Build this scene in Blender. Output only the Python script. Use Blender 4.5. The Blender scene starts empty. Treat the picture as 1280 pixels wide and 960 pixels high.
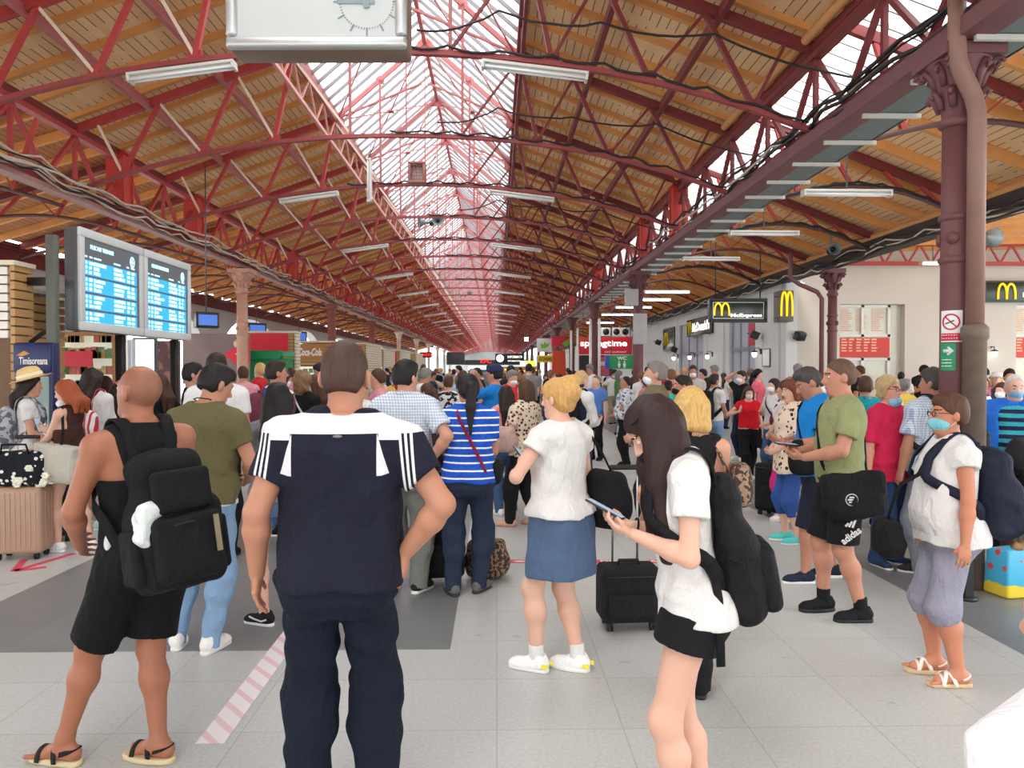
import bpy, bmesh, math, random
import numpy as np
from mathutils import Vector, Matrix

# ------------------------------------------------------------------ camera, sky, exposure
SC = bpy.context.scene
COL = SC.collection
CAMH = 1.70
_cd = bpy.data.cameras.new('camera'); CAM = bpy.data.objects.new('camera', _cd); COL.objects.link(CAM)
_cd.sensor_width = 36.0; _cd.lens = 27.0; _cd.clip_start = 0.05; _cd.clip_end = 600
CAM.location = (0, 0, CAMH)
CAM.rotation_euler = (math.radians(90 - 1.015), 0, -math.radians(1.19))
SC.camera = CAM
SC.view_settings.view_transform = 'Standard'
SC.view_settings.look = 'None'
SC.view_settings.gamma = 1.0
SC.view_settings.use_curve_mapping = False
SC.view_settings.exposure = 0.36
W = bpy.data.worlds.new('sky'); SC.world = W; W.use_nodes = True
_bg = W.node_tree.nodes['Background']
_bg.inputs[0].default_value = (0.93, 0.97, 1.0, 1); _bg.inputs[1].default_value = 3.1
_sd = bpy.data.lights.new('sun', 'SUN'); SUN = bpy.data.objects.new('sun', _sd); COL.objects.link(SUN)
_sd.energy = 1.2; _sd.angle = math.radians(12); _sd.color = (1, 0.95, 0.87)
SUN.rotation_euler = (math.radians(38), math.radians(-24), 0)
SC.cycles.max_bounces = 8; SC.cycles.diffuse_bounces = 5; SC.cycles.transparent_max_bounces = 12
SC.cycles.sample_clamp_indirect = 6.0
try: SC.cycles.use_denoising = True
except Exception: pass

_CM = Matrix.Rotation(-math.radians(1.19), 3, 'Z') @ Matrix.Rotation(math.radians(90 - 1.015), 3, 'X')
def at(px, py, Y):
    """point seen at photo pixel (px,py) on the plane at depth Y"""
    r = _CM @ Vector(((px - 640) / 960, (480 - py) / 960, -1.0))
    t = Y / r.y
    return Vector((r.x * t, Y, CAMH + r.z * t))
def gnd(px, py):
    r = _CM @ Vector(((px - 640) / 960, (480 - py) / 960, -1.0))
    t = -CAMH / r.z
    return Vector((r.x * t, r.y * t, 0))
def atX(px, py, X):
    r = _CM @ Vector(((px - 640) / 960, (480 - py) / 960, -1.0))
    t = X / r.x
    return Vector((X, r.y * t, CAMH + r.z * t))
R = math.radians
# ------------------------------------------------------------------ materials
def s2l(c):
    return tuple(((x / 255) / 12.92 if x <= 10.31 else (((x / 255) + 0.055) / 1.055) ** 2.4) for x in c)
class E:
    """tiny expression wrapper that grows shader math nodes"""
    def __init__(s, nt, sock): s.nt = nt; s.s = sock
    def _m(s, op, b=None, rev=False):
        n = s.nt.nodes.new('ShaderNodeMath'); n.operation = op
        a = s
        if rev: a, b = b, s
        for i, v in enumerate((a, b)):
            if v is None: continue
            if isinstance(v, E): s.nt.links.new(v.s, n.inputs[i])
            else: n.inputs[i].default_value = v
        return E(s.nt, n.outputs[0])
    def __add__(s, b): return s._m('ADD', b)
    def __radd__(s, b): return s._m('ADD', b)
    def __sub__(s, b): return s._m('SUBTRACT', b)
    def __rsub__(s, b): return s._m('SUBTRACT', b, True)
    def __mul__(s, b): return s._m('MULTIPLY', b)
    def __rmul__(s, b): return s._m('MULTIPLY', b)
    def __truediv__(s, b): return s._m('DIVIDE', b)
    def __gt__(s, b): return s._m('GREATER_THAN', b)
    def __lt__(s, b): return s._m('LESS_THAN', b)
    def abs(s): return s._m('ABSOLUTE')
    def fract(s): return s._m('FRACT')
    def floor(s): return s._m('FLOOR')
    def sin(s): return s._m('SINE')
    def max(s, b): return s._m('MAXIMUM', b)
    def min(s, b): return s._m('MINIMUM', b)
    def between(s, a, b): return (s > a) * (s < b)
MATS = {}
class MB_:
    def __init__(s, name, rough=0.7, metal=0.0, spec=None):
        s.m = bpy.data.materials.new(name); s.m.use_nodes = True
        s.nt = s.m.node_tree; s.b = s.nt.nodes['Principled BSDF']
        s.b.inputs['Roughness'].default_value = rough; s.b.inputs['Metallic'].default_value = metal
        if spec is not None: s.b.inputs['Specular IOR Level'].default_value = spec
        s._tc = None
    def coord(s, kind='Object'):
        if s._tc is None: s._tc = s.nt.nodes.new('ShaderNodeTexCoord')
        return s._tc.outputs[kind]
    def xyz(s, kind='Object', sock=None):
        n = s.nt.nodes.new('ShaderNodeSeparateXYZ'); s.nt.links.new(sock or s.coord(kind), n.inputs[0])
        return [E(s.nt, o) for o in n.outputs]
    def mapped(s, scale, kind='Object'):
        n = s.nt.nodes.new('ShaderNodeMapping'); n.inputs['Scale'].default_value = scale
        s.nt.links.new(s.coord(kind), n.inputs[0]); return n.outputs[0]
    def noise(s, scale=5.0, detail=3.0, vec=None, rough=0.55):
        n = s.nt.nodes.new('ShaderNodeTexNoise'); n.inputs['Scale'].default_value = scale
        n.inputs['Detail'].default_value = detail; n.inputs['Roughness'].default_value = rough
        s.nt.links.new(vec or s.coord(), n.inputs['Vector']); return E(s.nt, n.outputs[0])
    def voro(s, scale, vec=None, feature='F1', out='Distance'):
        n = s.nt.nodes.new('ShaderNodeTexVoronoi'); n.inputs['Scale'].default_value = scale; n.feature = feature
        s.nt.links.new(vec or s.coord(), n.inputs['Vector']); return E(s.nt, n.outputs[out])
    def combine(s, x, y, z):
        n = s.nt.nodes.new('ShaderNodeCombineXYZ')
        for i, v in enumerate((x, y, z)):
            if isinstance(v, E): s.nt.links.new(v.s, n.inputs[i])
            else: n.inputs[i].default_value = v
        return n.outputs[0]
    def mix(s, f, a, b, mode='MIX'):
        n = s.nt.nodes.new('ShaderNodeMix'); n.data_type = 'RGBA'; n.blend_type = mode
        if isinstance(f, E): s.nt.links.new(f.s, n.inputs[0])
        else: n.inputs[0].default_value = f
        for i, v in ((6, a), (7, b)):
            if isinstance(v, tuple): n.inputs[i].default_value = (v + (1,))[:4]
            else: s.nt.links.new(v, n.inputs[i])
        return n.outputs[2]
    def color(s, c):
        if isinstance(c, tuple): s.b.inputs['Base Color'].default_value = (c + (1,))[:4]
        else: s.nt.links.new(c, s.b.inputs['Base Color'])
    def vary(s, c, amt=0.25, scale=4.0, detail=4.0, vec=None):
        n = s.noise(scale, detail, vec)
        lo = tuple(max(0, v * (1 - amt)) for v in c[:3]); hi = tuple(min(1, v * (1 + amt)) for v in c[:3])
        return s.mix(n, lo, hi)
    def bump(s, h, strength=0.3, dist=0.01):
        n = s.nt.nodes.new('ShaderNodeBump'); n.inputs['Strength'].default_value = strength; n.inputs['Distance'].default_value = dist
        s.nt.links.new(h.s, n.inputs['Height']); s.nt.links.new(n.outputs[0], s.b.inputs['Normal'])
    def rough(s, e): s.nt.links.new(e.s, s.b.inputs['Roughness'])
def pmat(name, rgb, rough=0.6, metal=0.0, vary=0.12, scale=6.0, bump=0.0, bscale=60.0, spec=None):
    """painted / plain material; rgb in sRGB 0-255"""
    if name in MATS: return MATS[name]
    k = MB_(name, rough, metal, spec); c = s2l(rgb)
    k.color(k.vary(c, vary, scale)) if vary else k.color(c)
    if bump: k.bump(k.noise(bscale, 2), bump, 0.004)
    MATS[name] = k.m; return k.m
def emat(name, rgb, strength):
    if name in MATS: return MATS[name]
    k = MB_(name, 0.5); c = s2l(rgb); k.color(c)
    k.b.inputs['Emission Color'].default_value = c + (1,); k.b.inputs['Emission Strength'].default_value = strength
    MATS[name] = k.m; return k.m

# ------------------------------------------------------------------ objects
def tag(o, label=None, cat=None, group=None, kind=None):
    if label: o['label'] = label
    if cat: o['category'] = cat
    if group: o['group'] = group
    if kind: o['kind'] = kind
    return o
def empty(name, loc=(0, 0, 0), rz=0.0, label=None, cat=None, group=None, kind=None):
    o = bpy.data.objects.new(name, None); COL.objects.link(o); o.empty_display_size = 0.1
    o.location = loc; o.rotation_euler = (0, 0, rz); return tag(o, label, cat, group, kind)
def link(name, me, mats, parent=None, loc=None):
    o = bpy.data.objects.new(name, me); COL.objects.link(o)
    if mats is not None:
        if len(me.materials): me.materials.clear()
        for m in (mats if isinstance(mats, (list, tuple)) else [mats]): me.materials.append(m)
    if parent is not None: o.parent = parent
    if loc is not None: o.location = loc
    return o
def dup(root, loc=None, rz=None, label=None, group=None, parent=None):
    def cp(o, par):
        c = o.copy(); COL.objects.link(c); c.parent = par
        for ch in o.children: cp(ch, c)
        return c
    r = cp(root, parent if parent else root.parent)
    if loc is not None: r.location = loc
    if rz is not None: r.rotation_euler = (0, 0, rz)
    if label: r['label'] = label
    if group: r['group'] = group
    return r
class MB:
    def __init__(s): s.v = []; s.f = []; s.mi = []; s.sm = []
    def add(s, vs, fs, m=0, smooth=False):
        o = len(s.v); s.v += [tuple(v) for v in vs]
        for f in fs: s.f.append([i + o for i in f]); s.mi.append(m); s.sm.append(smooth)
    def box(s, c, d, m=0, rot=None):
        x, y, z = d[0] / 2, d[1] / 2, d[2] / 2
        vs = [Vector((a * x, b * y, e * z)) for a in (-1, 1) for b in (-1, 1) for e in (-1, 1)]
        if rot is not None: vs = [rot @ v for v in vs]
        vs = [v + Vector(c) for v in vs]
        s.add(vs, [(0, 1, 3, 2), (4, 6, 7, 5), (0, 4, 5, 1), (2, 3, 7, 6), (0, 2, 6, 4), (1, 5, 7, 3)], m)
    def bb(s, lo, hi, m=0):
        s.box([(a + b) / 2 for a, b in zip(lo, hi)], [abs(b - a) for a, b in zip(lo, hi)], m)
    def bar(s, a, b, w, h, m=0, up=(0, 0, 1)):
        a, b = Vector(a), Vector(b); d = (b - a); L = d.length; d.normalize(); u = Vector(up)
        if abs(d.dot(u)) > 0.98: u = Vector((0, 1, 0))
        x = d.cross(u).normalized(); z = x.cross(d)
        s.box((a + b) / 2, (w, L, h), m, Matrix((x, d, z)).transposed())
    def tube(s, pts, r, n=8, m=0, cap=True):
        pts = [Vector(p) for p in pts]; k = len(pts); rs = r if isinstance(r, (list, tuple)) else [r] * k
        prev = None; vs = []
        for i, p in enumerate(pts):
            d = (pts[min(i + 1, k - 1)] - pts[max(i - 1, 0)]).normalized()
            if prev is None:
                x = d.cross(Vector((0, 0, 1)));
                if x.length < 0.05: x = d.cross(Vector((1, 0, 0)))
            else: x = prev - d * prev.dot(d)
            x.normalize(); prev = x; y = d.cross(x)
            for j in range(n):
                t = 2 * math.pi * j / n; vs.append(p + (x * math.cos(t) + y * math.sin(t)) * rs[i])
        fs = []
        for i in range(k - 1):
            for j in range(n): fs.append((i * n + j, i * n + (j + 1) % n, (i + 1) * n + (j + 1) % n, (i + 1) * n + j))
        if cap: fs += [tuple(range(n))[::-1], tuple(range((k - 1) * n, k * n))]
        s.add(vs, fs, m, True)
    def ribbon(s, pts, nrm, w, th, m=0):
        """flat strap through pts; nrm = list of outward normals"""
        k = len(pts); vs = []; fs = []
        for i in range(k):
            p = Vector(pts[i]); d = (Vector(pts[min(i + 1, k - 1)]) - Vector(pts[max(i - 1, 0)])).normalized()
            n = Vector(nrm[i]); n = (n - d * n.dot(d)).normalized(); x = d.cross(n)
            for a, b in ((-1, -1), (1, -1), (1, 1), (-1, 1)): vs.append(p + x * a * w / 2 + n * b * th / 2)
        for i in range(k - 1):
            for j in range(4): fs.append((i * 4 + j, i * 4 + (j + 1) % 4, i * 4 + 4 + (j + 1) % 4, i * 4 + 4 + j))
        fs += [(3, 2, 1, 0), tuple(range(4 * k - 4, 4 * k))]
        s.add(vs, fs, m, True)
    def lathe(s, prof, n=24, c=(0, 0, 0), m=0, sx=1, sy=1, cap=True):
        k = len(prof); c = Vector(c)
        vs = [c + Vector((r * sx * math.cos(2 * math.pi * j / n), r * sy * math.sin(2 * math.pi * j / n), z)) for r, z in prof for j in range(n)]
        fs = [(i * n + j, i * n + (j + 1) % n, (i + 1) * n + (j + 1) % n, (i + 1) * n + j) for i in range(k - 1) for j in range(n)]
        if cap: fs += [tuple(range(n))[::-1], tuple(range((k - 1) * n, k * n))]
        s.add(vs, fs, m, True)
    def prism(s, poly, fn, t, m=0):
        """poly: 2D points; fn(u,v,w) -> 3D; thickness t along w"""
        n = len(poly); vs = [fn(u, v, 0) for u, v in poly] + [fn(u, v, t) for u, v in poly]
        fs = [tuple(range(n))[::-1], tuple(range(n, 2 * n))] + [(i, (i + 1) % n, n + (i + 1) % n, n + i) for i in range(n)]
        s.add(vs, fs, m)
    def mesh(s, name, bevel=0.0, seg=2):
        me = bpy.data.meshes.new(name); me.from_pydata(s.v, [], s.f)
        me.polygons.foreach_set('material_index', s.mi); me.polygons.foreach_set('use_smooth', s.sm)
        bm = bmesh.new(); bm.from_mesh(me)
        bmesh.ops.recalc_face_normals(bm, faces=bm.faces)
        if bevel > 0:
            es = [e for e in bm.edges if e.is_manifold and e.calc_face_angle(0) > 0.6]
            bmesh.ops.bevel(bm, geom=es, offset=bevel, segments=seg, profile=0.5, affect='EDGES', clamp_overlap=True)
            for f in bm.faces: f.smooth = True
        bm.to_mesh(me); bm.free()
        if bevel > 0: me.set_sharp_from_angle(angle=R(50))
        return me
    def build(s, name, mats, parent=None, bevel=0.0, seg=2, loc=None):
        return link(name, s.mesh(name, bevel, seg), mats, parent, loc)
def struct(o): o['kind'] = 'structure'; return o
_fontdg = None
def text_mesh(body, w=None, h=None, bold=0.0, depth=0.006, name='lettering', shear=0.0):
    """lettering mesh in its own XY plane, centred, scaled to w x h"""
    cu = bpy.data.curves.new('t', 'FONT'); cu.body = body; cu.size = 1; cu.offset = bold; cu.extrude = 0.01; cu.shear = shear
    cu.resolution_u = 3
    o = bpy.data.objects.new('t', cu); COL.objects.link(o)
    dg = bpy.context.evaluated_depsgraph_get(); me = bpy.data.meshes.new_from_object(o.evaluated_get(dg))
    bpy.data.objects.remove(o); bpy.data.curves.remove(cu); me.name = name
    n = len(me.vertices); co = np.empty(n * 3, np.float32); me.vertices.foreach_get('co', co); co = co.reshape(-1, 3)
    if n == 0: return me
    lo, hi = co.min(0), co.max(0); co -= (lo + hi) / 2; sz = hi - lo
    sx = w / sz[0] if w else h / sz[1]; sy = h / sz[1] if h else sx
    co *= np.array([sx, sy, depth / max(sz[2], 1e-6)], np.float32)
    me.vertices.foreach_set('co', co.ravel()); me.update(); return me
class Panel:
    """a flat thing with a front: u right, v up, w towards the viewer, origin at its centre"""
    def __init__(s, o, face='-Y', yaw=None):
        s.o = Vector(o)
        x = {'-Y': Vector((1, 0, 0)), '+X': Vector((0, 1, 0)), '-X': Vector((0, -1, 0)), '+Y': Vector((-1, 0, 0))}[face]
        if yaw: x = Matrix.Rotation(yaw, 3, 'Z') @ x
        s.x = x; s.y = Vector((0, 0, 1)); s.n = x.cross(s.y)
        s.M = Matrix((s.x, s.y, s.n)).transposed().to_4x4(); s.M.translation = s.o
        s.root = None
    def thing(s, name, label, cat, group=None, kind=None):
        s.root = bpy.data.objects.new(name, None); COL.objects.link(s.root); s.root.matrix_world = s.M
        s.root.empty_display_size = 0.1; tag(s.root, label, cat, group, kind); return s
    def slab(s, name, mat, u, v, w, h, z0, z1, bevel=0.0, parent=None):
        b = MB(); b.bb((u - w / 2, v - h / 2, z0), (u + w / 2, v + h / 2, z1)); return b.build(name, mat, parent or s.root, bevel)
    def frame(s, name, mat, w, h, t, z0, z1, bevel=0.0, parent=None):
        b = MB()
        b.bb((-w / 2, h / 2 - t, z0), (w / 2, h / 2, z1)); b.bb((-w / 2, -h / 2, z0), (w / 2, -h / 2 + t, z1))
        b.bb((-w / 2, -h / 2 + t, z0), (-w / 2 + t, h / 2 - t, z1)); b.bb((w / 2 - t, -h / 2 + t, z0), (w / 2, h / 2 - t, z1))
        return b.build(name, mat, parent or s.root, bevel)
    def text(s, body, mat, u, v, w, h, z, bold=0.0, parent=None, name='lettering', shear=0.0):
        return link(name, text_mesh(body, w, h, bold, 0.006, name, shear), mat, parent or s.root, (u, v, z + 0.003))
    def poly(s, name, mat, pts, z0, t, parent=None):
        b = MB(); b.prism(pts, lambda u, v, w: (u, v, z0 + w), t); return b.build(name, mat, parent or s.root)
    def arches(s, mat, u, v, w, h, z, r=None, parent=None, name='arches_emblem'):
        r = r or w * 0.075; b = MB()
        for sgn in (-1, 1):
            pts = []
            for i in range(19):
                t = i / 18; a = math.pi * t; x = -math.cos(a) * w / 4; y = (math.sin(a) ** 0.62) * h
                pts.append((u + sgn * w / 4 + x, v - h / 2 + y, z))
            b.tube(pts, r, 6)
        return b.build(name, mat, parent or s.root)
# ------------------------------------------------------------------ implicit surfaces -> meshes
f32 = np.float32
class Fld:
    """ops: ('u',lo,hi,fn,k) smooth union, ('s',...) smooth subtraction, ('c',lo,hi,fn,k) intersection inside a box"""
    def __init__(s): s.ops = []
    def _add(s, kind, lo, hi, fn, k): s.ops.append((kind, np.array(lo, float), np.array(hi, float), fn, k)); return s
    def cap(s, a, b, ra, rb, k=0.02, kind='u', flat=None):
        a = np.array(a, float); b = np.array(b, float); m = max(ra, rb)
        ba = b - a; bb = max(float(ba @ ba), 1e-9)
        def fn(x, y, z):
            px, py, pz = x - a[0], y - a[1], z - a[2]
            h = np.clip((px * ba[0] + py * ba[1] + pz * ba[2]) / bb, 0, 1)
            dx, dy, dz = px - h * ba[0], py - h * ba[1], pz - h * ba[2]
            return np.sqrt(dx * dx + dy * dy + dz * dz) - (ra + (rb - ra) * h)
        return s._add(kind, np.minimum(a, b) - m, np.maximum(a, b) + m, fn, k)
    def ell(s, c, r, Rm=None, k=0.02, kind='u'):
        c = np.array(c, float); r = np.array(r, float); M = np.eye(3) if Rm is None else np.array(Rm, float)
        ext = np.sqrt(((M * r) ** 2).sum(1))
        def fn(x, y, z):
            px, py, pz = x - c[0], y - c[1], z - c[2]
            q = [M[0, i] * px + M[1, i] * py + M[2, i] * pz for i in range(3)]
            k0 = np.sqrt(sum((q[i] / r[i]) ** 2 for i in range(3)))
            k1 = np.sqrt(sum((q[i] / r[i] ** 2) ** 2 for i in range(3))) + 1e-6
            return k0 * (k0 - 1) / k1
        return s._add(kind, c - ext, c + ext, fn, k)
    def box(s, c, d, rad, Rm=None, k=0.02, kind='u'):
        c = np.array(c, float); hd = np.array(d, float) / 2 - rad; M = np.eye(3) if Rm is None else np.array(Rm, float)
        ext = (np.abs(M) * (hd + rad)).sum(1)
        def fn(x, y, z):
            px, py, pz = x - c[0], y - c[1], z - c[2]
            q = [np.abs(M[0, i] * px + M[1, i] * py + M[2, i] * pz) - hd[i] for i in range(3)]
            return np.sqrt(sum(np.maximum(v, 0) ** 2 for v in q)) + np.minimum(np.maximum(np.maximum(q[0], q[1]), q[2]), 0) - rad
        return s._add(kind, c - ext, c + ext, fn, k)
    def sect(s, zs, A, B, C, o=(0, 0, 0), Rm=None, n=2.3, k=0.02, kind='u', off=0.0, CX=None):
        """stack of super-elliptic sections along local z"""
        zs = np.array(zs, float); A = np.array(A, float) + off; B = np.array(B, float) + off; C = np.array(C, float)
        M = np.eye(3) if Rm is None else np.array(Rm, float); o = np.array(o, float)
        CX = np.zeros_like(C) if CX is None else np.array(CX, float)
        hx = max(A) + max(abs(CX)); hy = max(B) + max(abs(C)); zc = (zs[0] + zs[-1]) / 2; hz = (zs[-1] - zs[0]) / 2
        ext = (np.abs(M) * np.array([hx, hy, hz])).sum(1); cc = o + M @ np.array([0, 0, zc])
        def fn(x, y, z):
            px, py, pz = x - o[0], y - o[1], z - o[2]
            q = [M[0, i] * px + M[1, i] * py + M[2, i] * pz for i in range(3)]
            a = np.interp(q[2], zs, A); b = np.interp(q[2], zs, B); c = np.interp(q[2], zs, C); cx = np.interp(q[2], zs, CX)
            kk = (np.abs((q[0] - cx) / a) ** n + np.abs((q[1] - c) / b) ** n) ** (1 / n)
            return np.maximum((kk - 1) * np.minimum(a, b), np.maximum(zs[0] - q[2], q[2] - zs[-1]))
        return s._add(kind, cc - ext, cc + ext, fn, k)
    def cut(s, p, n, lo=None, hi=None):
        """keep the side where n.(x-p) < 0 (inside the box lo..hi only)"""
        p = np.array(p, float); n = np.array(n, float); n = n / np.linalg.norm(n)
        def fn(x, y, z): return (x - p[0]) * n[0] + (y - p[1]) * n[1] + (z - p[2]) * n[2]
        return s._add('c', lo if lo is not None else (-9,) * 3, hi if hi is not None else (9,) * 3, fn, 0)
    def fun(s, lo, hi, fn, kind='c', k=0.0): return s._add(kind, lo, hi, fn, k)
    def bbox(s):
        us = [o for o in s.ops if o[0] == 'u']
        return np.min([o[1] for o in us], 0), np.max([o[2] for o in us], 0)
    def mesh(s, name, vox, fold=None, region=None, smooth=1):
        lo, hi = s.bbox(); pad = 2.5 * vox + (fold[0] * 1.5 if fold else 0) + 0.008; lo = lo - pad; hi = hi + pad
        n = np.ceil((hi - lo) / vox).astype(int) + 1
        ax = [(lo[i] + vox * np.arange(n[i])).astype(f32) for i in range(3)]
        D = np.full(n, 0.5, f32)
        for kind, l, h, fn, k in s.ops:
            m = k + 3 * vox + 0.012 if kind != 'c' else 0
            i0 = [int(np.clip(np.searchsorted(ax[i], l[i] - m), 0, n[i])) for i in range(3)]
            i1 = [int(np.clip(np.searchsorted(ax[i], h[i] + m), 0, n[i])) for i in range(3)]
            if any(b <= a for a, b in zip(i0, i1)): continue
            sl = tuple(slice(a, b) for a, b in zip(i0, i1)); X = ax[0][sl[0]][:, None, None]; Y = ax[1][sl[1]][None, :, None]; Z = ax[2][sl[2]][None, None, :]
            d = np.asarray(fn(X, Y, Z), f32); S = D[sl]
            if kind == 'u':
                if k > 0: t = np.maximum(k - np.abs(S - d), 0) / k; D[sl] = np.minimum(S, d) - t * t * k * 0.25
                else: D[sl] = np.minimum(S, d)
            elif kind == 's':
                d = -d
                if k > 0: t = np.maximum(k - np.abs(S - d), 0) / k; D[sl] = np.maximum(S, d) + t * t * k * 0.25
                else: D[sl] = np.maximum(S, d)
            else: D[sl] = np.maximum(S, d)
        if fold:
            amp, fr, seed = fold[:3]; st = fold[3] if len(fold) > 3 else 1.0
            idx = np.nonzero(np.abs(D) < max(0.03, amp * 2)); rr = np.random.RandomState(seed)
            x, y, z = ax[0][idx[0]], ax[1][idx[1]], ax[2][idx[2]] * st
            w = 0
            for j in range(6):
                v = rr.normal(size=3); v /= np.linalg.norm(v); f = fr * rr.uniform(0.6, 1.9); w2 = rr.normal(size=3) * fr * 0.5
                w = w + np.sin((x * v[0] + y * v[1] + z * v[2]) * f + 1.3 * np.sin(x * w2[0] + y * w2[1] + z * w2[2] + rr.uniform(0, 6)) + rr.uniform(0, 6))
            D[idx] += (amp * w / 2.6).astype(f32)
        return nets(name, D, lo, vox, region, smooth)
def nets(name, D, lo, vox, region=None, smooth=1):
    D[0] = D[-1] = 0.5; D[:, 0] = D[:, -1] = 0.5; D[:, :, 0] = D[:, :, -1] = 0.5
    S = D < 0; c = S[:-1, :-1, :-1]
    cnt = np.zeros(c.shape, np.int8)
    for a in (0, 1):
        for b in (0, 1):
            for e in (0, 1): cnt += S[a:a + c.shape[0], b:b + c.shape[1], e:e + c.shape[2]]
    act = (cnt > 0) & (cnt < 8); I = np.argwhere(act); n = len(I)
    me = bpy.data.meshes.new(name)
    if n == 0: return me
    vid = np.full(c.shape, -1, np.int32); vid[act] = np.arange(n)
    cs = [(a, b, e) for a in (0, 1) for b in (0, 1) for e in (0, 1)]
    V = {q: D[I[:, 0] + q[0], I[:, 1] + q[1], I[:, 2] + q[2]] for q in cs}
    acc = np.zeros((n, 3), f32); num = np.zeros(n, f32)
    for q in cs:
        for ax in range(3):
            if q[ax]: continue
            r = list(q); r[ax] = 1; a, b = V[q], V[tuple(r)]; m = (a < 0) != (b < 0)
            t = np.where(m, a / np.where(m, a - b, 1), 0)
            p = np.tile(np.array(q, f32), (n, 1)); p[:, ax] += t
            acc += p * m[:, None]; num += m
    P = I.astype(f32) + acc / num[:, None]
    quads = []
    for ax in range(3):
        u, v = (ax + 1) % 3, (ax + 2) % 3
        s0 = [slice(1, -1)] * 3; s0[ax] = slice(0, -1); s1 = [slice(1, -1)] * 3; s1[ax] = slice(1, None)
        a, b = S[tuple(s0)], S[tuple(s1)]; J = np.argwhere(a != b)
        if len(J) == 0: continue
        off = np.array([1, 1, 1]); off[ax] = 0; J = J + off
        du = np.zeros(3, int); du[u] = 1; dv = np.zeros(3, int); dv[v] = 1
        g = lambda K: vid[K[:, 0], K[:, 1], K[:, 2]]
        q = np.stack([g(J - du - dv), g(J - dv), g(J), g(J - du)], 1)
        ins = S[J[:, 0], J[:, 1], J[:, 2]]; q[~ins] = q[~ins][:, ::-1]; quads.append(q)
    Q = np.concatenate(quads); Q = Q[(Q >= 0).all(1)]
    for _ in range(smooth):
        A = np.zeros_like(P); W_ = np.zeros(n, f32)
        for a, b in ((0, 1), (1, 2), (2, 3), (3, 0)):
            np.add.at(A, Q[:, a], P[Q[:, b]]); np.add.at(W_, Q[:, a], 1)
            np.add.at(A, Q[:, b], P[Q[:, a]]); np.add.at(W_, Q[:, b], 1)
        P = P * 0.5 + 0.5 * A / np.maximum(W_, 1)[:, None]
    P = (P * vox + np.array(lo, f32)).astype(f32); k = len(Q)
    me.vertices.add(n); me.vertices.foreach_set('co', P.ravel())
    me.loops.add(4 * k); me.loops.foreach_set('vertex_index', Q.ravel().astype(np.int32))
    me.polygons.add(k); me.polygons.foreach_set('loop_start', np.arange(0, 4 * k, 4, dtype=np.int32)); me.polygons.foreach_set('loop_total', np.full(k, 4, np.int32))
    me.polygons.foreach_set('use_smooth', np.ones(k, bool))
    if region is not None:
        me.polygons.foreach_set('material_index', region(P[Q].mean(1)).astype(np.int32))
    me.update(); me.validate(); return me
# ------------------------------------------------------------------ people
V3 = lambda *a: np.array(a, float)
def nrm(v): v = np.array(v, float); return v / max(np.linalg.norm(v), 1e-9)
def rotX(a): c, s = math.cos(a), math.sin(a); return np.array([[1, 0, 0], [0, c, -s], [0, s, c]])
def rotY(a): c, s = math.cos(a), math.sin(a); return np.array([[c, 0, s], [0, 1, 0], [-s, 0, c]])
def rotZ(a): c, s = math.cos(a), math.sin(a); return np.array([[c, -s, 0], [s, c, 0], [0, 0, 1]])
def ik(S, T, l1, l2, pole):
    S, T = np.array(S, float), np.array(T, float); v = T - S; d = np.linalg.norm(v)
    L = min(d, (l1 + l2) * 0.998); u = v / max(d, 1e-6); T = S + u * L
    a = (l1 * l1 - l2 * l2 + L * L) / (2 * L); h = math.sqrt(max(l1 * l1 - a * a, 1e-6))
    p = np.array(pole, float); p = p - u * (p @ u); p = nrm(p)
    return S + u * a + p * h, T
def fru(F, a, b, ra, rb, k=0.02, kind='u', fy=1.0):
    """flat-ended cone from a to b"""
    a = np.array(a, float); b = np.array(b, float); m = max(ra, rb); L = np.linalg.norm(b - a); u = (b - a) / L
    def fn(x, y, z):
        px, py, pz = x - a[0], y - a[1], z - a[2]
        h = px * u[0] + py * u[1] + pz * u[2]
        dx, dy, dz = px - h * u[0], py - h * u[1], pz - h * u[2]
        r = np.sqrt(dx * dx + dy * dy * fy + dz * dz) - (ra + (rb - ra) * np.clip(h / L, 0, 1))
        return np.maximum(r, np.maximum(-h, h - L))
    return F._add(kind, np.minimum(a, b) - m, np.maximum(a, b) + m, fn, k)
ZS = [.80, .86, .92, .98, 1.06, 1.14, 1.22, 1.30, 1.38, 1.44, 1.48, 1.51]
SEC = {'m': ([.11, .158, .170, .166, .154, .152, .160, .170, .174, .152, .108, .068],
             [.09, .112, .118, .112, .103, .102, .108, .116, .112, .092, .072, .062],
             [-.01, -.014, -.017, -.008, 0, 0, .003, .004, -.002, -.012, -.016, -.016]),
       'f': ([.11, .160, .178, .170, .146, .134, .140, .148, .148, .128, .085, .055],
             [.09, .115, .120, .112, .096, .091, .101, .113, .104, .082, .062, .052],
             [-.01, -.016, -.020, -.01, 0, .002, .008, .017, .006, -.012, -.016, -.016])}
SKIN = {'tan': (184, 132, 106), 'fair': (218, 174, 152), 'mid': (202, 152, 126), 'brown': (160, 104, 76), 'pale': (230, 192, 172)}
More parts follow.
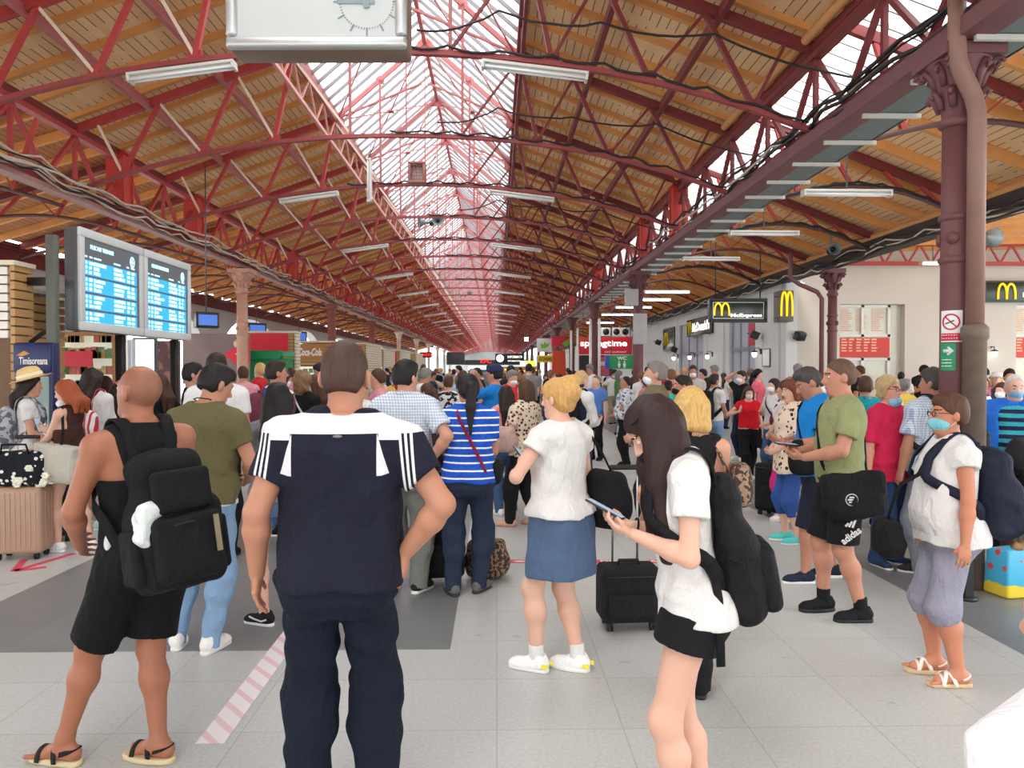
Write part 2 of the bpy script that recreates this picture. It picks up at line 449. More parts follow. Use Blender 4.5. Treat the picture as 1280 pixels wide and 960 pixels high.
# arm presets for the right side: wrist, elbow pole, hand direction, palm normal, finger curl
ARMS = {'down': ((.255, .03, .87), (.3, -1, 0), None, (-1, 0, 0), .35),
        'down_fwd': ((.25, .10, .90), (.3, -1, 0), None, (-1, 0, 0), .4),
        'back': ((.24, -.10, .88), (.3, -1, 0), None, (-1, 0, 0), .5),
        'hip': ((.215, -.02, 1.02), (1, -.5, 0), (-.5, -.35, -.8), (-.8, .3, .2), .35),
        'phone': ((.09, .26, 1.12), (.5, -.6, -.6), (-.25, .9, .25), (-.45, -.25, .85), .75),
        'phone_low': ((.10, .25, 1.02), (.5, -.6, -.6), (-.25, .95, .1), (-.45, -.25, .85), .75),
        'chest': ((.10, .20, 1.22), (.6, -.6, -.5), (-.7, .3, .6), (-.5, -.8, .1), .8),
        'strap': ((.13, .15, 1.28), (.5, -.5, -.7), (-.3, -.1, .95), (-.5, -.8, .2), 1.0),
        'photo': ((.09, .27, 1.56), (.6, -.2, -.8), (-.1, .25, .95), (-.7, .2, .2), .8),
        'ear': ((.13, .08, 1.56), (.8, .2, -.8), (-.3, -.2, .95), (-1, 0, 0), .8),
        'fold': ((-.05, .19, 1.14), (.8, -.2, -.5), (-1, .05, .05), (0, -1, 0), .4),
        'front': ((.10, .22, 1.00), (.5, -.6, -.4), (-.6, .7, -.2), (-.6, -.6, .2), .6),
        'handle': ((.27, .18, 1.00), (.4, -1, 0), (0, .7, -.6), (-.3, -.3, -.7), 1.1),
        'grip': ((.26, .03, .84), (.3, -1, 0), (0, .05, -1), (-1, 0, 0), 1.2),
        'head': ((.15, .03, 1.73), (.9, .3, .1), (-.8, -.1, .5), (0, 0, -1), .3)}
HAIRC = {'black': (24, 20, 20), 'dark': (42, 30, 26), 'brown': (74, 48, 34), 'light': (122, 88, 60), 'blond': (205, 164, 104), 'grey': (120, 116, 112),
         'darkgrey': (70, 66, 64), 'white': (205, 200, 192), 'red': (150, 74, 40), 'auburn': (112, 62, 40), 'shaved': (70, 48, 40)}
def hair_mat(c):
    rgb = HAIRC[c] if isinstance(c, str) else c; nm = 'hair_%d_%d_%d' % rgb
    if nm in MATS: return MATS[nm]
    k = MB_(nm, 0.58, spec=.28); l = s2l(rgb)
    n = k.noise(1.0, 3, k.mapped((110, 110, 9)))
    k.color(k.mix(n, tuple(v * .45 for v in l), tuple(min(1, v * 1.55 + .004) for v in l)))
    k.bump(n, .5, .004); MATS[nm] = k.m; return k.m
def skin_mat(rgb):
    rgb = SKIN[rgb] if isinstance(rgb, str) else rgb
    nm = 'skin_%d_%d_%d' % rgb
    if nm in MATS: return MATS[nm]
    k = MB_(nm, 0.48, spec=.35); l = s2l(rgb); n = k.noise(9, 3)
    k.color(k.mix(n, tuple(v * .9 for v in l), (min(1, l[0] * 1.08), l[1] * 1.0, l[2] * .98)))
    k.b.inputs['Subsurface Weight'].default_value = 0.0
    MATS[nm] = k.m; return k.m
def crease(k, st=.55):
    """drape creases and weave as surface relief"""
    n = k.noise(7.5, 4, k.mapped((1.5, 1.5, .8)), .5); r = 1.0 - (n - .5).abs() * 2.0; m = k.noise(16, 2, k.mapped((1, 1, 2.2)))
    k.bump(r * r * r * .8 + m * .3 + k.noise(420, 1) * .02, st, .022)
def cloth(rgb, rough=.85, weave=True):
    nm = 'cloth_%d_%d_%d' % tuple(rgb)
    if nm in MATS: return MATS[nm]
    k = MB_(nm, rough, spec=.2); k.color(k.vary(s2l(rgb), .1, 7, 4))
    crease(k); MATS[nm] = k.m; return k.m
def denim(rgb):
    nm = 'denim_%d_%d_%d' % tuple(rgb)
    if nm in MATS: return MATS[nm]
    k = MB_(nm, .85, spec=.2); l = s2l(rgb); a = k.noise(6, 4); b = k.noise(1, 2, k.mapped((300, 300, 60)))
    k.color(k.mix(a * .7 + b * .3, tuple(v * .62 for v in l), tuple(min(1, v * 1.4) for v in l)))
    crease(k, .5); MATS[nm] = k.m; return k.m
def pattern(name, kind, base, c2, c3=None, p=None):
    """patterned cloth in the wearer's own coordinates"""
    if name in MATS: return MATS[name]
    k = MB_(name, .85, spec=.2); x, y, z = k.xyz(); a, b = s2l(base), s2l(c2)
    if kind == 'hstripe':
        per, duty = p; col = k.mix(((z + k.noise(5, 2) * .012) / per).fract() < duty, a, b)
    elif kind == 'vstripe':
        per, duty = p; col = k.mix((x / per).fract() < duty, a, b)
    elif kind == 'check':
        per, duty = p; u = ((x + y * .6) / per).fract() < duty; v = (z / per).fract() < duty
        col = k.mix((u + v) * .5, a, b)
    elif kind == 'blotch':
        sc, th = p; n = k.noise(sc, 2); col = k.mix(n > th, a, b)
        if c3: col = k.mix(k.noise(sc * 1.7, 1, k.mapped((1.3, 1.1, .9))) > th + .05, col, s2l(c3))
    elif kind == 'motif':
        sc, th = p; v = k.voro(sc); col = k.mix(v < th, a, b)
        if c3: col = k.mix((v > th * .9).__mul__(v < th * 1.15), col, s2l(c3))
    k.color(col); crease(k); MATS[name] = k.m; return k.m
EYEW = pmat('eye_white', (225, 220, 214), .3, vary=0)
BROW = pmat('brow_dark', (58, 40, 32), .7, vary=0)
LIPS = pmat('lips', (176, 100, 92), .45, vary=0)
RUB_W = pmat('rubber_white', (232, 230, 226), .6, vary=.05)
RUB_K = pmat('rubber_black', (22, 22, 23), .6, vary=.1)
CNT = [0]
class Person:
    def __init__(p, label, x, y, face, H=1.75, sex='m', skin='mid', g=1.0, belly=0.0, hair=('short', 'dark'), head=(0, 0), lean=0, twist=0, side=0,
                 arms=('down', 'down'), feet=((-.10, 0, 10), (.10, 0, -10)), top=None, bottom=None, shoes=None, mask=None, glasses=False,
                 vox=None, group=None, seed=None, stubble=None):
        CNT[0] += 1; p.seed = seed or CNT[0]; d = math.hypot(x, y); p.d = d
        p.vox = vox or (.0058 if d < 3.6 else .007 if d < 5 else .0085 if d < 6.8 else .012 if d < 10 else .018 if d < 16 else .026)
        p.H = H; s = p.s = H / 1.75; p.sex = sex; p.g = g; p.x, p.y, p.face = x, y, face
        p.root = empty('person', (x, y, 0), R(face), label, 'person', group)
        p.M = Matrix.Translation((x, y, 0)) @ Matrix.Rotation(R(face), 4, 'Z')
        A, B, C = [np.array(v) for v in SEC[sex]]; A = A * g; B = B * g
        zb = np.array(ZS); bump = np.exp(-((zb - 1.08) / .13) ** 2) * belly
        p.A, p.B, p.C = (A + bump * .35) * s, (B + bump * .55) * s, (C + bump * .5) * s; p.Z = zb * s
        p.sx = (.182 if sex == 'm' else .156) * (1 + (g - 1) * .6); p.q = g ** .5
        p.Ru = rotZ(R(twist)) @ rotY(R(side)) @ rotX(-R(lean)); p.piv = V3(0, 0, .96) * s; p.ou = p.piv - p.Ru @ p.piv
        p.Rh = rotZ(R(head[1])) @ rotX(-R(head[0])); p.N0 = V3(0, -.012, 1.50); p.N = p.U(0, -.012, 1.50)
        if lean: p.Rh = rotZ(R(head[1])) @ rotX(-R(head[0] + lean * .6))
        l1, l2 = .285 * s, .25 * s; p.arm = {}
        for sg, spec in ((-1, arms[0]), (1, arms[1])):
            if isinstance(spec, str): spec = ARMS[spec]
            w, pole, f, n, curl = spec; m = V3(sg, 1, 1)
            S = p.U(sg * p.sx, -.014, 1.420); w = V3(*w) * m * s
            if abs(w[2] - .87 * s) < .08 * s and abs(w[1]) < .14 * s: w[0] += sg * ((g - 1) * .2 + belly * .2) * s
            El, Wr = ik(S, w, l1, l2, V3(*pole) * m); fd = nrm(Wr - El)
            f = fd if f is None else nrm(V3(*f) * m); n = V3(*n) * m; n = nrm(n - f * (n @ f))
            p.arm[sg] = (S, El, Wr, f, n, curl)
        p.leg = {}
        for sg, (fx, fy, fw) in ((-1, feet[0]), (1, feet[1])):
            Hp = V3(sg * .088, -.005, .90) * s; An = V3(fx, fy - .02, .085) * s
            fr = rotZ(R(fw)) @ V3(0, 1, 0); Kn, An = ik(Hp, An, .42 * s, .412 * s, fr + V3(0, .3, 0)); p.leg[sg] = (Hp, Kn, An, R(fw))
        p.skinm = skin_mat(skin); p.shoes = shoes; p.top, p.bottom = top, bottom; p.toff = 0
        if top: p.toff = top.get('off', .014)
        p.body(hair, stubble)
        if bottom: p.make_bottom(**bottom)
        if top: p.make_top(**top)
        if shoes: p.make_shoes(**shoes)
        if hair and hair[0] != 'none': p.make_hair(*hair)
        if mask: p.make_mask(mask)
        if glasses: p.make_glasses()
    # frames
    def U(p, x, y, z): return p.ou + p.Ru @ (V3(x, y, z) * p.s)
    def hp(p, x, y, z): return p.N + p.Rh @ ((V3(x, y, z) - p.N0) * p.s)
    def surf(p, x, z, front=True, extra=.004):
        """point on the dressed torso"""
        if hasattr(p, 'tz'):
            o = p.toff * p.s + extra; a, b, c = [np.interp(z, p.tz, v) for v in p.tsec]; a = a + o; b = b + o
        else:
            o = p.toff * p.s + extra; a = np.interp(z, ZS, p.A) + o; b = np.interp(z, ZS, p.B) + o; c = np.interp(z, ZS, p.C)
        t = max(0, 1 - min(.98, abs(x * p.s) / a) ** 2.3) ** (1 / 2.3)
        yy = c + (b if front else -b) * t
        return p.ou + p.Ru @ V3(x * p.s, yy, z * p.s)
    def world(p, v): return p.M @ Vector(v)
    def part(p, name, me, mats): return link(name, me, mats, p.root)
    # body
    def hand(p, F, W, f, n, curl, sg):
        s = p.s * (1.0 if p.sex == 'm' else .92); t = np.cross(f, n) * sg
        if p.vox > .013:
            F.ell(W + f * .07 * s + n * .012, V3(.04, .085, .022) * s, np.stack([t, f, n], 1), .02); F.cap(W + f * .03 * s + t * .02 * s, W + f * .085 * s + t * .05 * s, .014 * s, .010 * s, .01); return
        F.ell(W + f * .048 * s, V3(.041, .056, .0185) * s, np.stack([t, f, n], 1), .012)
        r = .0083 * s
        for i, (o, L) in enumerate(((.034, .068), (.0115, .077), (-.0115, .072), (-.034, .056))):
            a = W + f * (.088 - abs(o) * .25) * s + t * o * s; c1 = curl * (.55 + .08 * i); c2 = c1 + curl * .9
            spread = t * o * 1.2
            d1 = nrm(f * math.cos(c1) + n * math.sin(c1) + spread); d2 = nrm(f * math.cos(c2) + n * math.sin(c2) + spread * .6)
            b = a + d1 * L * .52 * s; e = b + d2 * L * .48 * s
            F.cap(a - d1 * .02 * s, b, r * 1.05, r, .006); F.cap(b, e, r, r * .78, .004)
        a = W + f * .025 * s + t * .026 * s; d1 = nrm(f * .62 + t * .62 + n * .35); b = a + d1 * .042 * s; d2 = nrm(f * .9 + t * .1 + n * .45)
        F.cap(a, b, r * 1.45, r * 1.15, .012); F.cap(b, b + d2 * .03 * s, r * 1.15, r * .85, .004)
    def body(p, hair, stubble):
        s, q, F = p.s, p.q, Fld(); fm = p.sex == 'f'
        F.sect(p.Z, p.A, p.B, p.C, p.ou, p.Ru, k=.03)
        for sg in (-1, 1):
            S, El, Wr, f, n, curl = p.arm[sg]; ka = (.85 if fm else 1.0) * q * s
            F.cap(p.U(sg * .085, -.014, 1.450), S, .054 * ka, .055 * ka, .05)
            F.cap(S, El, .053 * ka, .040 * ka, .03)
            m = El + (Wr - El) * .3; F.cap(El, m, .040 * ka, .043 * ka, .02); F.cap(m, Wr, .043 * ka, .027 * ka, .02)
            p.hand(F, Wr, f, n, curl, sg)
        for sg in (-1, 1):
            Hp, Kn, An, fw = p.leg[sg]; kl = q * s * (1.03 if fm else 1)
            F.cap(Hp, Kn, .086 * kl, .053 * kl, .03); F.ell(Hp + V3(sg * -.012, -.055, 0) * s, V3(.085, .075, .095) * kl, None, .05)
            m = Kn + (An - Kn) * .32 + V3(0, -.012, 0) * s; F.cap(Kn, m, .050 * kl, .053 * kl, .05); F.cap(m, An, .053 * kl, .033 * kl, .05)
            F.ell(Kn + V3(0, .022, .005) * s, V3(.032, .026, .05) * kl, None, .04)
            if p.shoes and p.shoes.get('kind') == 'sandal':
                fr = rotZ(fw); G = lambda x, y, z: V3(An[0], An[1], 0) + fr @ (V3(x, y, z) * s)
                F.cap(An, G(0, .03, .065), .034 * s, .034 * s, .03); F.cap(G(0, -.045, .055), G(0, -.04, .05), .033 * s, .033 * s, .03)
                F.cap(G(0, .0, .06), G(0, .12, .042), .034 * s, .026 * s, .03); F.cap(G(-.018, .1, .04), G(.018, .1, .04), .024 * s, .024 * s, .02)
                for i in range(5):
                    tx = (-.036 + .018 * i) * sg * -1; ln = .045 - .006 * i
                    F.cap(G(tx * .9, .13 - .008 * i, .034), G(tx * 1.05, .13 - .008 * i + ln, .03), (.0125 if i == 0 else .009) * s, (.011 if i == 0 else .008) * s, .006)
            else: F.cap(An, An - V3(0, 0, .02) * s, .034 * s, .034 * s, .02)
        # head
        hs = (.95 if fm else 1.0) * s
        F.cap(p.U(0, -.02, 1.46), p.hp(0, -.006, 1.58), (.050 if fm else .059) * s * q, (.047 if fm else .055) * s, .035)
        F.ell(p.hp(0, -.012, 1.662), V3(.077, .096, .094) * hs, p.Rh, .02)
        F.ell(p.hp(0, .028, 1.605), V3(.060, .064, .085) * hs * (1 + (p.g - 1) * .3), p.Rh, .035)
        F.cap(p.hp(-.012, .068, 1.545), p.hp(.012, .068, 1.545), .022 * hs, .022 * hs, .03)
        if p.vox < .02:
            F.cap(p.hp(0, .092, 1.655), p.hp(0, .113, 1.617), .008 * hs, .0125 * hs, .014)
            for sg in (-1, 1):
                F.cap(p.hp(sg * .012, .098, 1.612), p.hp(sg * .012, .1, 1.611), .009 * hs, .009 * hs, .008)
                F.ell(p.hp(sg * .082, -.010, 1.632), V3(.011, .023, .034) * hs, p.Rh @ rotZ(sg * .45), .006)
                F.ell(p.hp(sg * .031, .094, 1.652), V3(.019, .014, .013) * hs, p.Rh, .012, 's')
                F.ell(p.hp(sg * .031, .076, 1.651), V3(.0145, .0145, .0125) * hs, p.Rh, .002)
                F.cap(p.hp(sg * .016, .088, 1.676), p.hp(sg * .048, .078, 1.676), .009 * hs, .007 * hs, .012)
            F.ell(p.hp(0, .093, 1.581), V3(.024, .010, .006) * hs, p.Rh, .006); F.ell(p.hp(0, .090, 1.571), V3(.021, .010, .0065) * hs, p.Rh, .006)
        reg = None; mats = [p.skinm]
        if p.vox < .013:
            N, Rh, N0 = p.N, p.Rh, p.N0
            def reg(c):
                h = ((c - N) @ Rh) / s + N0; m = np.zeros(len(c), int); ax = np.abs(h[:, 0]); fr = h[:, 1] > .06
                e = ((ax - .031) / .0135) ** 2 + ((h[:, 2] - .0005 - 1.651) / .0062) ** 2 < 1; m[e & fr] = 1
                m[(((ax - .031) / .0058) ** 2 + ((h[:, 2] - 1.651) / .0062) ** 2 < 1) & fr] = 2
                m[(ax > .014) & (ax < .05) & (np.abs(h[:, 2] - 1.677 + (ax - .03) ** 2 * 6) < .0042) & fr] = 2
                m[(h[:, 1] > .075) & (ax < .024) & (np.abs(h[:, 2] - 1.576) < .0105 - ax * .25)] = 3
                return m
            mats = [p.skinm, EYEW, BROW, LIPS]
            if stubble:
                reg0 = reg
                def reg(c):
                    m = reg0(c); h = ((c - N) @ Rh) / s + N0
                    k = (h[:, 1] - .02) * .095 - (h[:, 2] - 1.635) * .075 < 0
                    m[(m == 0) & k & (h[:, 2] > 1.585) & (h[:, 2] < 1.74) & ~((np.abs(h[:, 0]) > .07) & (h[:, 2] < 1.67) & (h[:, 1] > -.03))] = 4; return m
                mats = mats + [skin_mat(stubble)]
        p.bodyo = p.part('body', F.mesh('body', p.vox, None, reg), mats)
    # clothes
    def make_top(p, kind='tee', mat=None, off=.014, hem=.92, sl=.62, neck=.078, neckz=1.50, collar=None, fold=.005, flare=0.0, mats=None, region=None, sr=1.0, vee=0, tank=.135):
        s, q, F = p.s, p.q, Fld(); o = off * s; k = .03
        z = np.array([min(hem - .02, .80)] + ZS); A = np.concatenate([[p.A[1]], p.A]); B = np.concatenate([[p.B[1]], p.B]); C = np.concatenate([[p.C[1]], p.C])
        A[:5] = np.maximum(A[:5], p.A[2] * 1.0) + .006 * s; B[:5] = np.maximum(B[:5], p.B[2] * .99) + .006 * s
        fl = np.clip((1.2 - z) / .3, 0, 1) * flare * s; A = A + fl; B = B + fl
        # cloth hangs straighter than the body below the chest
        if kind != 'fit':
            for i in range(len(z)):
                if 1.0 < z[i] < 1.3: A[i] = max(A[i], np.interp(z[i], [.95, 1.32], [p.A[3], p.A[7]]) * (.97 if p.sex == 'f' else .99))
        p.tz, p.tsec = z, (A, B, C)
        F.sect(z * s, A, B, C, p.ou, p.Ru, k=k, off=o)
        ka = (.85 if p.sex == 'f' else 1.0) * q * s
        if kind == 'tank':
            for sg in (-1, 1): F.cap(p.U(sg * .055, -.014, 1.452), p.U(sg * (tank - .02), -.014, 1.452), .050 * ka + o * .6, .048 * ka + o * .5, .03)
            for sg in (-1, 1):
                S = p.arm[sg][0]
                F.cut(p.U(sg * tank, 0, 1.4), p.Ru @ V3(sg, 0, -.22), np.minimum(p.U(sg * .1, -.2, 1.27), p.U(sg * .4, .2, 1.6)) - .0, np.maximum(p.U(sg * .1, -.2, 1.27), p.U(sg * .4, .2, 1.6)))
        else:
            for sg in (-1, 1):
                S, El, Wr, f, n, c = p.arm[sg]
                F.cap(p.U(sg * .082, -.014, 1.450), S, .054 * ka + o, .055 * ka + o, .05)
                if sl <= 1:
                    E = S + (El - S) * sl; fru(F, S, E, .054 * ka + o, (.049 * ka + o * 1.25) * sr, .03)
                    d = nrm(El - S); F.cap(E - d * .035 * s, E + d * .05 * s, .046 * ka + .004, .045 * ka + .004, .0, 's') if p.vox < .009 else None
                else:
                    E = El + (Wr - El) * (sl - 1); F.cap(S, El, .053 * ka + o, .044 * ka + o, .03); fru(F, El, E, .044 * ka + o, (.034 * ka + o * 1.2) * sr, .02)
        if hem < .99:
            kl = q * s * (1.03 if p.sex == 'f' else 1)
            for sg in (-1, 1): F.ell(p.leg[sg][0] + V3(sg * -.012, -.055, 0) * s, V3(.085, .075, .095) * kl + o + .008 * s, None, .05)
        # hem and neckline
        U0 = p.ou + p.Ru @ V3(0, 0, hem * s)
        F.fun((-.5, -.5, -1), (.5, .5, hem * s + .12), lambda x, y, z: (hem * s + .008 * np.sin(x * 17 + p.seed) * (1 + 0 * y) - z) if sl < 1.2 or True else z, 'c') if kind != 'fit' else None
        if sl > .9 and kind != 'tank': F.ops.pop()  # keep long sleeves: torso is already flat-ended at the hem
        F.ell(p.U(0, .02, neckz + .035), V3(neck, neck + .012, .06) * s, p.Ru, .008, 's')
        if vee: F.cap(p.U(0, .10, 1.52), p.U(0, .14, 1.50 - vee), .05 * s, .02 * s, .008, 's')
        if collar:
            cf = p.U(0, -.012, 1.50)
            F2 = Fld(); F2.cap(p.U(-.052, .045, 1.47), p.U(-.066, -.03, 1.515), .016 * s, .018 * s, .02); F2.cap(p.U(.052, .045, 1.47), p.U(.066, -.03, 1.515), .016 * s, .018 * s, .02)
            F2.cap(p.U(-.066, -.03, 1.515), p.U(0, -.082, 1.522), .018 * s, .02 * s, .02); F2.cap(p.U(.066, -.03, 1.515), p.U(0, -.082, 1.522), .018 * s, .02 * s, .02)
            p.part('collar', F2.mesh('collar', max(p.vox, .006)), collar)
        fd = (fold * 1.0, 26, p.seed) if p.vox < .02 else None
        p.topo = p.part({'tee': 'tshirt', 'tank': 'tank_top', 'long': 'shirt', 'shirt': 'shirt', 'polo': 'polo_shirt', 'blouse': 'blouse', 'fit': 'top', 'jacket': 'jacket'}[kind],
                        F.mesh('top', p.vox, fd, region), mats or mat)
    def make_bottom(p, kind='trousers', mat=None, fit=.010, hem=None, waist=1.02, fold=.003, flare=0.0, name=None, cuff=0):
        if kind == 'shorts' and hem is None: hem = .55
        s, q, F = p.s, p.q, Fld(); o = fit * s; kl = q * s * (1.03 if p.sex == 'f' else 1)
        iz = [i for i, z in enumerate(ZS) if z <= waist + .02]
        zz = np.array([ZS[i] for i in iz]) * s
        if kind == 'skirt':
            hz = hem or .55; z = np.array([hz, .70, .86, .92, .98, waist]); A = np.array([.185 + flare, .185 + flare * .6, .18, .178, .170, .155]) * p.g; B = np.array([.15 + flare, .148 + flare * .5, .138, .13, .118, .107]) * p.g
            F.sect(z * s, A * s, B * s, np.array([-.01, -.012, -.017, -.018, -.01, -.004]) * s, off=o, k=.02)
            if p.top: F.cut((0, 0, (p.top.get('hem', .92) + .045) * s), (0, 0, 1))
            p.boto = p.part(name or 'skirt', F.mesh('skirt', p.vox, (fold, 22, p.seed + 50)), mat); return
        F.sect(zz, p.A[iz], p.B[iz], p.C[iz], (0, 0, 0), None, k=.03, off=o)
        for sg in (-1, 1):
            Hp, Kn, An, fw = p.leg[sg]
            F.ell(Hp + V3(sg * -.012, -.055, 0) * s, V3(.085, .075, .095) * kl + o, None, .05)
            if hem is None or hem < .42:
                hz = .035 if hem is None else hem; t = (Kn[2] - hz * s) / (Kn[2] - An[2]); E = Kn + (An - Kn) * t
                F.cap(Hp, Kn, .086 * kl + o, .064 * kl + o, .03)
                m = Kn + (E - Kn) * .3 + V3(0, -.006, 0) * s
                F.cap(Kn, m, .066 * kl + o, .064 * kl + o, .05); fru(F, Kn + (E - Kn) * .08, E, .064 * kl + o, .046 * kl + o * 1.1 + flare * s, .05)
            else:
                t = (Hp[2] - hem * s) / (Hp[2] - Kn[2]); E = Hp + (Kn - Hp) * t
                F.cap(Hp, Hp + (E - Hp) * .3, .086 * kl + o, .084 * kl + o, .03)
                fru(F, Hp, E, .087 * kl + o, (.086 + (.058 - .086) * t) * kl + o * 1.2 + flare * s, .03)
                d = nrm(E - Hp); F.cap(E - d * .03 * s, E + d * .08, (.086 + (.056 - .086) * t) * kl + .004, .055 * kl + .004, 0, 's') if p.vox < .009 else None
        if p.top and p.top.get('hem', .92) < waist: F.cut((0, 0, (p.top.get('hem', .92) + .045) * s), (0, 0, 1))
        if p.vox < .009 and hem is None or kind == 'jeans':
            fd = (fold, 24, p.seed + 50, 1.5)
        else: fd = (fold, 18, p.seed + 50) if p.vox < .02 else None
        p.boto = p.part(name or {'trousers': 'trousers', 'jeans': 'jeans', 'shorts': 'shorts'}[kind], F.mesh('bottom', p.vox, fd), mat)
    def make_shoes(p, kind='sneaker', mat=None, sole=None, sock=None, size=1.0, accent=None, strapmat=None):
        vx = max(.0045, p.vox * .75); s0 = p.s * size
        for sg in (-1, 1):
            Hp, Kn, An, fw = p.leg[sg]; fr = rotZ(fw); G = lambda x, y, z: V3(An[0], An[1], 0) + fr @ (V3(x, y, z) * s0)
            z3 = fr
            def outline(w):
                def fn(x, y, z):
                    lx = (x - An[0]) * fr[0, 0] + (y - An[1]) * fr[1, 0]; ly = (x - An[0]) * fr[0, 1] + (y - An[1]) * fr[1, 1]
                    lx = lx + sg * .010 * s0 * np.sin(np.clip((ly / s0 + .07) / .27, 0, 1) * 3.1)
                    h = np.clip((ly + .045 * s0) / (.185 * s0), 0, 1); r = (w + .012 * np.sin(h * 2.6)) * s0
                    return np.sqrt(lx ** 2 + (ly + .045 * s0 - h * .185 * s0) ** 2) - r
                return fn
            ex = .22 * s0; hh = .026 * s0; lo = V3(An[0] - ex, An[1] - ex, 0); hi = V3(An[0] + ex, An[1] + ex, hh)
            o2 = outline(.036)
            S = Fld(); S.fun(lo, hi, lambda x, y, z: np.maximum(o2(x, y, z), np.abs(z - hh / 2) - hh / 2 + 0 * x), 'u')
            if kind == 'sandal':
                so = p.part('sandal', S.mesh('sandal_sole', vx), sole or RUB_K); b = MB()
                def st(pts, w=.022):
                    P = [G(*q) for q in pts]; c = G(0, .04, .03); b.ribbon(P, [nrm(V3(*(v - G(0, pts[i][1], .03)))) for i, v in enumerate(P)], w * s0, .005 * s0)
                arch = lambda y0, y1, h, w: [(w * math.cos(t) * -1, y0 + (y1 - y0) * t / math.pi, .018 + h * math.sin(t)) for t in np.linspace(0, math.pi, 13)]
                st(arch(.105, .105, .055, .050)); st(arch(.02, .06, .082, .046)) if accent != 'cross' else (st(arch(.03, .11, .075, .047)), st(arch(.11, .03, .075, .047)))
                st([(.043 * math.cos(t), -.055 + .055 * math.sin(t) * -1 + .05, .06 + .018 * math.sin(t)) for t in np.linspace(0, math.pi, 13)])
                link('strap', b.mesh('strap'), strapmat or mat, so); continue
            F = Fld()
            F.cap(G(0, -.042, .048), G(0, .02, .052), .036 * s0, .037 * s0, .03); F.cap(G(0, .02, .05), G(0, .12, .036), .037 * s0, .030 * s0, .04)
            F.ell(G(0, .115, .03), V3(.044, .068, .034) * s0, fr, .03); F.cap(G(0, -.03, .06), G(0, -.02, .092), .040 * s0, .041 * s0, .03)
            F.ell(G(0, -.022, .118), V3(.036, .042, .022) * s0, fr, .004, 's')
            F.fun((-9,) * 3, (9,) * 3, lambda x, y, z: hh * .8 - z + 0 * x, 'c')
            u = p.part('shoe', F.mesh('shoe', vx), mat or RUB_K)
            link('sole', S.mesh('sole', vx), sole or RUB_W, u)
            if p.vox < .0075 and kind == 'sneaker':
                b = MB()
                for i in range(4):
                    y = .035 + .018 * i; h = .088 - .0125 * i
                    b.tube([G(-.026, y, h - .006), G(0, y + .004, h + .004), G(.026, y, h - .006)], .0028 * s0, 5)
                link('lace', b.mesh('lace'), accent or sole or RUB_W, u)
            if sock:
                b = Fld(); fru(b, An - V3(0, 0, .02), An + V3(0, 0, .055) * s0 + (Kn - An) * .06, .041 * s0 * p.q, .043 * s0 * p.q, 0); p.part('sock', b.mesh('sock', vx), sock)
    def make_hair(p, style, col='dark', L=.35, t=.012, front=None):
        s, F = p.s, Fld(); hp, Rh = p.hp, p.Rh; hs = (.96 if p.sex == 'f' else 1) * s
        line = {'short': (.010, 1.628), 'crop': (.006, 1.635), 'bald': (-.03, 1.63)}.get(style, (.018, 1.62))
        if style == 'receding': line = (-.025, 1.64)
        sh = style in ('short', 'crop', 'receding')
        F.ell(hp(0, -.014 if sh else -.016, 1.668 + (.004 if sh else 0)), (V3(.0795, .099, .094) + V3(t * .35, t * .55, t) if sh else V3(.082, .101, .096) + t) * hs, Rh, .02)
        if style in ('short', 'crop', 'receding'): F.ell(hp(0, -.052, 1.618), (V3(.060, .050, .062) + t * .25) * hs, Rh, .04)
        F.cut(hp(0, line[0], line[1]), Rh @ V3(0, .095, -.075))
        if style == 'short': F.ell(hp(0, .030, 1.738), V3(.062, .055, .026 + t * .3) * hs, Rh, .03)
        if style in ('short', 'crop', 'receding'): F.cut(hp(0, 0, 1.567), Rh @ V3(0, -.25, -1))
        bk = -.125 - p.toff - max(0, (p.g - 1) * .1)
        hang = lambda a, dx, dy, L: a + V3(dx, dy, -L) * s
        fold = (.003, 95, p.seed, .16)
        if style in ('bob', 'long', 'pony', 'bun', 'wavy', 'curly', 'lowbun'):
            F.ell(hp(0, -.05, 1.63), V3(.078, .066, .085) * hs, Rh, .03)
        if style == 'bob':
            for x in (-.05, 0, .05): F.cap(hp(x, -.06, 1.64), hp(x * 1.2, -.075, 1.53), .045 * s, .038 * s, .03)
            for sg in (-1, 1): F.cap(hp(sg * .075, -.01, 1.66), hp(sg * .082, 0, 1.55), .028 * s, .026 * s, .03)
        if style in ('long', 'wavy'):
            z0 = hp(0, 0, 1.62)[2]
            for x in (-.055, 0, .055):
                a = hp(x, -.062, 1.63); e = V3(a[0] * .9 + x * .5 * s, a[1] - .03 if front else min(a[1] - .02, bk * s), a[2] - L * s); m = (a + e) / 2; m[1] = min(m[1], e[1] + .01)
                F.cap(a, m, .048 * s, .045 * s, .03); F.cap(m, e, .045 * s, .024 * s, .03)
            for sg in (-1, 1):
                if front and sg in front:
                    a = hp(sg * .070, -.004, 1.69); e = front[sg]; e = V3(*e) * s if len(e) == 3 else e; m = (a + e) / 2 + V3(0, .0, .03) * s
                    F.cap(a, m, .033 * s, .040 * s, .03); F.cap(m, e, .040 * s, .022 * s, .03)
                    a = hp(sg * .07, -.04, 1.68); F.cap(a, (m + a) / 2 + V3(0, -.02, -.08) * s, .034 * s, .036 * s, .03); F.cap((m + a) / 2 + V3(0, -.02, -.08) * s, e, .036 * s, .02 * s, .03)
                else:
                    a = hp(sg * .076, -.005, 1.65); F.cap(a, V3(a[0] + sg * .02 * s, bk * .5 * s, a[2] - L * .55 * s), .03 * s, .026 * s, .03)
            if style == 'wavy': fold = (.007, 45, p.seed, .5)
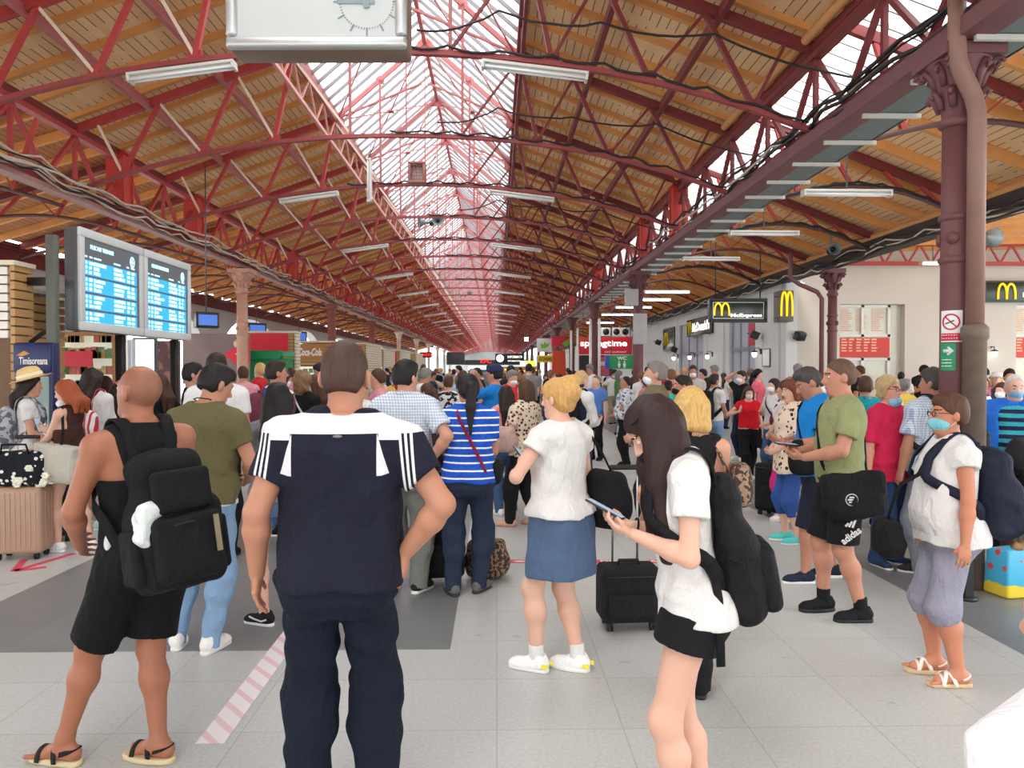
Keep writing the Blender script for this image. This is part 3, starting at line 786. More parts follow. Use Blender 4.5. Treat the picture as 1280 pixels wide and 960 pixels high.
        if style == 'pony':
            a = hp(0, -.112, 1.66); F.cap(a, hp(0, -.135, 1.65), .03 * s, .03 * s, .02)
            m = hang(a, .0, -.05, L * .45); e = V3(a[0], min(a[1] - .03, bk * s), a[2] - L * s); F.cap(hp(0, -.135, 1.65), m, .034 * s, .042 * s, .02); F.cap(m, e, .042 * s, .014 * s, .02)
        if style == 'bun': F.ell(hp(0, -.118, 1.675), V3(.055, .05, .055) * s, Rh, .02); F.ell(hp(.02, -.10, 1.735), V3(.045, .05, .04) * s, Rh, .02); fold = (.005, 70, p.seed, .5)
        if style == 'topbun': F.ell(hp(0, -.05, 1.79), V3(.04, .04, .035) * s, Rh, .01)
        if style == 'curly':
            F.ell(hp(0, -.05, 1.66), V3(.115, .105, .115) * s, Rh, .03); F.ell(hp(0, -.07, 1.58), V3(.105, .075, .085 + L * .1) * s, Rh, .03); F.cut(hp(0, .03, 1.62), Rh @ V3(0, 1, -.45)); fold = (.012, 60, p.seed)
        if style == 'wavyshort':
            F.ell(hp(0, -.03, 1.69), V3(.098, .105, .09) * s, Rh, .03); F.ell(hp(0, -.06, 1.61), V3(.08, .06, .075) * s, Rh, .03); F.cut(hp(0, .012, 1.62), Rh @ V3(0, .95, -.6)); fold = (.008, 50, p.seed)
        if style == 'crop': fold = None
        if p.vox > .016: fold = None
        p.hairo = p.part('hair', F.mesh('hair', min(p.vox, .012) if style not in ('crop',) else min(p.vox, .01), fold), hair_mat(col))
    def make_mask(p, mask):
        col, pos = mask if len(mask) == 2 else (mask, 'on'); s = p.s; dz = {'on': 0, 'chin': -.052, 'nose': -.012}[pos]; F = Fld()
        F.ell(p.hp(0, .036, 1.588 + dz), V3(.066, .074, .058) * s, p.Rh, .01); F.ell(p.hp(0, .075, 1.60 + dz), V3(.03, .048, .035) * s, p.Rh, .03)
        F.cut(p.hp(0, .022 if pos == 'on' else .03, 1.6), p.Rh @ V3(0, -1, 0)); F.cut(p.hp(0, 0, 1.638 + dz), p.Rh @ V3(0, .15, 1))
        m = p.part('face_mask', F.mesh('face_mask', min(p.vox, .012)), cloth(col))
        if p.vox < .013:
            b = MB()
            for sg in (-1, 1):
                b.tube([p.hp(sg * .062, .03, 1.625 + dz), p.hp(sg * .078, .0, 1.645), p.hp(sg * .084, -.02, 1.64)], .0016, 5); b.tube([p.hp(sg * .058, .03, 1.565 + dz), p.hp(sg * .08, -.008, 1.60), p.hp(sg * .084, -.02, 1.63)], .0016, 5)
            link('ear_loop', b.mesh('ear_loop'), cloth((225, 228, 230)), m)
    def make_glasses(p):
        b = MB(); s = p.s
        for sg in (-1, 1):
            b.tube([p.hp(sg * .032 + .021 * math.cos(t), .101, 1.650 + .016 * math.sin(t)) for t in np.linspace(0, 6.283, 15)], .0022, 5)
            b.tube([p.hp(sg * .052, .098, 1.655), p.hp(sg * .076, .05, 1.656), p.hp(sg * .082, -.02, 1.645)], .002, 5)
        b.tube([p.hp(-.011, .103, 1.652), p.hp(.011, .103, 1.652)], .002, 5)
        p.part('glasses', b.mesh('glasses'), pmat('glasses_frame', (60, 36, 34), .35, vary=0))
# ------------------------------------------------------------------ bags and luggage
def bag_root(name, label, cat, p, o, group=None):
    """a bag carried by p: its Empty stands at p-local point o, meshes are given in p's coordinates"""
    r = empty(name, p.world(o), R(p.face), label, cat, group); r['_o'] = 0; del r['_o']
    def part(nm, me, mat, par=None):
        return link(nm, me, mat, par or r, None if par else -Vector(o))
    return r, part
NYL = lambda rgb: cloth(rgb, .7)
METAL = pmat('brushed_metal', (176, 178, 180), .35, .85, .06)
def strap_pts(p, x0, zt, zb, backy, w=.05, front=True):
    """shoulder strap: from the bag top over the shoulder and back under the arm; returns points and normals"""
    e = .018; P = []; s = p.s; sg = 1 if x0 > 0 else -1
    top = 1.45 + (.054 * (.85 if p.sex == 'f' else 1) * p.q) + p.toff + .012
    P.append(p.ou + p.Ru @ V3(x0 * .8 * s, backy, (zt - .04) * s)); P.append(p.U(x0 * .9, -.10, top - .045)); P.append(p.U(x0, -.035, top)); P.append(p.U(x0 * 1.03, .035, top - .02))
    for x, z in ((1.08, 1.40), (1.18, 1.33), (1.36, 1.26)): P.append(p.surf(x0 * x, z, True, e))
    xs = np.interp(1.15, p.tz, p.tsec[0]) + p.toff * s + .012
    P.append(p.ou + p.Ru @ V3(sg * xs, .03, 1.18 * s)); P.append(p.ou + p.Ru @ V3(sg * xs * .97, -.07, 1.10 * s)); P.append(p.ou + p.Ru @ V3(x0 * 1.15 * s, backy + .0, zb * s))
    c = p.U(0, -.01, 1.25); N = []
    for i, q in enumerate(P):
        v = q - c
        if i in (2, 3): v = p.Ru @ V3(0, .1 * (i - 2), 1)
        elif i < 2: v = p.Ru @ V3(0, -1, .6)
        else: v[2] *= .15
        N.append(nrm(v))
    # refine
    t = np.linspace(0, len(P) - 1, 34); P = np.array(P); N = np.array(N); f = np.floor(t).astype(int).clip(0, len(P) - 2)
    def cr(A):
        out = []
        for k, u in zip(f, t - f):
            a, b, c2, d = A[max(k - 1, 0)], A[k], A[k + 1], A[min(k + 2, len(A) - 1)]
            out.append(.5 * ((2 * b) + (-a + c2) * u + (2 * a - 5 * b + 4 * c2 - d) * u * u + (-a + 3 * b - 3 * c2 + d) * u ** 3))
        return np.array(out)
    return [Vector(v) for v in cr(P)], [Vector(v) for v in cr(N)]
def backpack(p, label, rgb, w=.31, h=.46, d=.17, zc=1.20, pockets=1, tilt=0, accent=None, straps=(-1, 1), sx=.095, dx=0, mat=None, group=None, pieces=None):
    s = p.s; o = p.toff; yb = min(p.surf(0, 1.3, False)[1], p.surf(0, 1.2, False)[1]); yb = (np.linalg.inv(p.Ru) @ (p.surf(0, 1.28, False) - p.ou))[1]
    c = V3(dx, yb - d / 2 - .004, zc * s); Rb = p.Ru @ rotX(R(tilt)); cc = p.ou + p.Ru @ c
    r, part = bag_root('backpack', label, 'backpack', p, cc - V3(0, 0, h / 2), group); m = mat or NYL(rgb); vx = max(.006, p.vox)
    L = lambda x, y, z: cc + Rb @ V3(x, y, z)
    F = Fld(); F.box(L(0, d * .10, h * .17), (w * .84, d * .74, h * .60), .055, Rb, .06); F.box(L(0, 0, -h * .18), (w, d, h * .62), .06, Rb, .09); F.ell(L(0, d * .08, h / 2 - .08), (w * .38, d * .40, .08), Rb, .06)
    part('body', F.mesh('backpack_body', vx, (.006, 24, p.seed + 9)), m)
    if pockets:
        F = Fld(); F.box(L(0, -d / 2 - .015, -h * .2), (w * .82, .075, h * .46), .034, Rb, .02)
        fp = part('front_pocket', F.mesh('front_pocket', vx, (.003, 25, p.seed + 19)), m)
        b = MB(); b.tube([L(w * .36 * math.cos(t), -d / 2 - .052 + .012 * abs(math.cos(t)), -h * .06 + .04 * math.sin(t) - .02) for t in np.linspace(0, math.pi, 13)], .003, 5)
        b.box(L(w * .33, -d / 2 - .05, -h * .1), (.012, .008, .03)); link('zipper', b.mesh('zipper'), pmat('zip', (58, 58, 60), .4, .5, 0), fp)
    if pockets > 1:
        F = Fld(); F.box(L(0, -d / 2 - .012, h * .2), (w * .7, .05, h * .3), .024, Rb, .02)
        part('top_pocket', F.mesh('top_pocket', vx), m)
        for sg in (-1, 1):
            F = Fld(); F.box(L(sg * (w / 2 + .005), 0, -h * .22), (.05, d * .7, h * .4), .022, Rb, .02); part('side_pocket', F.mesh('side_pocket', vx), m)
    b = MB(); hy = .02
    b.tube([L(-.035, d / 2 - .03, h / 2 - .01), L(-.03, d / 2 - .025, h / 2 + .03), L(.03, d / 2 - .025, h / 2 + .03), L(.035, d / 2 - .03, h / 2 - .01)], .008, 6); part('grab_handle', b.mesh('grab_handle'), m)
    for sg in straps:
        P, N = strap_pts(p, sg * sx, zc + h / 2 / s - .02, zc - h / 2 / s + .06, yb - .01)
        b = MB(); b.ribbon(P, N, .052, .009); part('shoulder_strap', b.mesh('shoulder_strap'), m)
    for nm, fn, mt in (pieces or ()): part(nm, fn(L, Rb, vx), mt)
    return r
def soft_bag(p, name, label, cat, c, dims, mat, rad=.04, Rb=None, strap=None, strapmat=None, fold=.006, flap=False, handles=0, extra=None, group=None):
    """bag hanging at p-local c; strap = list of p-local points"""
    r, part = bag_root(name, label, cat, p, V3(*c) - V3(0, 0, dims[2] / 2), group); vx = max(.006, p.vox); Rb = np.eye(3) if Rb is None else Rb
    F = Fld(); F.box(c, (dims[0] * .9, dims[1] * .9, dims[2]), rad, Rb, .02); F.ell(V3(*c) - V3(0, 0, dims[2] * .12), V3(*dims) * V3(.56, .55, .42), Rb, .06); part('body', F.mesh('bag_body', vx, (fold, 25, p.seed + 77)), mat); L = lambda x, y, z: V3(*c) + Rb @ V3(x, y, z)
    if flap: F = Fld(); F.box(L(0, .006, dims[2] * .2), (dims[0] * 1.03, dims[1] * 1.08, dims[2] * .55), rad * .8, Rb); part('flap', F.mesh('flap', vx), mat)
    for k in range(handles):
        y = dims[1] * .3 * (1 if k else -1); b = MB(); a = dims[0] * .28; t0 = dims[2] / 2 - .01; hh = dims[0] * .42
        b.tube([L(-a, y, t0)] + [L(-a * math.cos(t), y, t0 + hh * math.sin(t)) for t in np.linspace(.2, 2.94, 9)] + [L(a, y, t0)], .008, 6); part('handle', b.mesh('handle'), strapmat or mat)
    if strap:
        P = [Vector(q) for q in strap]; ctr = V3(0, 0, 1.2 * p.s); b = MB(); N = [nrm(V3(q.x, q.y, .001 if abs(q.x) + abs(q.y) > .13 else .2)) for q in P]
        b.ribbon(P, N, .024, .006); part('strap', b.mesh('strap'), strapmat or mat)
    for nm, me, mt in (extra or ()): part(nm, me, mt)
    return r
def sash(p, side, zhip=.98, n=15, front=True, back=True):
    """crossbody strap loop: shoulder on `side` to the opposite hip"""
    pts = []
    top = 1.45 + .054 * (.85 if p.sex == 'f' else 1) * p.q + p.toff + .01
    if back:
        for i in range(n):
            t = i / (n - 1); x = side * (.085 - t * (.085 + .15)); z = 1.46 - t * (1.46 - zhip); pts.append(p.surf(x, z, False, .008))
        pts = pts[::-1]
    pts.append(p.U(side * .085, -.02, top))
    if front:
        for i in range(n):
            t = i / (n - 1); x = side * (.085 - t * (.085 + .15)); z = 1.44 - t * (1.44 - zhip); pts.append(p.surf(x, z, True, .008))
    return pts
def suitcase(label, x, y, rz, rgb, w=.42, h=.58, d=.26, ribs=True, ext=.40, soft=False, tilt=0, group=None, mat=None):
    r = empty('suitcase', (x, y, 0), rz, label, 'suitcase', group); m = mat or pmat('shell_%d_%d_%d' % tuple(rgb), rgb, .75 if soft else .38, 0, .08)
    z0 = .055; b = MB(); b.bb((-w / 2, -d / 2, z0), (w / 2, d / 2, z0 + h)); b.build('shell', m, r, .045, 4)
    if ribs:
        b = MB(); n = 9
        for i in range(n):
            u = -w / 2 + .05 + (w - .1) * i / (n - 1)
            for sg in (-1, 1): b.bar((u, sg * (d / 2 + .001), z0 + .05), (u, sg * (d / 2 + .001), z0 + h - .05), .014, .010)
        for sg in (-1, 1):
            for v in (-.06, 0, .06): b.bar((sg * (w / 2 + .001), v, z0 + .05), (sg * (w / 2 + .001), v, z0 + h - .05), .010, .014, 0, (1, 0, 0))
        b.build('ribs', m, r)
    if soft:
        b = MB(); b.bb((-w * .4, -d / 2 - .03, z0 + .05), (w * .4, -d / 2 + .01, z0 + h * .55)); b.build('front_pocket', m, r, .02, 3)
        b = MB(); b.tube([(-w / 2 + .03, -d / 2 - .004, z0 + h - .05), (w / 2 - .03, -d / 2 - .004, z0 + h - .05)], .004, 5); b.build('zipper', pmat('zip', (58, 58, 60), .4, .5, 0), r)
    for sx in (-1, 1):
        for sy in (-1, 1):
            b = MB(); b.box((sx * (w / 2 - .06), sy * (d / 2 - .05), .06), (.03, .04, .03))
            for o in (-.012, .012): b.tube([(sx * (w / 2 - .06) + o - .005, sy * (d / 2 - .05), .027), (sx * (w / 2 - .06) + o + .005, sy * (d / 2 - .05), .027)], .027, 14)
            b.build('wheel', RUB_K, r)
    if ext:
        hd = empty('telescopic_handle', (0, 0, 0)); hd.parent = r
        b = MB(); yy = d / 2 - .03
        for sg in (-1, 1): b.tube([(sg * .085, yy, z0 + h - .02), (sg * .085, yy, z0 + h + ext)], .0075, 8)
        b.build('tube', METAL, hd); b = MB(); b.box((0, yy, z0 + h + ext + .012), (.215, .032, .034)); b.build('grip', RUB_K, hd, .01)
    b = MB(); b.tube([(-.07, 0, z0 + h), (-.065, 0, z0 + h + .03), (.065, 0, z0 + h + .03), (.07, 0, z0 + h)], .01, 6); b.build('carry_handle', RUB_K, r)
    return r
def phone(p, pt, f, n, label, size=(.074, .15, .009)):
    """phone held at p-local pt: long axis f, screen normal n"""
    f, n = nrm(f), nrm(n); n = nrm(n - f * (n @ f)); x = np.cross(f, n)
    r, part = bag_root('phone', label, 'phone', p, V3(*pt)); rot = Matrix(((x[0], f[0], n[0]), (x[1], f[1], n[1]), (x[2], f[2], n[2])))
    b = MB(); b.box(Vector(pt), size, 0, rot); part('case', b.mesh('case', .003), pmat('phone_case', (26, 26, 30), .3, 0, 0))
    b = MB(); b.box(Vector(pt) + Vector(n) * (size[2] / 2 + .0004), (size[0] * .92, size[1] * .95, .001), 0, rot); part('screen', b.mesh('screen'), emat('phone_screen', (150, 170, 190), .35)); return r
# ------------------------------------------------------------------ the station hall
XC, HW = -1.37, 5.02; XL, XR = XC - HW, XC + HW
ZE, HS, ZSK, ZRG = 5.35, 1.73, 6.53, 8.14       # eave, skylight half width, skylight foot, ridge
ZB = 4.42                                         # lattice girder foot
Y0, Y1 = -14.0, 150.0  # roof carried on unseen behind the camera to cut light from there
TY = [5.65 + 3.1 * k for k in range(47)]
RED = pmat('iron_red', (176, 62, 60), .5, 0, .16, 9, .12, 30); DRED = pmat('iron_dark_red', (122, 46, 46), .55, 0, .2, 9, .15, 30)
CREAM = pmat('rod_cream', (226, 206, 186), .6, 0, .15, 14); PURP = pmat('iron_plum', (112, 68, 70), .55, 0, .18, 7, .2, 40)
PINK = pmat('iron_pink', (172, 96, 94), .55, 0, .15, 9)  # last is a pinkish red for left purlins and lantern iron
# floor
k = MB_('granite_floor', .34, spec=.4); x, y, z = k.xyz()
sp = k.noise(55, 2); big = k.noise(.55, 4)
pat = k.noise(.9, 2)
def inb(e, a, b): return (e > a) * (e < b)
jx = ((x / .60).fract() < .011).max((y / .60).fract() < .011)
tid = k.noise(1.0, 0, k.combine((x / .60).floor() * 7.31, (y / .60).floor() * 3.17, 0.0))
dark = inb(x, -3.65, -.28) * inb(y, 4.66, 9.6)
dark = dark.max(inb(x, 3.15, 4.35) * (y > 2.0)).max(inb(x, -3.65, -.28) * inb(y, 12.5, 18)).max(inb(x, 3.15, 8.5) * inb(y, 3.2, 4.9) * (x > 3.9))
mid = inb(x, -.28, 3.15) * inb(y, 7.2, 7.26)
lightc = k.mix(sp * .75 + tid * .25, s2l((156, 158, 156)), s2l((214, 216, 212)))
darkc = k.mix(sp * .7 + tid * .3, s2l((88, 91, 93)), s2l((126, 129, 130)))
col = k.mix(dark, lightc, darkc); col = k.mix(big * .3, col, s2l((170, 169, 164)))
col = k.mix(jx * .32, col, s2l((96, 96, 94))); col = k.mix((k.noise(3.2, 5) > .69) * .25, col, s2l((90, 90, 88)))
k.color(col); k.rough(k.noise(2.5, 4) * .22 + .24); k.bump(sp - jx * .6, .06, .002)
b = MB(); b.add([(-22, -30, 0), (22, -30, 0), (22, 170, 0), (-22, 170, 0)], [(0, 1, 2, 3)]); struct(b.build('floor', k.m))
# boarded roof: boards run along the hall, timber rafters down the slope
def wood(name, axis, lo, hi, gap=.1):
    k = MB_(name, .72, spec=.2); c = k.xyz(); u = c[axis]; n0 = k.noise(1.0, 0, k.combine((u / .115).floor() * 5.7, (c[1] / 2.4 + (u / .115).floor() * .37).floor() * 3.1, 0.0))
    g = k.noise(6, 4, k.mapped((6, .35, 6)))
    col = k.mix(n0 * .65 + g * .35, s2l(lo), s2l(hi)); line = ((u / .115).fract() < gap)
    brk = k.noise(1.6, 2, k.mapped((1, 1.4, 1))) > .42
    k.color(k.mix(line * brk * .85, col, s2l((58, 34, 24)))); k.bump(g - line * 2.0, .25, .01); return k.m
BOARD = wood('roof_boards', 0, (218, 172, 124), (250, 216, 170))
TIMB = pmat('rafter_timber', (222, 158, 92), .7, 0, .2, 3)
def slope(name, xa, za, xb, zb, ya, yb, sp, mat, rw=.085, rh=.075):
    """boards between eave (xa,za) and top (xb,zb), with rafters under them"""
    b = MB(); t = .03; d = Vector((xb - xa, 0, zb - za)); n = Vector((-d.z, 0, d.x)).normalized()
    if n.z < 0: n = -n
    A, Bv = Vector((xa, 0, za)), Vector((xb, 0, zb)); vs = []
    for yy in (ya, yb):
        for p_ in (A, Bv, Bv + n * t, A + n * t): vs.append(p_ + Vector((0, yy, 0)))
    b.add(vs, [(0, 1, 2, 3), (7, 6, 5, 4), (0, 4, 5, 1), (3, 2, 6, 7), (0, 3, 7, 4), (1, 5, 6, 2)], 0)
    yy = ya + .2
    while yy < yb:
        b.bar(A - n * rh / 2 + Vector((0, yy, 0)), Bv - n * rh / 2 + Vector((0, yy, 0)), rw, rh, 1, n); yy += sp
    return struct(b.build(name, [mat, TIMB]))
slope('ceiling_left', XL - .25, ZE + .11, XC - HS, ZSK + .24, Y0, Y1, .775, BOARD)
slope('ceiling_right', XR + .25, ZE + .11, XC + HS, ZSK + .24, Y0, Y1, .775, BOARD)
AXO, AZO, AXG, AZG, AXI, AZI = 7.5, 4.38, 5.15, 5.26, 3.9, 5.72       # right aisle: outer eave, glass foot, inner top
slope('ceiling_aisle_right', AXO, AZO, AXG, AZG, Y0, 110, 1.0, BOARD, .08, .14)
LXO, LZO = -11.0, 4.66
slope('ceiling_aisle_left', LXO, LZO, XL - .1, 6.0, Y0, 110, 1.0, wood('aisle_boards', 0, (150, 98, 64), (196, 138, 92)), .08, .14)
slope('ceiling_outer_right', 17, 5.05, AXO + .2, 4.9, 8, 20.2, .9, BOARD, .08, .12)
# skylight glazing and glazing bars
k = MB_('skylight_glass', .25); nt = k.nt; k.color(s2l((236, 240, 242)))
tr = nt.nodes.new('ShaderNodeBsdfTranslucent'); tr.inputs[0].default_value = (.93, .95, .96, 1); tp = nt.nodes.new('ShaderNodeBsdfTransparent'); tp.inputs[0].default_value = (.97, .98, .99, 1)
mx = nt.nodes.new('ShaderNodeMixShader'); mx.inputs[0].default_value = .62; nt.links.new(tr.outputs[0], mx.inputs[1]); nt.links.new(tp.outputs[0], mx.inputs[2])
nt.links.new(mx.outputs[0], nt.nodes['Material Output'].inputs[0]); GLASS = k.m
def glazing(name, xa, za, xb, zb, ya, yb, sp, barm):
    b = MB(); d = Vector((xb - xa, 0, zb - za)); n = Vector((-d.z, 0, d.x)).normalized(); n = n if n.z > 0 else -n
    b.add([(xa, ya, za), (xb, ya, zb), (xb, yb, zb), (xa, yb, za)], [(0, 1, 2, 3)]); g = struct(b.build(name, GLASS))
    b = MB(); yy = ya
    while yy < yb:
        b.bar(Vector((xa, yy, za)) - n * .035, Vector((xb, yy, zb)) - n * .035, .028, .055, 0, n); yy += sp
    b.build('window_frame', barm, g); return g
GBAR = pmat('glazing_bar', (128, 120, 122), .5, 0, .1)
glazing('window_1', XC - HS, ZSK + .1, XC, ZRG, Y0, Y1, .42, GBAR); glazing('window_2', XC + HS, ZSK + .1, XC, ZRG, Y0, Y1, .42, GBAR)
glazing('window_3', AXG, AZG, AXI, AZI, Y0, 110, .3, pmat('glazing_bar_aisle', (196, 190, 190), .5, 0, .1))
# long iron members of the nave
def longbar(name, x, z, w, h, m, ya=Y0, yb=Y1, label=None, cat='beam', rot=0):
    b = MB(); b.bb((x - w / 2, ya, z - h / 2), (x + w / 2, yb, z + h / 2)); o = b.build(name, m); o['kind'] = 'structure'; return o
for sg in (-1, 1):
    for fr in (.34, .68):
        xx = XC + sg * (HW + (HS - HW) * fr); zz = ZE + (ZSK - ZE) * fr
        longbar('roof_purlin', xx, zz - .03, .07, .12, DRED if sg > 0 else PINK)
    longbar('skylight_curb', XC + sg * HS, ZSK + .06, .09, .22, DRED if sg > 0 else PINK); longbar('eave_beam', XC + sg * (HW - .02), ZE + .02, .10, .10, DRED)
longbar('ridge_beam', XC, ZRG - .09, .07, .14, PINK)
PIPE = pmat('eave_pole', (206, 150, 92), .5, 0, .1); b = MB(); b.tube([(XR - .14, Y0, ZE + .09), (XR - .14, 110, ZE + .09)], .055, 8)
tag(b.build('eave_pipe', PIPE), kind='structure')
b = MB(); b.tube([(AXO - .12, Y0, AZO - .08), (AXO - .12, 110, AZO - .08)], .07, 8); tag(b.build('aisle_eave_pipe', PIPE), kind='structure')
# lattice girders (one thing a side)
def girder(x, label, m1, m2, yb=Y1, step=3.1):
    r = empty('lattice_girder', (x, Y0, ZB), 0, label, 'girder')
    def add(nm, b, m): return b.build(nm, m, r, loc=(-x, -Y0, -ZB))
    for nm, z in (('top_chord', ZE - .06), ('bottom_chord', ZB)):
        b = MB(); b.bb((x - .06, Y0, z - .05), (x + .06, yb, z + .05)); add(nm, b, m1)
    b = MB(); yy = TY[0] - step * 2
    while yy < yb - step:
        for q in range(2):
            ya, yc, ym = yy + q * step / 2, yy + (q + 1) * step / 2, yy + (q + .5) * step / 2
            if ya > Y0:
                b.bar((x, ya, ZE - .1), (x, ym, ZB + .04), .05, .06, 0, (1, 0, 0)); b.bar((x, yc, ZE - .1), (x, ym, ZB + .04), .05, .06, 0, (1, 0, 0))
                b.bar((x, ya, ZE - .1), (x, ya, ZB + .04), .06, .05, 0, (1, 0, 0))
        yy += step
    tag(add('lattice_bars', b, m2), kind='stuff'); return r
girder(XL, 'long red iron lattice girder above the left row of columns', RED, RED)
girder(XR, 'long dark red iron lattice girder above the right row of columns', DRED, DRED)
def sgirder(x, label, m):
    r = empty('skylight_lattice', (x, Y0, ZSK - .5), 0, label, 'girder'); f = lambda b, nm: b.build(nm, m, r, loc=(-x, -Y0, -(ZSK - .5)))
    b = MB(); b.bb((x - .025, Y0, ZSK - .56), (x + .025, Y1, ZSK - .5)); f(b, 'bottom_chord')
    b = MB(); yy = TY[0] - 3.1
    while yy < Y1 - 3.2:
        for q in range(3):
            ya = yy + q * 3.1 / 3; ym = ya + 3.1 / 6
            b.bar((x, ya, ZSK - .02), (x, ym, ZSK - .52), .025, .03, 0, (1, 0, 0)); b.bar((x, ya + 3.1 / 3, ZSK - .02), (x, ym, ZSK - .52), .025, .03, 0, (1, 0, 0))
        yy += 3.1
    tag(f(b, 'lattice_bars'), kind='stuff')
sgirder(XC - HS, 'pale red lattice along the left edge of the skylight', pmat('iron_pale', (214, 150, 140), .55, 0, .12)); sgirder(XC + HS, 'dark red lattice along the right edge of the skylight', DRED)
# plates, gutter
longbar('plate_beam_left', XL, 4.30, .18, .07, pmat('plate_grey_red', (168, 122, 116), .6, 0, .2, 8)); longbar('plate_beam_right', XR, 4.31, .26, .14, PURP)
k = pmat('gutter_grey', (104, 116, 116), .5, 0, .2, 5, .3, 25)
b = MB(); b.bb((XR + .14, Y0, 4.25), (XR + .52, 110, 4.29)); b.bb((XR + .50, Y0, 4.25), (XR + .53, 110, 4.38)); tag(b.build('gutter', k), kind='structure')
BAT = pmat('batten_white', (206, 202, 192), .5, 0, .1)
for i in range(40):
    b = MB(); b.bb((XR - .02, -.018, -.045), (XR + .56, .018, -.002)); tag(b.build('gutter_bracket', BAT, loc=(0, 5.79 + .895 * i, 4.245)), 'pale flat bracket under the grey gutter of the right aisle', 'bracket', 'gutter brackets along the right aisle')
longbar('outer_plate_beam', AXO, 4.14, .34, .3, pmat('beam_dark', (58, 50, 46), .7, 0, .3, 5, .3, 30), 4, 110)  # dark brown outer beam with uneven tone
# trusses
def ztie(u): return ZB + .87 * (1 - abs(u) ** 2.2)
def zraf(u):
    a = abs(u) * HW
    return ZE + (ZSK - ZE) * (HW - a) / (HW - HS) if a > HS else ZSK + .02 + (ZRG - ZSK) * (HS - a) / HS
def truss(Y, label, group=None):
    r = empty('roof_truss', (XC, Y, ZB), 0, label, 'roof truss', group)
    for sg in (-1, 1):
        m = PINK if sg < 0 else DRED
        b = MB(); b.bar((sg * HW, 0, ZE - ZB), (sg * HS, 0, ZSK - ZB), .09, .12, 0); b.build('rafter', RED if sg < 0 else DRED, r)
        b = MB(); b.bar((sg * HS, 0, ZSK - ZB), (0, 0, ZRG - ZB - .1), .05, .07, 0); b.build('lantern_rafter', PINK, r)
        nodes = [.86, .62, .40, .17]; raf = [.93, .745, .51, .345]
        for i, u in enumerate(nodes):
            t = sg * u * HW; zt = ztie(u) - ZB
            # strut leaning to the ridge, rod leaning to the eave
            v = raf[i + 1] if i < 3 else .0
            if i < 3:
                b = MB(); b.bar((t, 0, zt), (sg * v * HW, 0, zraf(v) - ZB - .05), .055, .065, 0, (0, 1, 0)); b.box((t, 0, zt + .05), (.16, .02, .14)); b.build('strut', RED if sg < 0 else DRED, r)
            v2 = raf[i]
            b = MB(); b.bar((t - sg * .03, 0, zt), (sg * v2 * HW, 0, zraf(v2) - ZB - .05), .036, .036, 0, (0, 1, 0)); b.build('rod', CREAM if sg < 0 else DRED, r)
        t = sg * .17 * HW; b = MB()
        b.bar((t, 0, ztie(.17) - ZB), (sg * HS * .5, 0, zraf(.172) - ZB - .06), .04, .05, 0, (0, 1, 0)); b.bar((sg * HS, 0, ZSK - ZB), (sg * .06, 0, (ZSK + ZRG) / 2 - ZB - .1), .035, .04, 0, (0, 1, 0))
        b.box((sg * HS * .98, 0, ZSK - ZB - .02), (.26, .022, .24)); b.box((sg * HS * .5, 0, zraf(.172) - ZB - .06), (.16, .02, .16)); b.build('lantern_brace', PINK, r)
    b = MB(); b.box((0, 0, ZRG - ZB - .16), (.3, .022, .26)); b.bar((0, 0, ZRG - ZB - .2), (0, 0, ztie(0) - ZB), .022, .025, 0, (0, 1, 0)); b.build('king_rod', PINK, r)
    n = 26; b = MB()
    for i in range(n):
        u0, u1 = -1 + 2 * i / n, -1 + 2 * (i + 1) / n; b.bar((u0 * HW, 0, ztie(u0) - ZB), (u1 * HW, 0, ztie(u1) - ZB), .075, .055, 0)
    b.build('tie', pmat('tie_red', (150, 66, 66), .55, 0, .2, 9), r); return r
ORD = ['first', 'second', 'third', 'fourth', 'fifth', 'sixth', 'seventh', 'eighth']
T0 = truss(TY[0], 'red bowed roof truss nearest overhead, seen only at the upper corners')
for i, Y in enumerate(TY[1:]):
    if i < 7: dup(T0, (XC, Y, ZB), None, 'red iron roof truss with bowed tie, %s one beyond the hanging clock' % ORD[i])
    else: dup(T0, (XC, Y, ZB), None, 'red iron roof truss with bowed tie far down the hall', 'far roof trusses')
# lantern wind bracing
for i in range(0, 30):
    Y = TY[i]
    for sg in (-1, 1):
        b = MB(); b.bar((sg * (HS - .05), 0, ZSK - .02), (sg * .08, 3.1, ZRG - .22), .02, .03, 0); b.bar((sg * (HS - .05), 3.1, ZSK - .02), (sg * .08, 0, ZRG - .22), .02, .03, 0)
        b.box((sg * HS * .5, 1.55, (ZSK + ZRG) / 2 - .13), (.12, .16, .02)); tag(b.build('wind_brace', PINK, loc=(XC, Y, 0)), 'thin pale red crossed brace under the skylight glass', 'brace', 'skylight wind braces')
# red box posts standing on the girders
for x, ys, side in ((XL, (TY[2] + 1.4, TY[3] + 1.5, TY[6], TY[9], TY[12]), 'left'), (XR, (TY[3] + .4, TY[4] + .7, TY[7], TY[10], TY[13]), 'right')):
    for j, Y in enumerate(ys):
        b = MB(); b.box((0, 0, .5), (.24, .3, .92)); b.box((0, -.16, .5), (.3, .03, .96)); b.box((0, .16, .5), (.3, .03, .96)); b.box((0, 0, .02), (.34, .4, .04)); b.box((0, 0, .97), (.34, .4, .04))
        tag(b.build('girder_post', pmat('iron_bright_red', (196, 60, 52), .5, 0, .12), loc=(x, Y, ZB - .02)), 'bright red box post within the %s lattice girder, %s along it' % (side, ORD[j]), 'post')
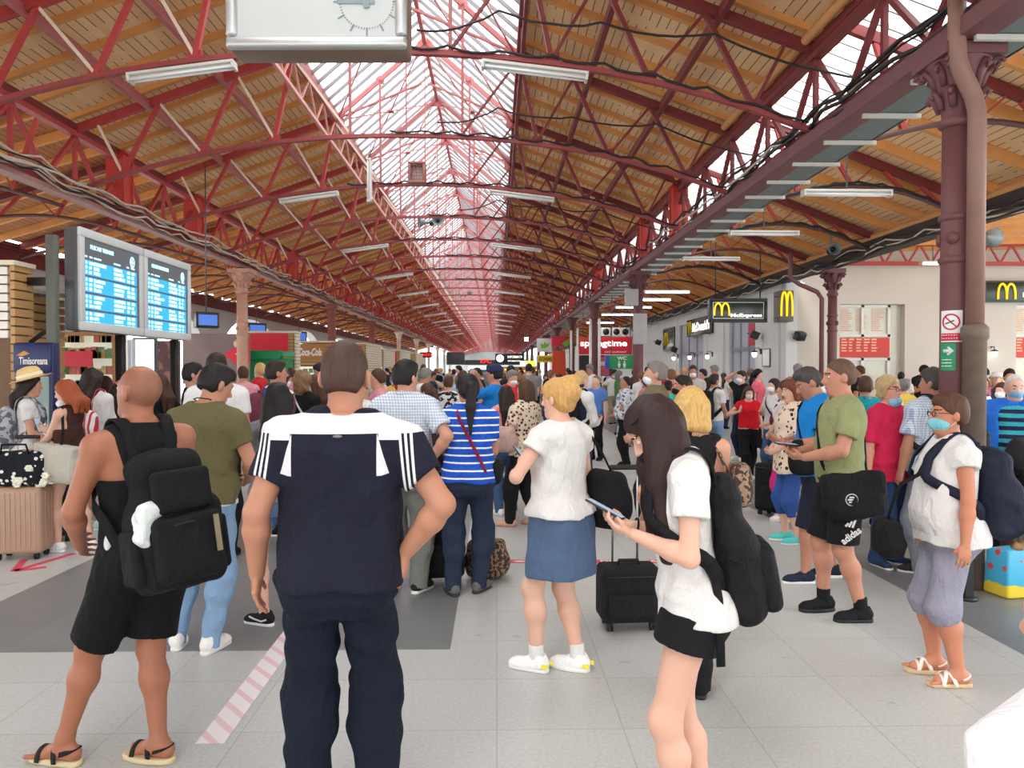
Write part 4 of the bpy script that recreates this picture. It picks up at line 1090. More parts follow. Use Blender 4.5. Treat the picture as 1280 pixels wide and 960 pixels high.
# aisle trusses
def atruss(Y, label, group, xa, za, xb, zb, zt, x_in, z_in):
    r = empty('aisle_truss', (xa, Y, zt), 0, label, 'roof truss', group); f = lambda b, nm, m: b.build(nm, m, r, loc=(-xa, 0, -zt))
    b = MB(); b.bar((xa, 0, za), (xb, 0, zb), .08, .12, 0); f(b, 'rafter', DRED)
    n = 12; P = []
    for i in range(n + 1):
        t = i / n; P.append((x_in + (xb - x_in) * t, 0, z_in + (zt - z_in) * t + .42 * math.sin(math.pi * t)))
    b = MB(); b.tube(P, .035, 6); f(b, 'tie', pmat('aisle_tie', (92, 58, 56), .5, 0, .2))
    b = MB(); rz = lambda x: za + (zb - za) * (x - xa) / (xb - xa) - .06
    for i in (2, 5, 8, 10):
        p_ = P[i]; dx = (xb - x_in) * .1
        b.bar(p_, (p_[0] - dx, 0, rz(p_[0] - dx)), .05, .06, 0, (0, 1, 0)); b.bar(p_, (p_[0] + dx, 0, rz(p_[0] + dx)), .02, .025, 0, (0, 1, 0))
    f(b, 'web', RED); return r
A0 = atruss(TY[1], 'red aisle roof truss over the right aisle, nearest of its row', None, XR + .2, 5.68, AXO, AZO - .1, 3.98, XR + .45, 4.28)
for i, Y in enumerate(TY[2:30]): dup(A0, (XR + .2, Y, 3.98), None, 'red aisle roof truss over the right aisle, %s from the front' % ORD[i + 1] if i < 4 else 'far red aisle roof truss over the right aisle', None if i < 4 else 'far right aisle trusses')
B0 = atruss(TY[1], 'dark aisle roof truss over the left aisle above the departure boards', 'left aisle trusses', XL - .2, 5.85, LXO, LZO - .1, 4.3, XL - .2, 4.2)
for Y in TY[2:30]: dup(B0, (XL - .2, Y, 4.3))
# columns
def column(x, y, label, r=.135, top=4.23, mat=None, group=None, ornate=True, sq=False):
    c = empty('column', (x, y, 0), 0, label, 'column', group, 'thing'); m = mat or PURP
    if sq:
        b = MB(); b.box((0, 0, top / 2), (.26, .26, top)); b.build('shaft', m, c, .01); b = MB(); b.box((0, 0, top - .08), (.42, .42, .14)); b.build('capital', m, c, .02); b = MB(); b.box((0, 0, .12), (.38, .38, .24)); b.build('base', m, c, .02); return c
    b = MB(); b.lathe([(r * 1.02, .5), (r, 1.9), (r, 2.55), (r * 1.0, 2.56), (r * .96, top - .55)], 22); b.build('shaft', m, c)
    b = MB()
    for z in (2.58, 2.92): b.lathe([(r, z - .03), (r * 1.16, z - .015), (r * 1.16, z + .015), (r, z + .03)], 22, cap=False)
    for i in range(4):
        a = math.pi / 4 + i * math.pi / 2; v = Vector((math.cos(a), math.sin(a), 0)); b.tube([v * r * .9 + Vector((0, 0, 2.75)), v * r * 1.2 + Vector((0, 0, 2.75))], .05, 10); 
    b.build('collar', m, c)
    b = MB(); b.lathe([(r * 1.0, top - .6), (r * 1.22, top - .58), (r * 1.22, top - .54), (r, top - .52), (r * 1.1, top - .4), (r * 1.5, top - .22), (r * 2.0, top - .1), (r * 2.1, top - .08)], 22)
    b.box((0, 0, top - .045), (r * 4.2, r * 4.2, .09))
    if ornate:
        for row, (z, rr, n, sc) in enumerate(((top - .45, r * 1.12, 8, 1.0), (top - .28, r * 1.35, 8, 1.15))):
            for i in range(n):
                a = 2 * math.pi * (i + .5 * row) / n; v = Vector((math.cos(a), math.sin(a), 0))
                b.tube([v * rr + Vector((0, 0, z)), v * (rr + .03) + Vector((0, 0, z + .08 * sc)), v * (rr + .075 * sc) + Vector((0, 0, z + .13 * sc)), v * (rr + .095 * sc) + Vector((0, 0, z + .10 * sc)), v * (rr + .07 * sc) + Vector((0, 0, z + .075 * sc))], [.03, .034, .028, .02, .012], 6)
        for i in range(4):
            a = math.pi / 4 + i * math.pi / 2; v = Vector((math.cos(a), math.sin(a), 0)); o = v * r * 2.35 + Vector((0, 0, top - .15))
            b.tube([o + v * .05 * math.cos(t) * (1 - t / 9) + Vector((0, 0, .05 * math.sin(t) * (1 - t / 9))) for t in np.linspace(0, 7.5, 16)], .016, 6)
    b.build('capital', m, c)
    b = MB(); b.lathe([(r * 1.9, 0), (r * 1.9, .12), (r * 1.5, .16), (r * 1.5, .40), (r * 1.2, .46), (r * 1.05, .52)], 22); b.build('base', m, c); return c
COLX = at(1194, 463, 6.1).x
column(COLX, 6.1, 'plum iron column nearest on the right with ornate capital and pasted notices', r=.115)
TANC = pmat('column_tan', (196, 150, 128), .6, 0, .2, 9); LITC = pmat('column_pale', (216, 190, 176), .6, 0, .15, 9); BRNC = pmat('column_brown', (132, 72, 62), .6, 0, .15, 9)
column(XR, 19.7, 'dark red iron column with grey notice boxes, second on the right'); column(XR, 28.5, 'dark red column before the red hanging banner, third on the right', ornate=False); column(XR, 36.9, 'slim dark column beside the orange totem on the right', ornate=False)
for j, Y in enumerate((46, 56, 66, 78, 90, 104)): column(XR, Y, 'far dark red column in the right row beyond the orange totem', group='far right columns', ornate=False)
column(XL, 19.5, 'tan stone coloured column with ornate capital right of the departure boards', mat=TANC); column(XL + .1, 29.6, 'square brown painted column right of the cola kiosk sign', mat=BRNC, sq=True)
column(XL, 39.7, 'square red brown column second beyond the cola sign', mat=BRNC, sq=True)
for j, Y in enumerate((50.7, 62, 73, 84, 95, 106, 118)): column(XL, Y, 'far pale column in the left row beneath the plate beam', group='far left columns', mat=LITC, ornate=False)
column(7.5, 17.0, 'slim dark red column standing before the tall window with the red menu', r=.10, top=3.95)
# drain pipes
PX0, PX1 = at(1188, 463, 5.9).x, at(1218, 463, 5.9).x
b = MB(); b.tube([(PX0, 5.86, 5.3), (PX0, 5.86, 4.2), (PX0 + .01, 5.86, 4.08), (PX0 + .05, 5.87, 3.99), (PX1 - .04, 5.89, 3.82), (PX1 - .005, 5.9, 3.72), (PX1, 5.9, 3.6), (PX1, 5.9, 2.05)], .066, 14)
r = empty('drain_pipe', (PX1, 5.9, 0), 0, 'brown rain pipe bending round the capital of the nearest right column', 'pipe')
f = lambda b, nm, m: b.build(nm, m, r, loc=(-PX1, -5.9, 0))
f(b, 'pipe', pmat('pipe_brown', (140, 104, 92), .5, 0, .2, 6)); b = MB(); b.lathe([(.085, 0), (.085, 1.93), (.10, 1.95), (.10, 2.03), (.07, 2.06)], 16, (PX1, 5.9, 0)); f(b, 'boot', pmat('pipe_boot', (112, 96, 84), .6, .2, .3, 12))
b = MB(); b.tube([(6.55, 17, 4.3), (6.55, 17, 3.75), (6.75, 17, 3.62), (7.15, 17, 3.45), (7.26, 17, 3.3), (7.26, 17, 0)], .05, 10); tag(b.build('drain_pipe', PURP), 'thin dark red pipe bending down beside the slim aisle column', 'pipe')
# ---- right wall (parallel to the hall) and facing wall
WALL = pmat('plaster_white', (216, 216, 214), .8, 0, .05, 2); WALLC = pmat('plaster_cream', (204, 197, 186), .8, 0, .06, 1.5); LILAC = pmat('door_lilac', (186, 186, 198), .6, 0, .05)
WX = 7.6
b = MB(); segs = [(20.0, 22.4), (24.9, 28.0), (31.8, 40), (43, 60), (60, 110)]
for a, c in segs: b.bb((WX, a, 0), (WX + .3, c, 4.5))
for a, c in ((22.4, 24.9), (28.0, 31.8), (40, 43)): b.bb((WX, a, 3.55), (WX + .3, c, 4.5)); b.bb((WX + .28, a, 0), (WX + .34, c, 3.6))
for a in (20.6, 25.6, 27.6, 32.2): b.bb((WX - .06, a - .22, 0), (WX, a + .22, 3.9))
b.bb((WX - .05, 20.2, 3.85), (WX, 110, 4.0)); struct(b.build('wall_right', WALL))
for n_, (a, c) in enumerate(((22.4, 24.9), (28.0, 31.8), (40, 43))):
    b = MB(); b.bb((WX + .12, a, 0), (WX + .2, c, 3.55)); o = struct(b.build('door_%d' % (n_ + 1), LILAC))
    b = MB()
    for yy in np.linspace(a + .05, c - .05, 4): b.bb((WX + .08, yy - .05, 0), (WX + .12, yy + .05, 3.55))
    b.bb((WX + .08, a, 2.3), (WX + .12, c, 2.42)); b.build('door_frame', pmat('frame_grey', (150, 156, 164), .5, 0, .05), o)
    if n_ == 0: b = MB(); b.bb((WX + .05, a + .2, 2.45), (WX + .08, a + .75, 3.1)); b.build('red_panel', pmat('panel_red', (196, 60, 78), .5, 0, .05), o)
b = MB(); x0, x1, x2, x3 = 9.02, 10.75, 13.72, 15.6
for lo, hi in (((WX + .3, 20, 0), (x0, 20.3, 5.4)), ((x1, 20, 0), (x2, 20.3, 5.4)), ((x3, 20, 0), (22, 20.3, 5.4)), ((x0, 20, 3.44), (x1, 20.3, 5.4)), ((x2, 20, 3.44), (x3, 20.3, 5.4))): b.bb(lo, hi)
b.bb((WX + .3, 19.97, 0), (22, 20, .55), 1); struct(b.build('wall_far_right', [WALLC, pmat('dado_tan', (176, 150, 122), .7, 0, .08)]))
MENUR = pmat('menu_red', (206, 52, 40), .5, 0, .06); GLZ = pmat('shop_glass', (206, 206, 188), .12, 0, .25, 1.4)
for n_, (xa, xb) in enumerate(((x0, x1), (x2, x3))):
    b = MB(); b.bb((xa, 20.22, 0), (xb, 20.26, 3.44)); o = struct(b.build('window_%d' % (4 + n_), GLZ))
    b = MB(); W_ = pmat('frame_white', (226, 224, 218), .5, 0, .04)
    for xx in (xa + .04, (xa + xb) / 2 - .18, xb - .34): b.bb((xx - .035, 20.16, 0), (xx + .035, 20.22, 3.44))
    for zz in (2.0, 2.62, 3.40): b.bb((xa, 20.16, zz - .035), (xb - .3, 20.22, zz + .035))
    b.build('window_frame', W_, o)
    b = MB(); b.bb((xa + .05, 20.12, 2.05), (xb - .34, 20.16, 2.56)); mp = b.build('menu_panel', MENUR, o)
    b = MB(); rr = random.Random(5 + n_)
    for r_ in range(5):
        for c_ in range(5):
            b.bb((xa + .10 + c_ * .2, 20.112, 2.5 - r_ * .075), (xa + .10 + c_ * .2 + rr.uniform(.08, .16), 20.118, 2.535 - r_ * .075))
    b.build('menu_lines', pmat('menu_cream', (236, 190, 150), .6, 0, 0), mp)
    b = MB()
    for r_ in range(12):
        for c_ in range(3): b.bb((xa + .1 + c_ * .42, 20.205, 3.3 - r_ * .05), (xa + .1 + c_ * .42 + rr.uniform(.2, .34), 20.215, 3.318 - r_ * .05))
    b.build('reflection_strips', pmat('reflection_orange', (214, 150, 110), .6, 0, .1), o)  # orange strips imitate reflections in the upper panes
# outer roof lattice beam at the top right
b = MB(); b.bar((7.6, 19.6, 4.95), (17, 19.6, 4.95), .08, .1); b.bar((7.6, 19.6, 4.45), (17, 19.6, 4.45), .08, .1)
for i in range(16): b.bar((7.6 + i * .6, 19.6, 4.45), (7.9 + i * .6, 19.6, 4.95), .035, .045); b.bar((8.2 + i * .6, 19.6, 4.45), (7.9 + i * .6, 19.6, 4.95), .035, .045)
tag(b.build('lattice_beam', RED), 'red lattice beam above the cream wall at the far right', 'beam')
# ---- left outer wall with arches
b = MB(); LW = -11.3; P_ = 10.0; prof = []
GRY = pmat('plaster_grey', (186, 184, 182), .8, 0, .1, 1.2)
for i in range(11):
    ya = 1.0 + i * P_; w2 = 4.1
    pts = [(ya, 0), (ya, 4.5), (ya + P_, 4.5), (ya + P_, 0), (ya + P_ / 2 + w2, 0), (ya + P_ / 2 + w2, 2.3)]
    pts += [(ya + P_ / 2 + w2 * math.cos(t), 2.3 + 1.75 * math.sin(t)) for t in np.linspace(.12, 3.02, 14)] + [(ya + P_ / 2 - w2, 2.3), (ya + P_ / 2 - w2, 0)]
    b.prism(pts, lambda u, v, w: (LW - w, u, v), .5)
struct(b.build('wall_left', GRY))
b = MB(); b.bb((LW + .02, Y0, 4.18), (LW + .1, 110, 4.5))
for i in range(36): b.bb((LW - .05, Y0 + i * 3.1, 4.55), (LXO + .02, Y0 + i * 3.1 + 1.7, 4.6))
b.bb((LW - .05, Y0, 4.5), (LW + .22, 110, 4.56)); tag(b.build('wall_head_beam', pmat('beam_maroon', (104, 30, 34), .6, 0, .1)), kind='structure')
# ---- end wall
ENDM = pmat('end_grey', (150, 158, 158), .7, 0, .08, .4)
b = MB(); b.prism([(XL - 6, 0), (XL - 6, 4.3), (XL, 5.2), (XC - HS, ZSK), (XC, ZRG), (XC + HS, ZSK), (XR, 5.2), (XR + 6, 4.3), (XR + 6, 0)], lambda u, v, w: (u, Y1 - .2 + w, v), .3); struct(b.build('wall_end', ENDM))
# ------------------------------------------------------------------ signs, boards, lamps, kiosks
WHITE = pmat('sign_white', (240, 240, 236), .5, 0, .03); BLACK = pmat('sign_black', (26, 28, 28), .35, 0, .08); YEL = pmat('arches_yellow', (250, 212, 30), .4, 0, 0)
YELL = emat('arches_lit', (255, 214, 24), .55); WLIT = emat('letters_lit', (255, 255, 252), .65); GREENK = pmat('sign_dark_green', (40, 50, 40), .22, 0, .1)
REDS = pmat('sign_red', (222, 36, 58), .5, 0, .05); SILV = pmat('frame_silver', (188, 190, 190), .35, .6, .05); GREYF = pmat('frame_dark_grey', (98, 100, 102), .4, .3, .06)
def hang(P, us, top, y1, m=None):
    b = MB()
    for u in us: b.tube([(u, top, -.05), (u, y1 - P.o.z, -.05)], .015, 6)
    b.build('hanger', m or GREYF, P.root)
def legs(P, us, bot, m=None):
    b = MB()
    for u in us: b.bb((u - .03, -P.o.z, -.07), (u + .03, bot, -.01))
    b.build('leg' if len(us) < 1 else 'stand', m or GREYF, P.root)
def pan(px0, px1, py0, py1, Y):
    a, c = at(px0, py0, Y), at(px1, py1, Y); return Panel(((a.x + c.x) / 2, Y, (a.z + c.z) / 2)), c.x - a.x, a.z - c.z
def panX(px0, px1, py0, py1, X, face):
    """panel on a plane of constant X; py0, py1 are read at px1"""
    a, c = atX(px0, 463, X), atX(px1, py0, X); e = atX(px1, py1, X); return Panel((X, (a.y + c.y) / 2, (c.z + e.z) / 2), face), abs(a.y - c.y), c.z - e.z
# station clock hanging overhead
a, c = at(281, -62, 5.0), at(509, 62, 5.0); P = Panel(((a.x + c.x) / 2, 5.0, (a.z + c.z) / 2), '-Y', R(-1.5)); w, h = c.x - a.x, a.z - c.z
P.thing('station_clock', 'large silver framed station clock hanging overhead at the top of the hall', 'clock')
b = MB(); b.bb((-w / 2, -h / 2, -.26), (w / 2, h / 2, -.02)); b.build('housing', pmat('clock_housing', (120, 98, 84), .5, 0, .1), P.root, .03)
P.frame('frame', SILV, w, h, .075, -.04, .03, .022); P.slab('face', pmat('clock_face', (184, 188, 186), .35, 0, .03), 0, 0, w - .12, h - .12, -.03, .008)
cu, cv = w / 2 - .255, -.015
b = MB()
for i in range(60):
    t = 2 * math.pi * i / 60; L = .05 if i % 5 == 0 else .012; ww = .010 if i % 5 == 0 else .005; d = Vector((math.sin(t), math.cos(t), 0))
    b.bar(Vector((cu, cv, .010)) + d * .165, Vector((cu, cv, .010)) + d * (.165 + L if i % 5 else .215 - .055 + .055), ww, .002, 0, (0, 0, 1))
b.build('dial_marks', pmat('dial_grey', (120, 126, 128), .5, 0, 0), P.root)
hm = pmat('hand_grey', (128, 142, 146), .5, 0, 0)
b = MB(); b.bar((cu + .05, cv, .013), (cu - .19, cv + .004, .013), .032, .003, 0, (0, 0, 1)); b.build('minute_hand', hm, P.root); b = MB(); b.bar((cu, cv - .04, .017), (cu - .035, cv + .13, .017), .04, .003, 0, (0, 0, 1)); b.build('hour_hand', hm, P.root)
b = MB(); b.tube([(-w * .3, h / 2, -.14), (-w * .3, h / 2 + .5, -.14)], .02, 8); b.tube([(w * .3, h / 2, -.14), (w * .3, h / 2 + .5, -.14)], .02, 8); b.build('hanger', GREYF, P.root)
# departure boards
SCR = emat('led_blue', (52, 164, 222), .62); SCR2 = emat('led_text', (200, 238, 248), .72); HDR = emat('led_header', (84, 88, 92), .4)
def board(label, y0, y1, rows, title):
    BX = -4.83; z0, z1 = 2.17, 3.37; P = Panel((BX, (y0 + y1) / 2, (z0 + z1) / 2), '+X'); w, h = y1 - y0, z1 - z0
    P.thing('departure_board', label, 'departure board')
    b = MB(); b.bb((-w / 2, -h / 2, -.17), (w / 2, h / 2, -.01)); b.build('housing', GREYF, P.root, .012)
    P.frame('frame', pmat('frame_pale_grey', (204, 208, 206), .45, 0, .03), w, h, .105, -.02, .018, .008)
    P.slab('screen', HDR, 0, 0, w - .2, h - .2, -.015, .002)
    P.text(title, SCR2, -.28, .40, .55, .052, .004, .01)
    sx0 = -w / 2 + .12; sw = w - .3; rr = random.Random(len(title)); b = MB(); b2 = MB(); hb = .175
    for q in range(4):
        zt = .235 - q * .2; b.bb((sx0, zt - hb, .002), (sx0 + sw, zt, .006))
        for l in range(3):
            zz = zt - .03 - l * .055
            b2.bb((sx0 + .015, zz - .019, .006), (sx0 + .05, zz + .017, .009)); 
            for u0, lo, hi in ((.09, .05, .08), (.19, .12, .30), (.66, .2, .3), (.99, .07, .09), (1.11, .05, .08)):
                u = sx0 + u0 * sw / 1.25; e = u + rr.uniform(lo, hi) * sw / 1.25
                while u < e - .01: cw = rr.choice((.018, .022, .03)); b2.bb((u, zz - .020, .006), (u + cw, zz + rr.choice((.015, .02)), .009)); u += cw + .006
    for u, ln in ((.0, .05), (.1, .06), (.2, .16), (.66, .16), (.98, .06), (1.1, .09)): b2.bb((sx0 + u * sw / 1.25, .265, .004), (sx0 + (u + ln) * sw / 1.25, .285, .008))
    bl = b.build('led_rows', SCR, P.root); b2.build('led_letters', SCR2, bl)
    b = MB(); em = Vector((w / 2 - .30, .36, .004))
    b.tube([em + Vector((.055 * math.cos(t), .07 * math.sin(t), 0)) for t in np.linspace(0, 6.283, 21)], .007, 5); b.box(em, (.02, .13, .006)); b.box(em, (.09, .02, .006)); b.build('round_emblem', SCR2, P.root)
board('left departure board with rows of blue text in a grey frame', 9.02, 10.62, 12, 'PLECARI TRENURI'); board('right departure board with rows of blue text in a grey frame', 10.65, 12.25, 12, 'PLECARI / DEPARTURES')
for yy, lb in ((8.75, 'grey green steel post left of the departure boards'), (10.3, 'dark steel post under the left departure board'), (12.0, 'dark steel post under the right departure board')):
    o = empty('board_post', (-4.98, yy, 0), 0, lb, 'post'); m = pmat('post_green', (98, 102, 92), .5, .2, .15) if yy < 9 else BLACK
    b = MB(); hh = 3.22 if yy < 9 else 2.17; b.bb((-.05, -.05, 0), (.05, .05, hh)); b.build('shaft', m, o, .006); b = MB(); b.bb((-.11, -.11, 0), (.11, .11, .02)); b.build('foot_plate', m, o)
    if yy < 9: b = MB(); b.bar((0, 0, 2.7), (-.9, .3, 2.72), .07, .09); b.bar((0, 0, 2.2), (-.85, .3, 1.72), .035, .035); b.build('bracket_arm', BLACK, o)
# fluorescent battens
LAMP = pmat('lamp_body', (214, 212, 204), .5, 0, .06); TUBEM = pmat('lamp_tube', (244, 246, 246), .3, 0, 0); TLIT = emat('tube_lit', (255, 255, 255), 7.0)
def batten(loc, L, label, lit=False, group=None, rz=0.0, tilt=0.0, up=None):
    r = empty('fluorescent_lamp', loc, rz, label, 'lamp', group); r.rotation_euler = (0, tilt, rz)
    b = MB(); b.bb((-L / 2, -.075, .02), (L / 2, .075, .05)); b.bb((-L / 2, -.03, -.01), (L / 2, .03, .02)); b.bb((-L / 2 - .01, -.07, -.04), (-L / 2 + .02, .07, .05)); b.bb((L / 2 - .02, -.07, -.04), (L / 2 + .01, .07, .05)); b.build('housing', LAMP, r)
    for yy in (-.042, .042): b = MB(); b.tube([(-L / 2 + .02, yy, -.015), (L / 2 - .02, yy, -.015)], .016, 8); b.build('tube', TLIT if lit else TUBEM, r)
    if up: b = MB(); b.tube([(0, 0, .05), (0, 0, up)], .012, 6); b.build('hanger', GREYF, r)
    return r
def on_tie(k, px0, px1, lit=False, label='', group=None):
    Y = TY[k]; a, c = at(px0, 463, Y).x, at(px1, 463, Y).x; xm = (a + c) / 2; u = (xm - XC) / HW
    za, zc = ztie((a - XC) / HW), ztie((c - XC) / HW); batten((xm, Y - .02, (za + zc) / 2 - .11), c - a, label, lit, group, 0, -math.atan2(zc - za, c - a), .08)
on_tie(1, 166, 297, False, 'long pale lamp under the nearest truss at the upper left'); on_tie(1, 603, 733, False, 'long pale lamp under the nearest truss right of the clock')
on_tie(3, 352, 424, False, 'pale lamp left of the upright lamp on the third truss'); on_tie(3, 612, 692, False, 'pale lamp under the third truss right of the skylight ridge')
on_tie(5, 430, 486, False, 'pale lamp under the left half of the fifth truss'); on_tie(5, 615, 676, False, 'pale lamp under the right half of the fifth truss')
for k in range(7, 22, 2):
    Y = TY[k]; f = TY[5] / Y
    on_tie(k, 620 - (620 - 428) * f, 620 - (620 - 486) * f, False, 'small pale lamp on the left half of a far truss', 'far lamps on the left half of the trusses'); on_tie(k, 620 + -3 * f, 620 + 56 * f, False, 'small pale lamp on the right half of a far truss', 'far lamps on the right half of the trusses')
p0 = at(421, 200, TY[2] - .1); b = batten((p0.x, TY[3] - .25, p0.z + .42), .8, 'pale lamp hanging upright beside the left skylight edge'); b.rotation_euler = (0, R(90), 0); h_ = MB(); h_.tube([(-.4, 0, .03), (-.62, 0, .03), (-.75, .2, .03)], .012, 6); h_.build('hanger', GREYF, b)
for i, Y in enumerate((10.9, 14.0, 17.1)): batten((5.0 - .1 * i, Y, 4.22 - .02 * i), 1.25, 'unlit lamp across the right aisle, %s from the front' % ORD[i], False, None, 0, 0, 1.1)
for i, Y in enumerate((21.3, 23.6, 26.5, 30, 35)): batten((4.75, Y, 3.88), 1.25, 'lit white tube lamp in the right aisle, %s of the lit row' % ORD[i], True, None, 0, 0, 1.5)
batten((at(1000, 355, 18.4).x, 18.4, at(1000, 355, 18.4).z), .8, 'lit tube lamp beside the narrow arches sign', True, None, R(60), 0, 1.1)
batten((at(1166, 329, 19).x, 19, at(1166, 329, 19).z), .6, 'lit tube lamp above the cream wall left of the nearest column', True, None, 0, 0, .7); batten((5.9, 7.4, 4.32), 1.3, 'pale lamp at the upper right corner behind the nearest column', False, None, 0, 0, .6)
# loudspeakers
def horn(px, py, Y, label, rz, r_=.13):
    p_ = at(px, py, Y); o = empty('horn_speaker', p_, rz, label, 'loudspeaker'); m = pmat('horn_grey', (132, 140, 140), .45, .2, .1)
    b = MB(); M_ = Matrix.Rotation(R(90), 3, 'X'); k0 = len(b.v); b.lathe([(.03, -.18), (.04, -.05), (r_ * .7, .06), (r_, .14), (r_ * .93, .14), (r_ * .6, .05), (.03, .0)], 20); b.v = [tuple(M_ @ Vector(v)) for v in b.v]; b.build('bell', m, o)
    b = MB(); b.lathe([(.0, -.26), (.07, -.26), (.075, -.17), (.0, -.15)], 14, cap=False); b.v = [tuple(M_ @ Vector(v)) for v in b.v]; b.build('driver', BLACK, o)
    b = MB(); b.lathe([(.001, .02), (.045, .03), (.05, .05), (.001, .06)], 14); b.v = [tuple(M_ @ Vector(v)) for v in b.v]; b.build('throat', BLACK, o)
    b = MB(); b.bar((0, .15, 0), (0, .15, .42), .03, .02); b.build('bracket', m, o)
horn(547, 276, TY[5] - .2, 'dark horn speaker on the right of the pair below the skylight', R(10), .17); horn(530, 278, TY[5] - .1, 'grey horn speaker on the left of the pair below the skylight', R(-70), .17)
horn(587, 368, TY[14], 'far right horn speaker below the skylight', R(10), .2); horn(577, 369, TY[14], 'far left horn speaker below the skylight', R(-70), .2)
horn(1041, 312, 15.6, 'round dark horn speaker under the aisle eave pipe', R(-10)); horn(1236, 296, 12.0, 'pale grey horn speaker right of the nearest column', R(120), .16)
P, w, h = pan(510, 532, 202, 229, TY[3] - .3); P.thing('floodlight', 'square caged floodlight hanging under the skylight', 'floodlight'); P.frame('cage_frame', pmat('flood_brown', (150, 96, 86), .5, .2, .1), w, h, .05, -.22, .05, .01)
P.slab('reflector', pmat('flood_grey', (196, 190, 186), .3, .4, .05), 0, 0, w - .1, h - .1, -.2, -.12)
b = MB()
for i in range(-2, 3): b.bar((i * w / 6, -h / 2, .03), (i * w / 6, h / 2, .03), .012, .012); b.bar((-w / 2, i * h / 6, .03), (w / 2, i * h / 6, .03), .012, .012, 0, (0, 0, 1))
b.build('grille', pmat('flood_brown', (150, 96, 86)), P.root)
for px, py, lb in ((944, 419, 'dark box speaker on the white wall below the long arches sign'), (1000, 420, 'dark box speaker on the cream wall corner'), (823, 428, 'far dark box speaker on the white wall'), (843, 437, 'dark box speaker under the square arches sign')):
    on_face = px == 1000; p_ = at(px, py, 19.85) if on_face else atX(px, py, WX - .22)
    o = empty('box_speaker', p_, R(20 if on_face else 60), lb, 'loudspeaker'); b = MB(); b.box((0, 0, 0), (.26, .2, .22), 0, Matrix.Rotation(R(25), 3, 'X')); b.build('cabinet', BLACK, o, .02); b = MB(); b.bar((0, 0, 0), (0, .22, .06), .04, .04); b.build('bracket', GREYF, o)
# wall lanterns
for px, py, lb in ((943, 442, 'wall lantern on the white wall beside a small framed notice'), (884, 445, 'wall lantern between the lilac doors'), (862, 446, 'wall lantern left of the second lilac door'), (842, 447, 'far wall lantern under the square arches sign'), (1243, 441, 'wall lantern on the cream wall right of the nearest column')):
    f_ = px == 1243; p_ = at(px, py, 19.86) if f_ else atX(px, py, WX - .2); o = empty('wall_lantern', p_, 0 if f_ else R(-90), lb, 'lamp')
    b = MB(); b.lathe([(.02, .09), (.085, .06), (.095, .04)], 12); b.tube([(0, 0, .09), (0, .02, .16), (0, .12, .17), (0, .18, .05)], .012, 6); b.build('arm', BLACK, o); b = MB(); b.lathe([(.03, -.11), (.065, -.06), (.07, .03)], 14); b.build('glass_shade', emat('lantern_glass', (255, 252, 244), 3.0), o)
    b = MB(); b.box((0, .18, .06), (.09, .03, .16)); b.build('wall_plate', BLACK, o)
p_ = atX(958, 447, WX - .02); P = Panel(p_, '-X').thing('notice_frame', 'small framed paper notice on the white wall', 'notice'); P.frame('frame', GREYF, .6, .5, .02, 0, .02); P.slab('paper', WHITE, 0, 0, .57, .47, .002, .01)
# arches signs
a, c = at(888, 374, 18.6), at(958, 402, 18.6); P = Panel(((a.x + c.x) / 2, 18.6, (a.z + c.z) / 2), '-Y'); w, h = c.x - a.x, a.z - c.z
P.thing('hanging_sign', 'long black hanging sign with yellow arches and white McExpress lettering', 'sign'); P.slab('board', GREENK, 0, 0, w, h, -.12, .0, .01); P.frame('frame', BLACK, w + .04, h + .04, .06, -.13, .03, .008)
b = MB()
for u0, v0, u1, v1 in ((-.45, .36, .45, .36), (-.45, -.36, .45, -.36), (-.45, -.36, -.45, .36), (.45, -.36, .45, .36)): b.bar((u0 * w, v0 * h, .003), (u1 * w, v1 * h, .003), .012, .006, 0, (0, 0, 1))
b.build('inner_line', WHITE, P.root); P.arches(YELL, -w * .30, .02, .36, .30, .02, .022); P.text('McExpress', WLIT, w * .14, -h * .24, w * .56, .11, .004, .03)
b = MB(); b.tube([(-w * .4, h / 2, -.06), (-w * .4, h / 2 + 1.4, -.06)], .015, 6); b.tube([(w * .4, h / 2, -.06), (w * .4, h / 2 + 1.2, -.06)], .015, 6); b.build('hanger', BLACK, P.root)
P, w, h = pan(975, 992, 363, 402, 19.55); P.thing('projecting_sign', 'narrow upright sign with tall yellow arches on the wall corner', 'sign'); b = MB(); b.bb((-w / 2, -h / 2, -.45), (w / 2, h / 2, 0)); b.build('board', pmat('sign_olive', (92, 92, 76), .4, 0, .08), P.root, .01); P.arches(YELL, 0, .05, w * .8, h * .78, .01, .028)
b = MB(); b.bar((-w / 2, h * .3, -.1), (-w / 2 - .12, h * .3, -.1), .03, .03); b.bar((-w / 2, -h * .38, -.1), (-w / 2 - .12, -h * .38, -.1), .03, .03); b.build('bracket', BLACK, P.root)
P, w, h = panX(858, 889, 393, 416, WX - .1, '-X'); P.thing('wall_sign', 'dark wall sign with yellow arches and white McDonald\'s lettering', 'sign'); P.slab('board', GREENK, 0, 0, w, h, -.08, .0, .01); P.arches(YEL, -w * .37, 0, w * .2, h * .72, .02, .03); P.text("McDonald's", WLIT, w * .1, 0, w * .68, h * .55, .004, .04)
P, w, h = panX(829, 843, 408, 437, WX - .1, '-X'); P.thing('wall_sign', 'small square dark sign with yellow arches farther along the white wall', 'sign'); P.slab('board', GREENK, 0, 0, w, h, -.08, .0, .01); P.frame('frame', GREYF, w, h, .06, 0, .02); P.arches(YEL, -w * .2, .0, w * .34, h * .55, .02, .03); P.slab('strip', WHITE, w * .15, -h * .28, w * .5, .12, 0, .01)
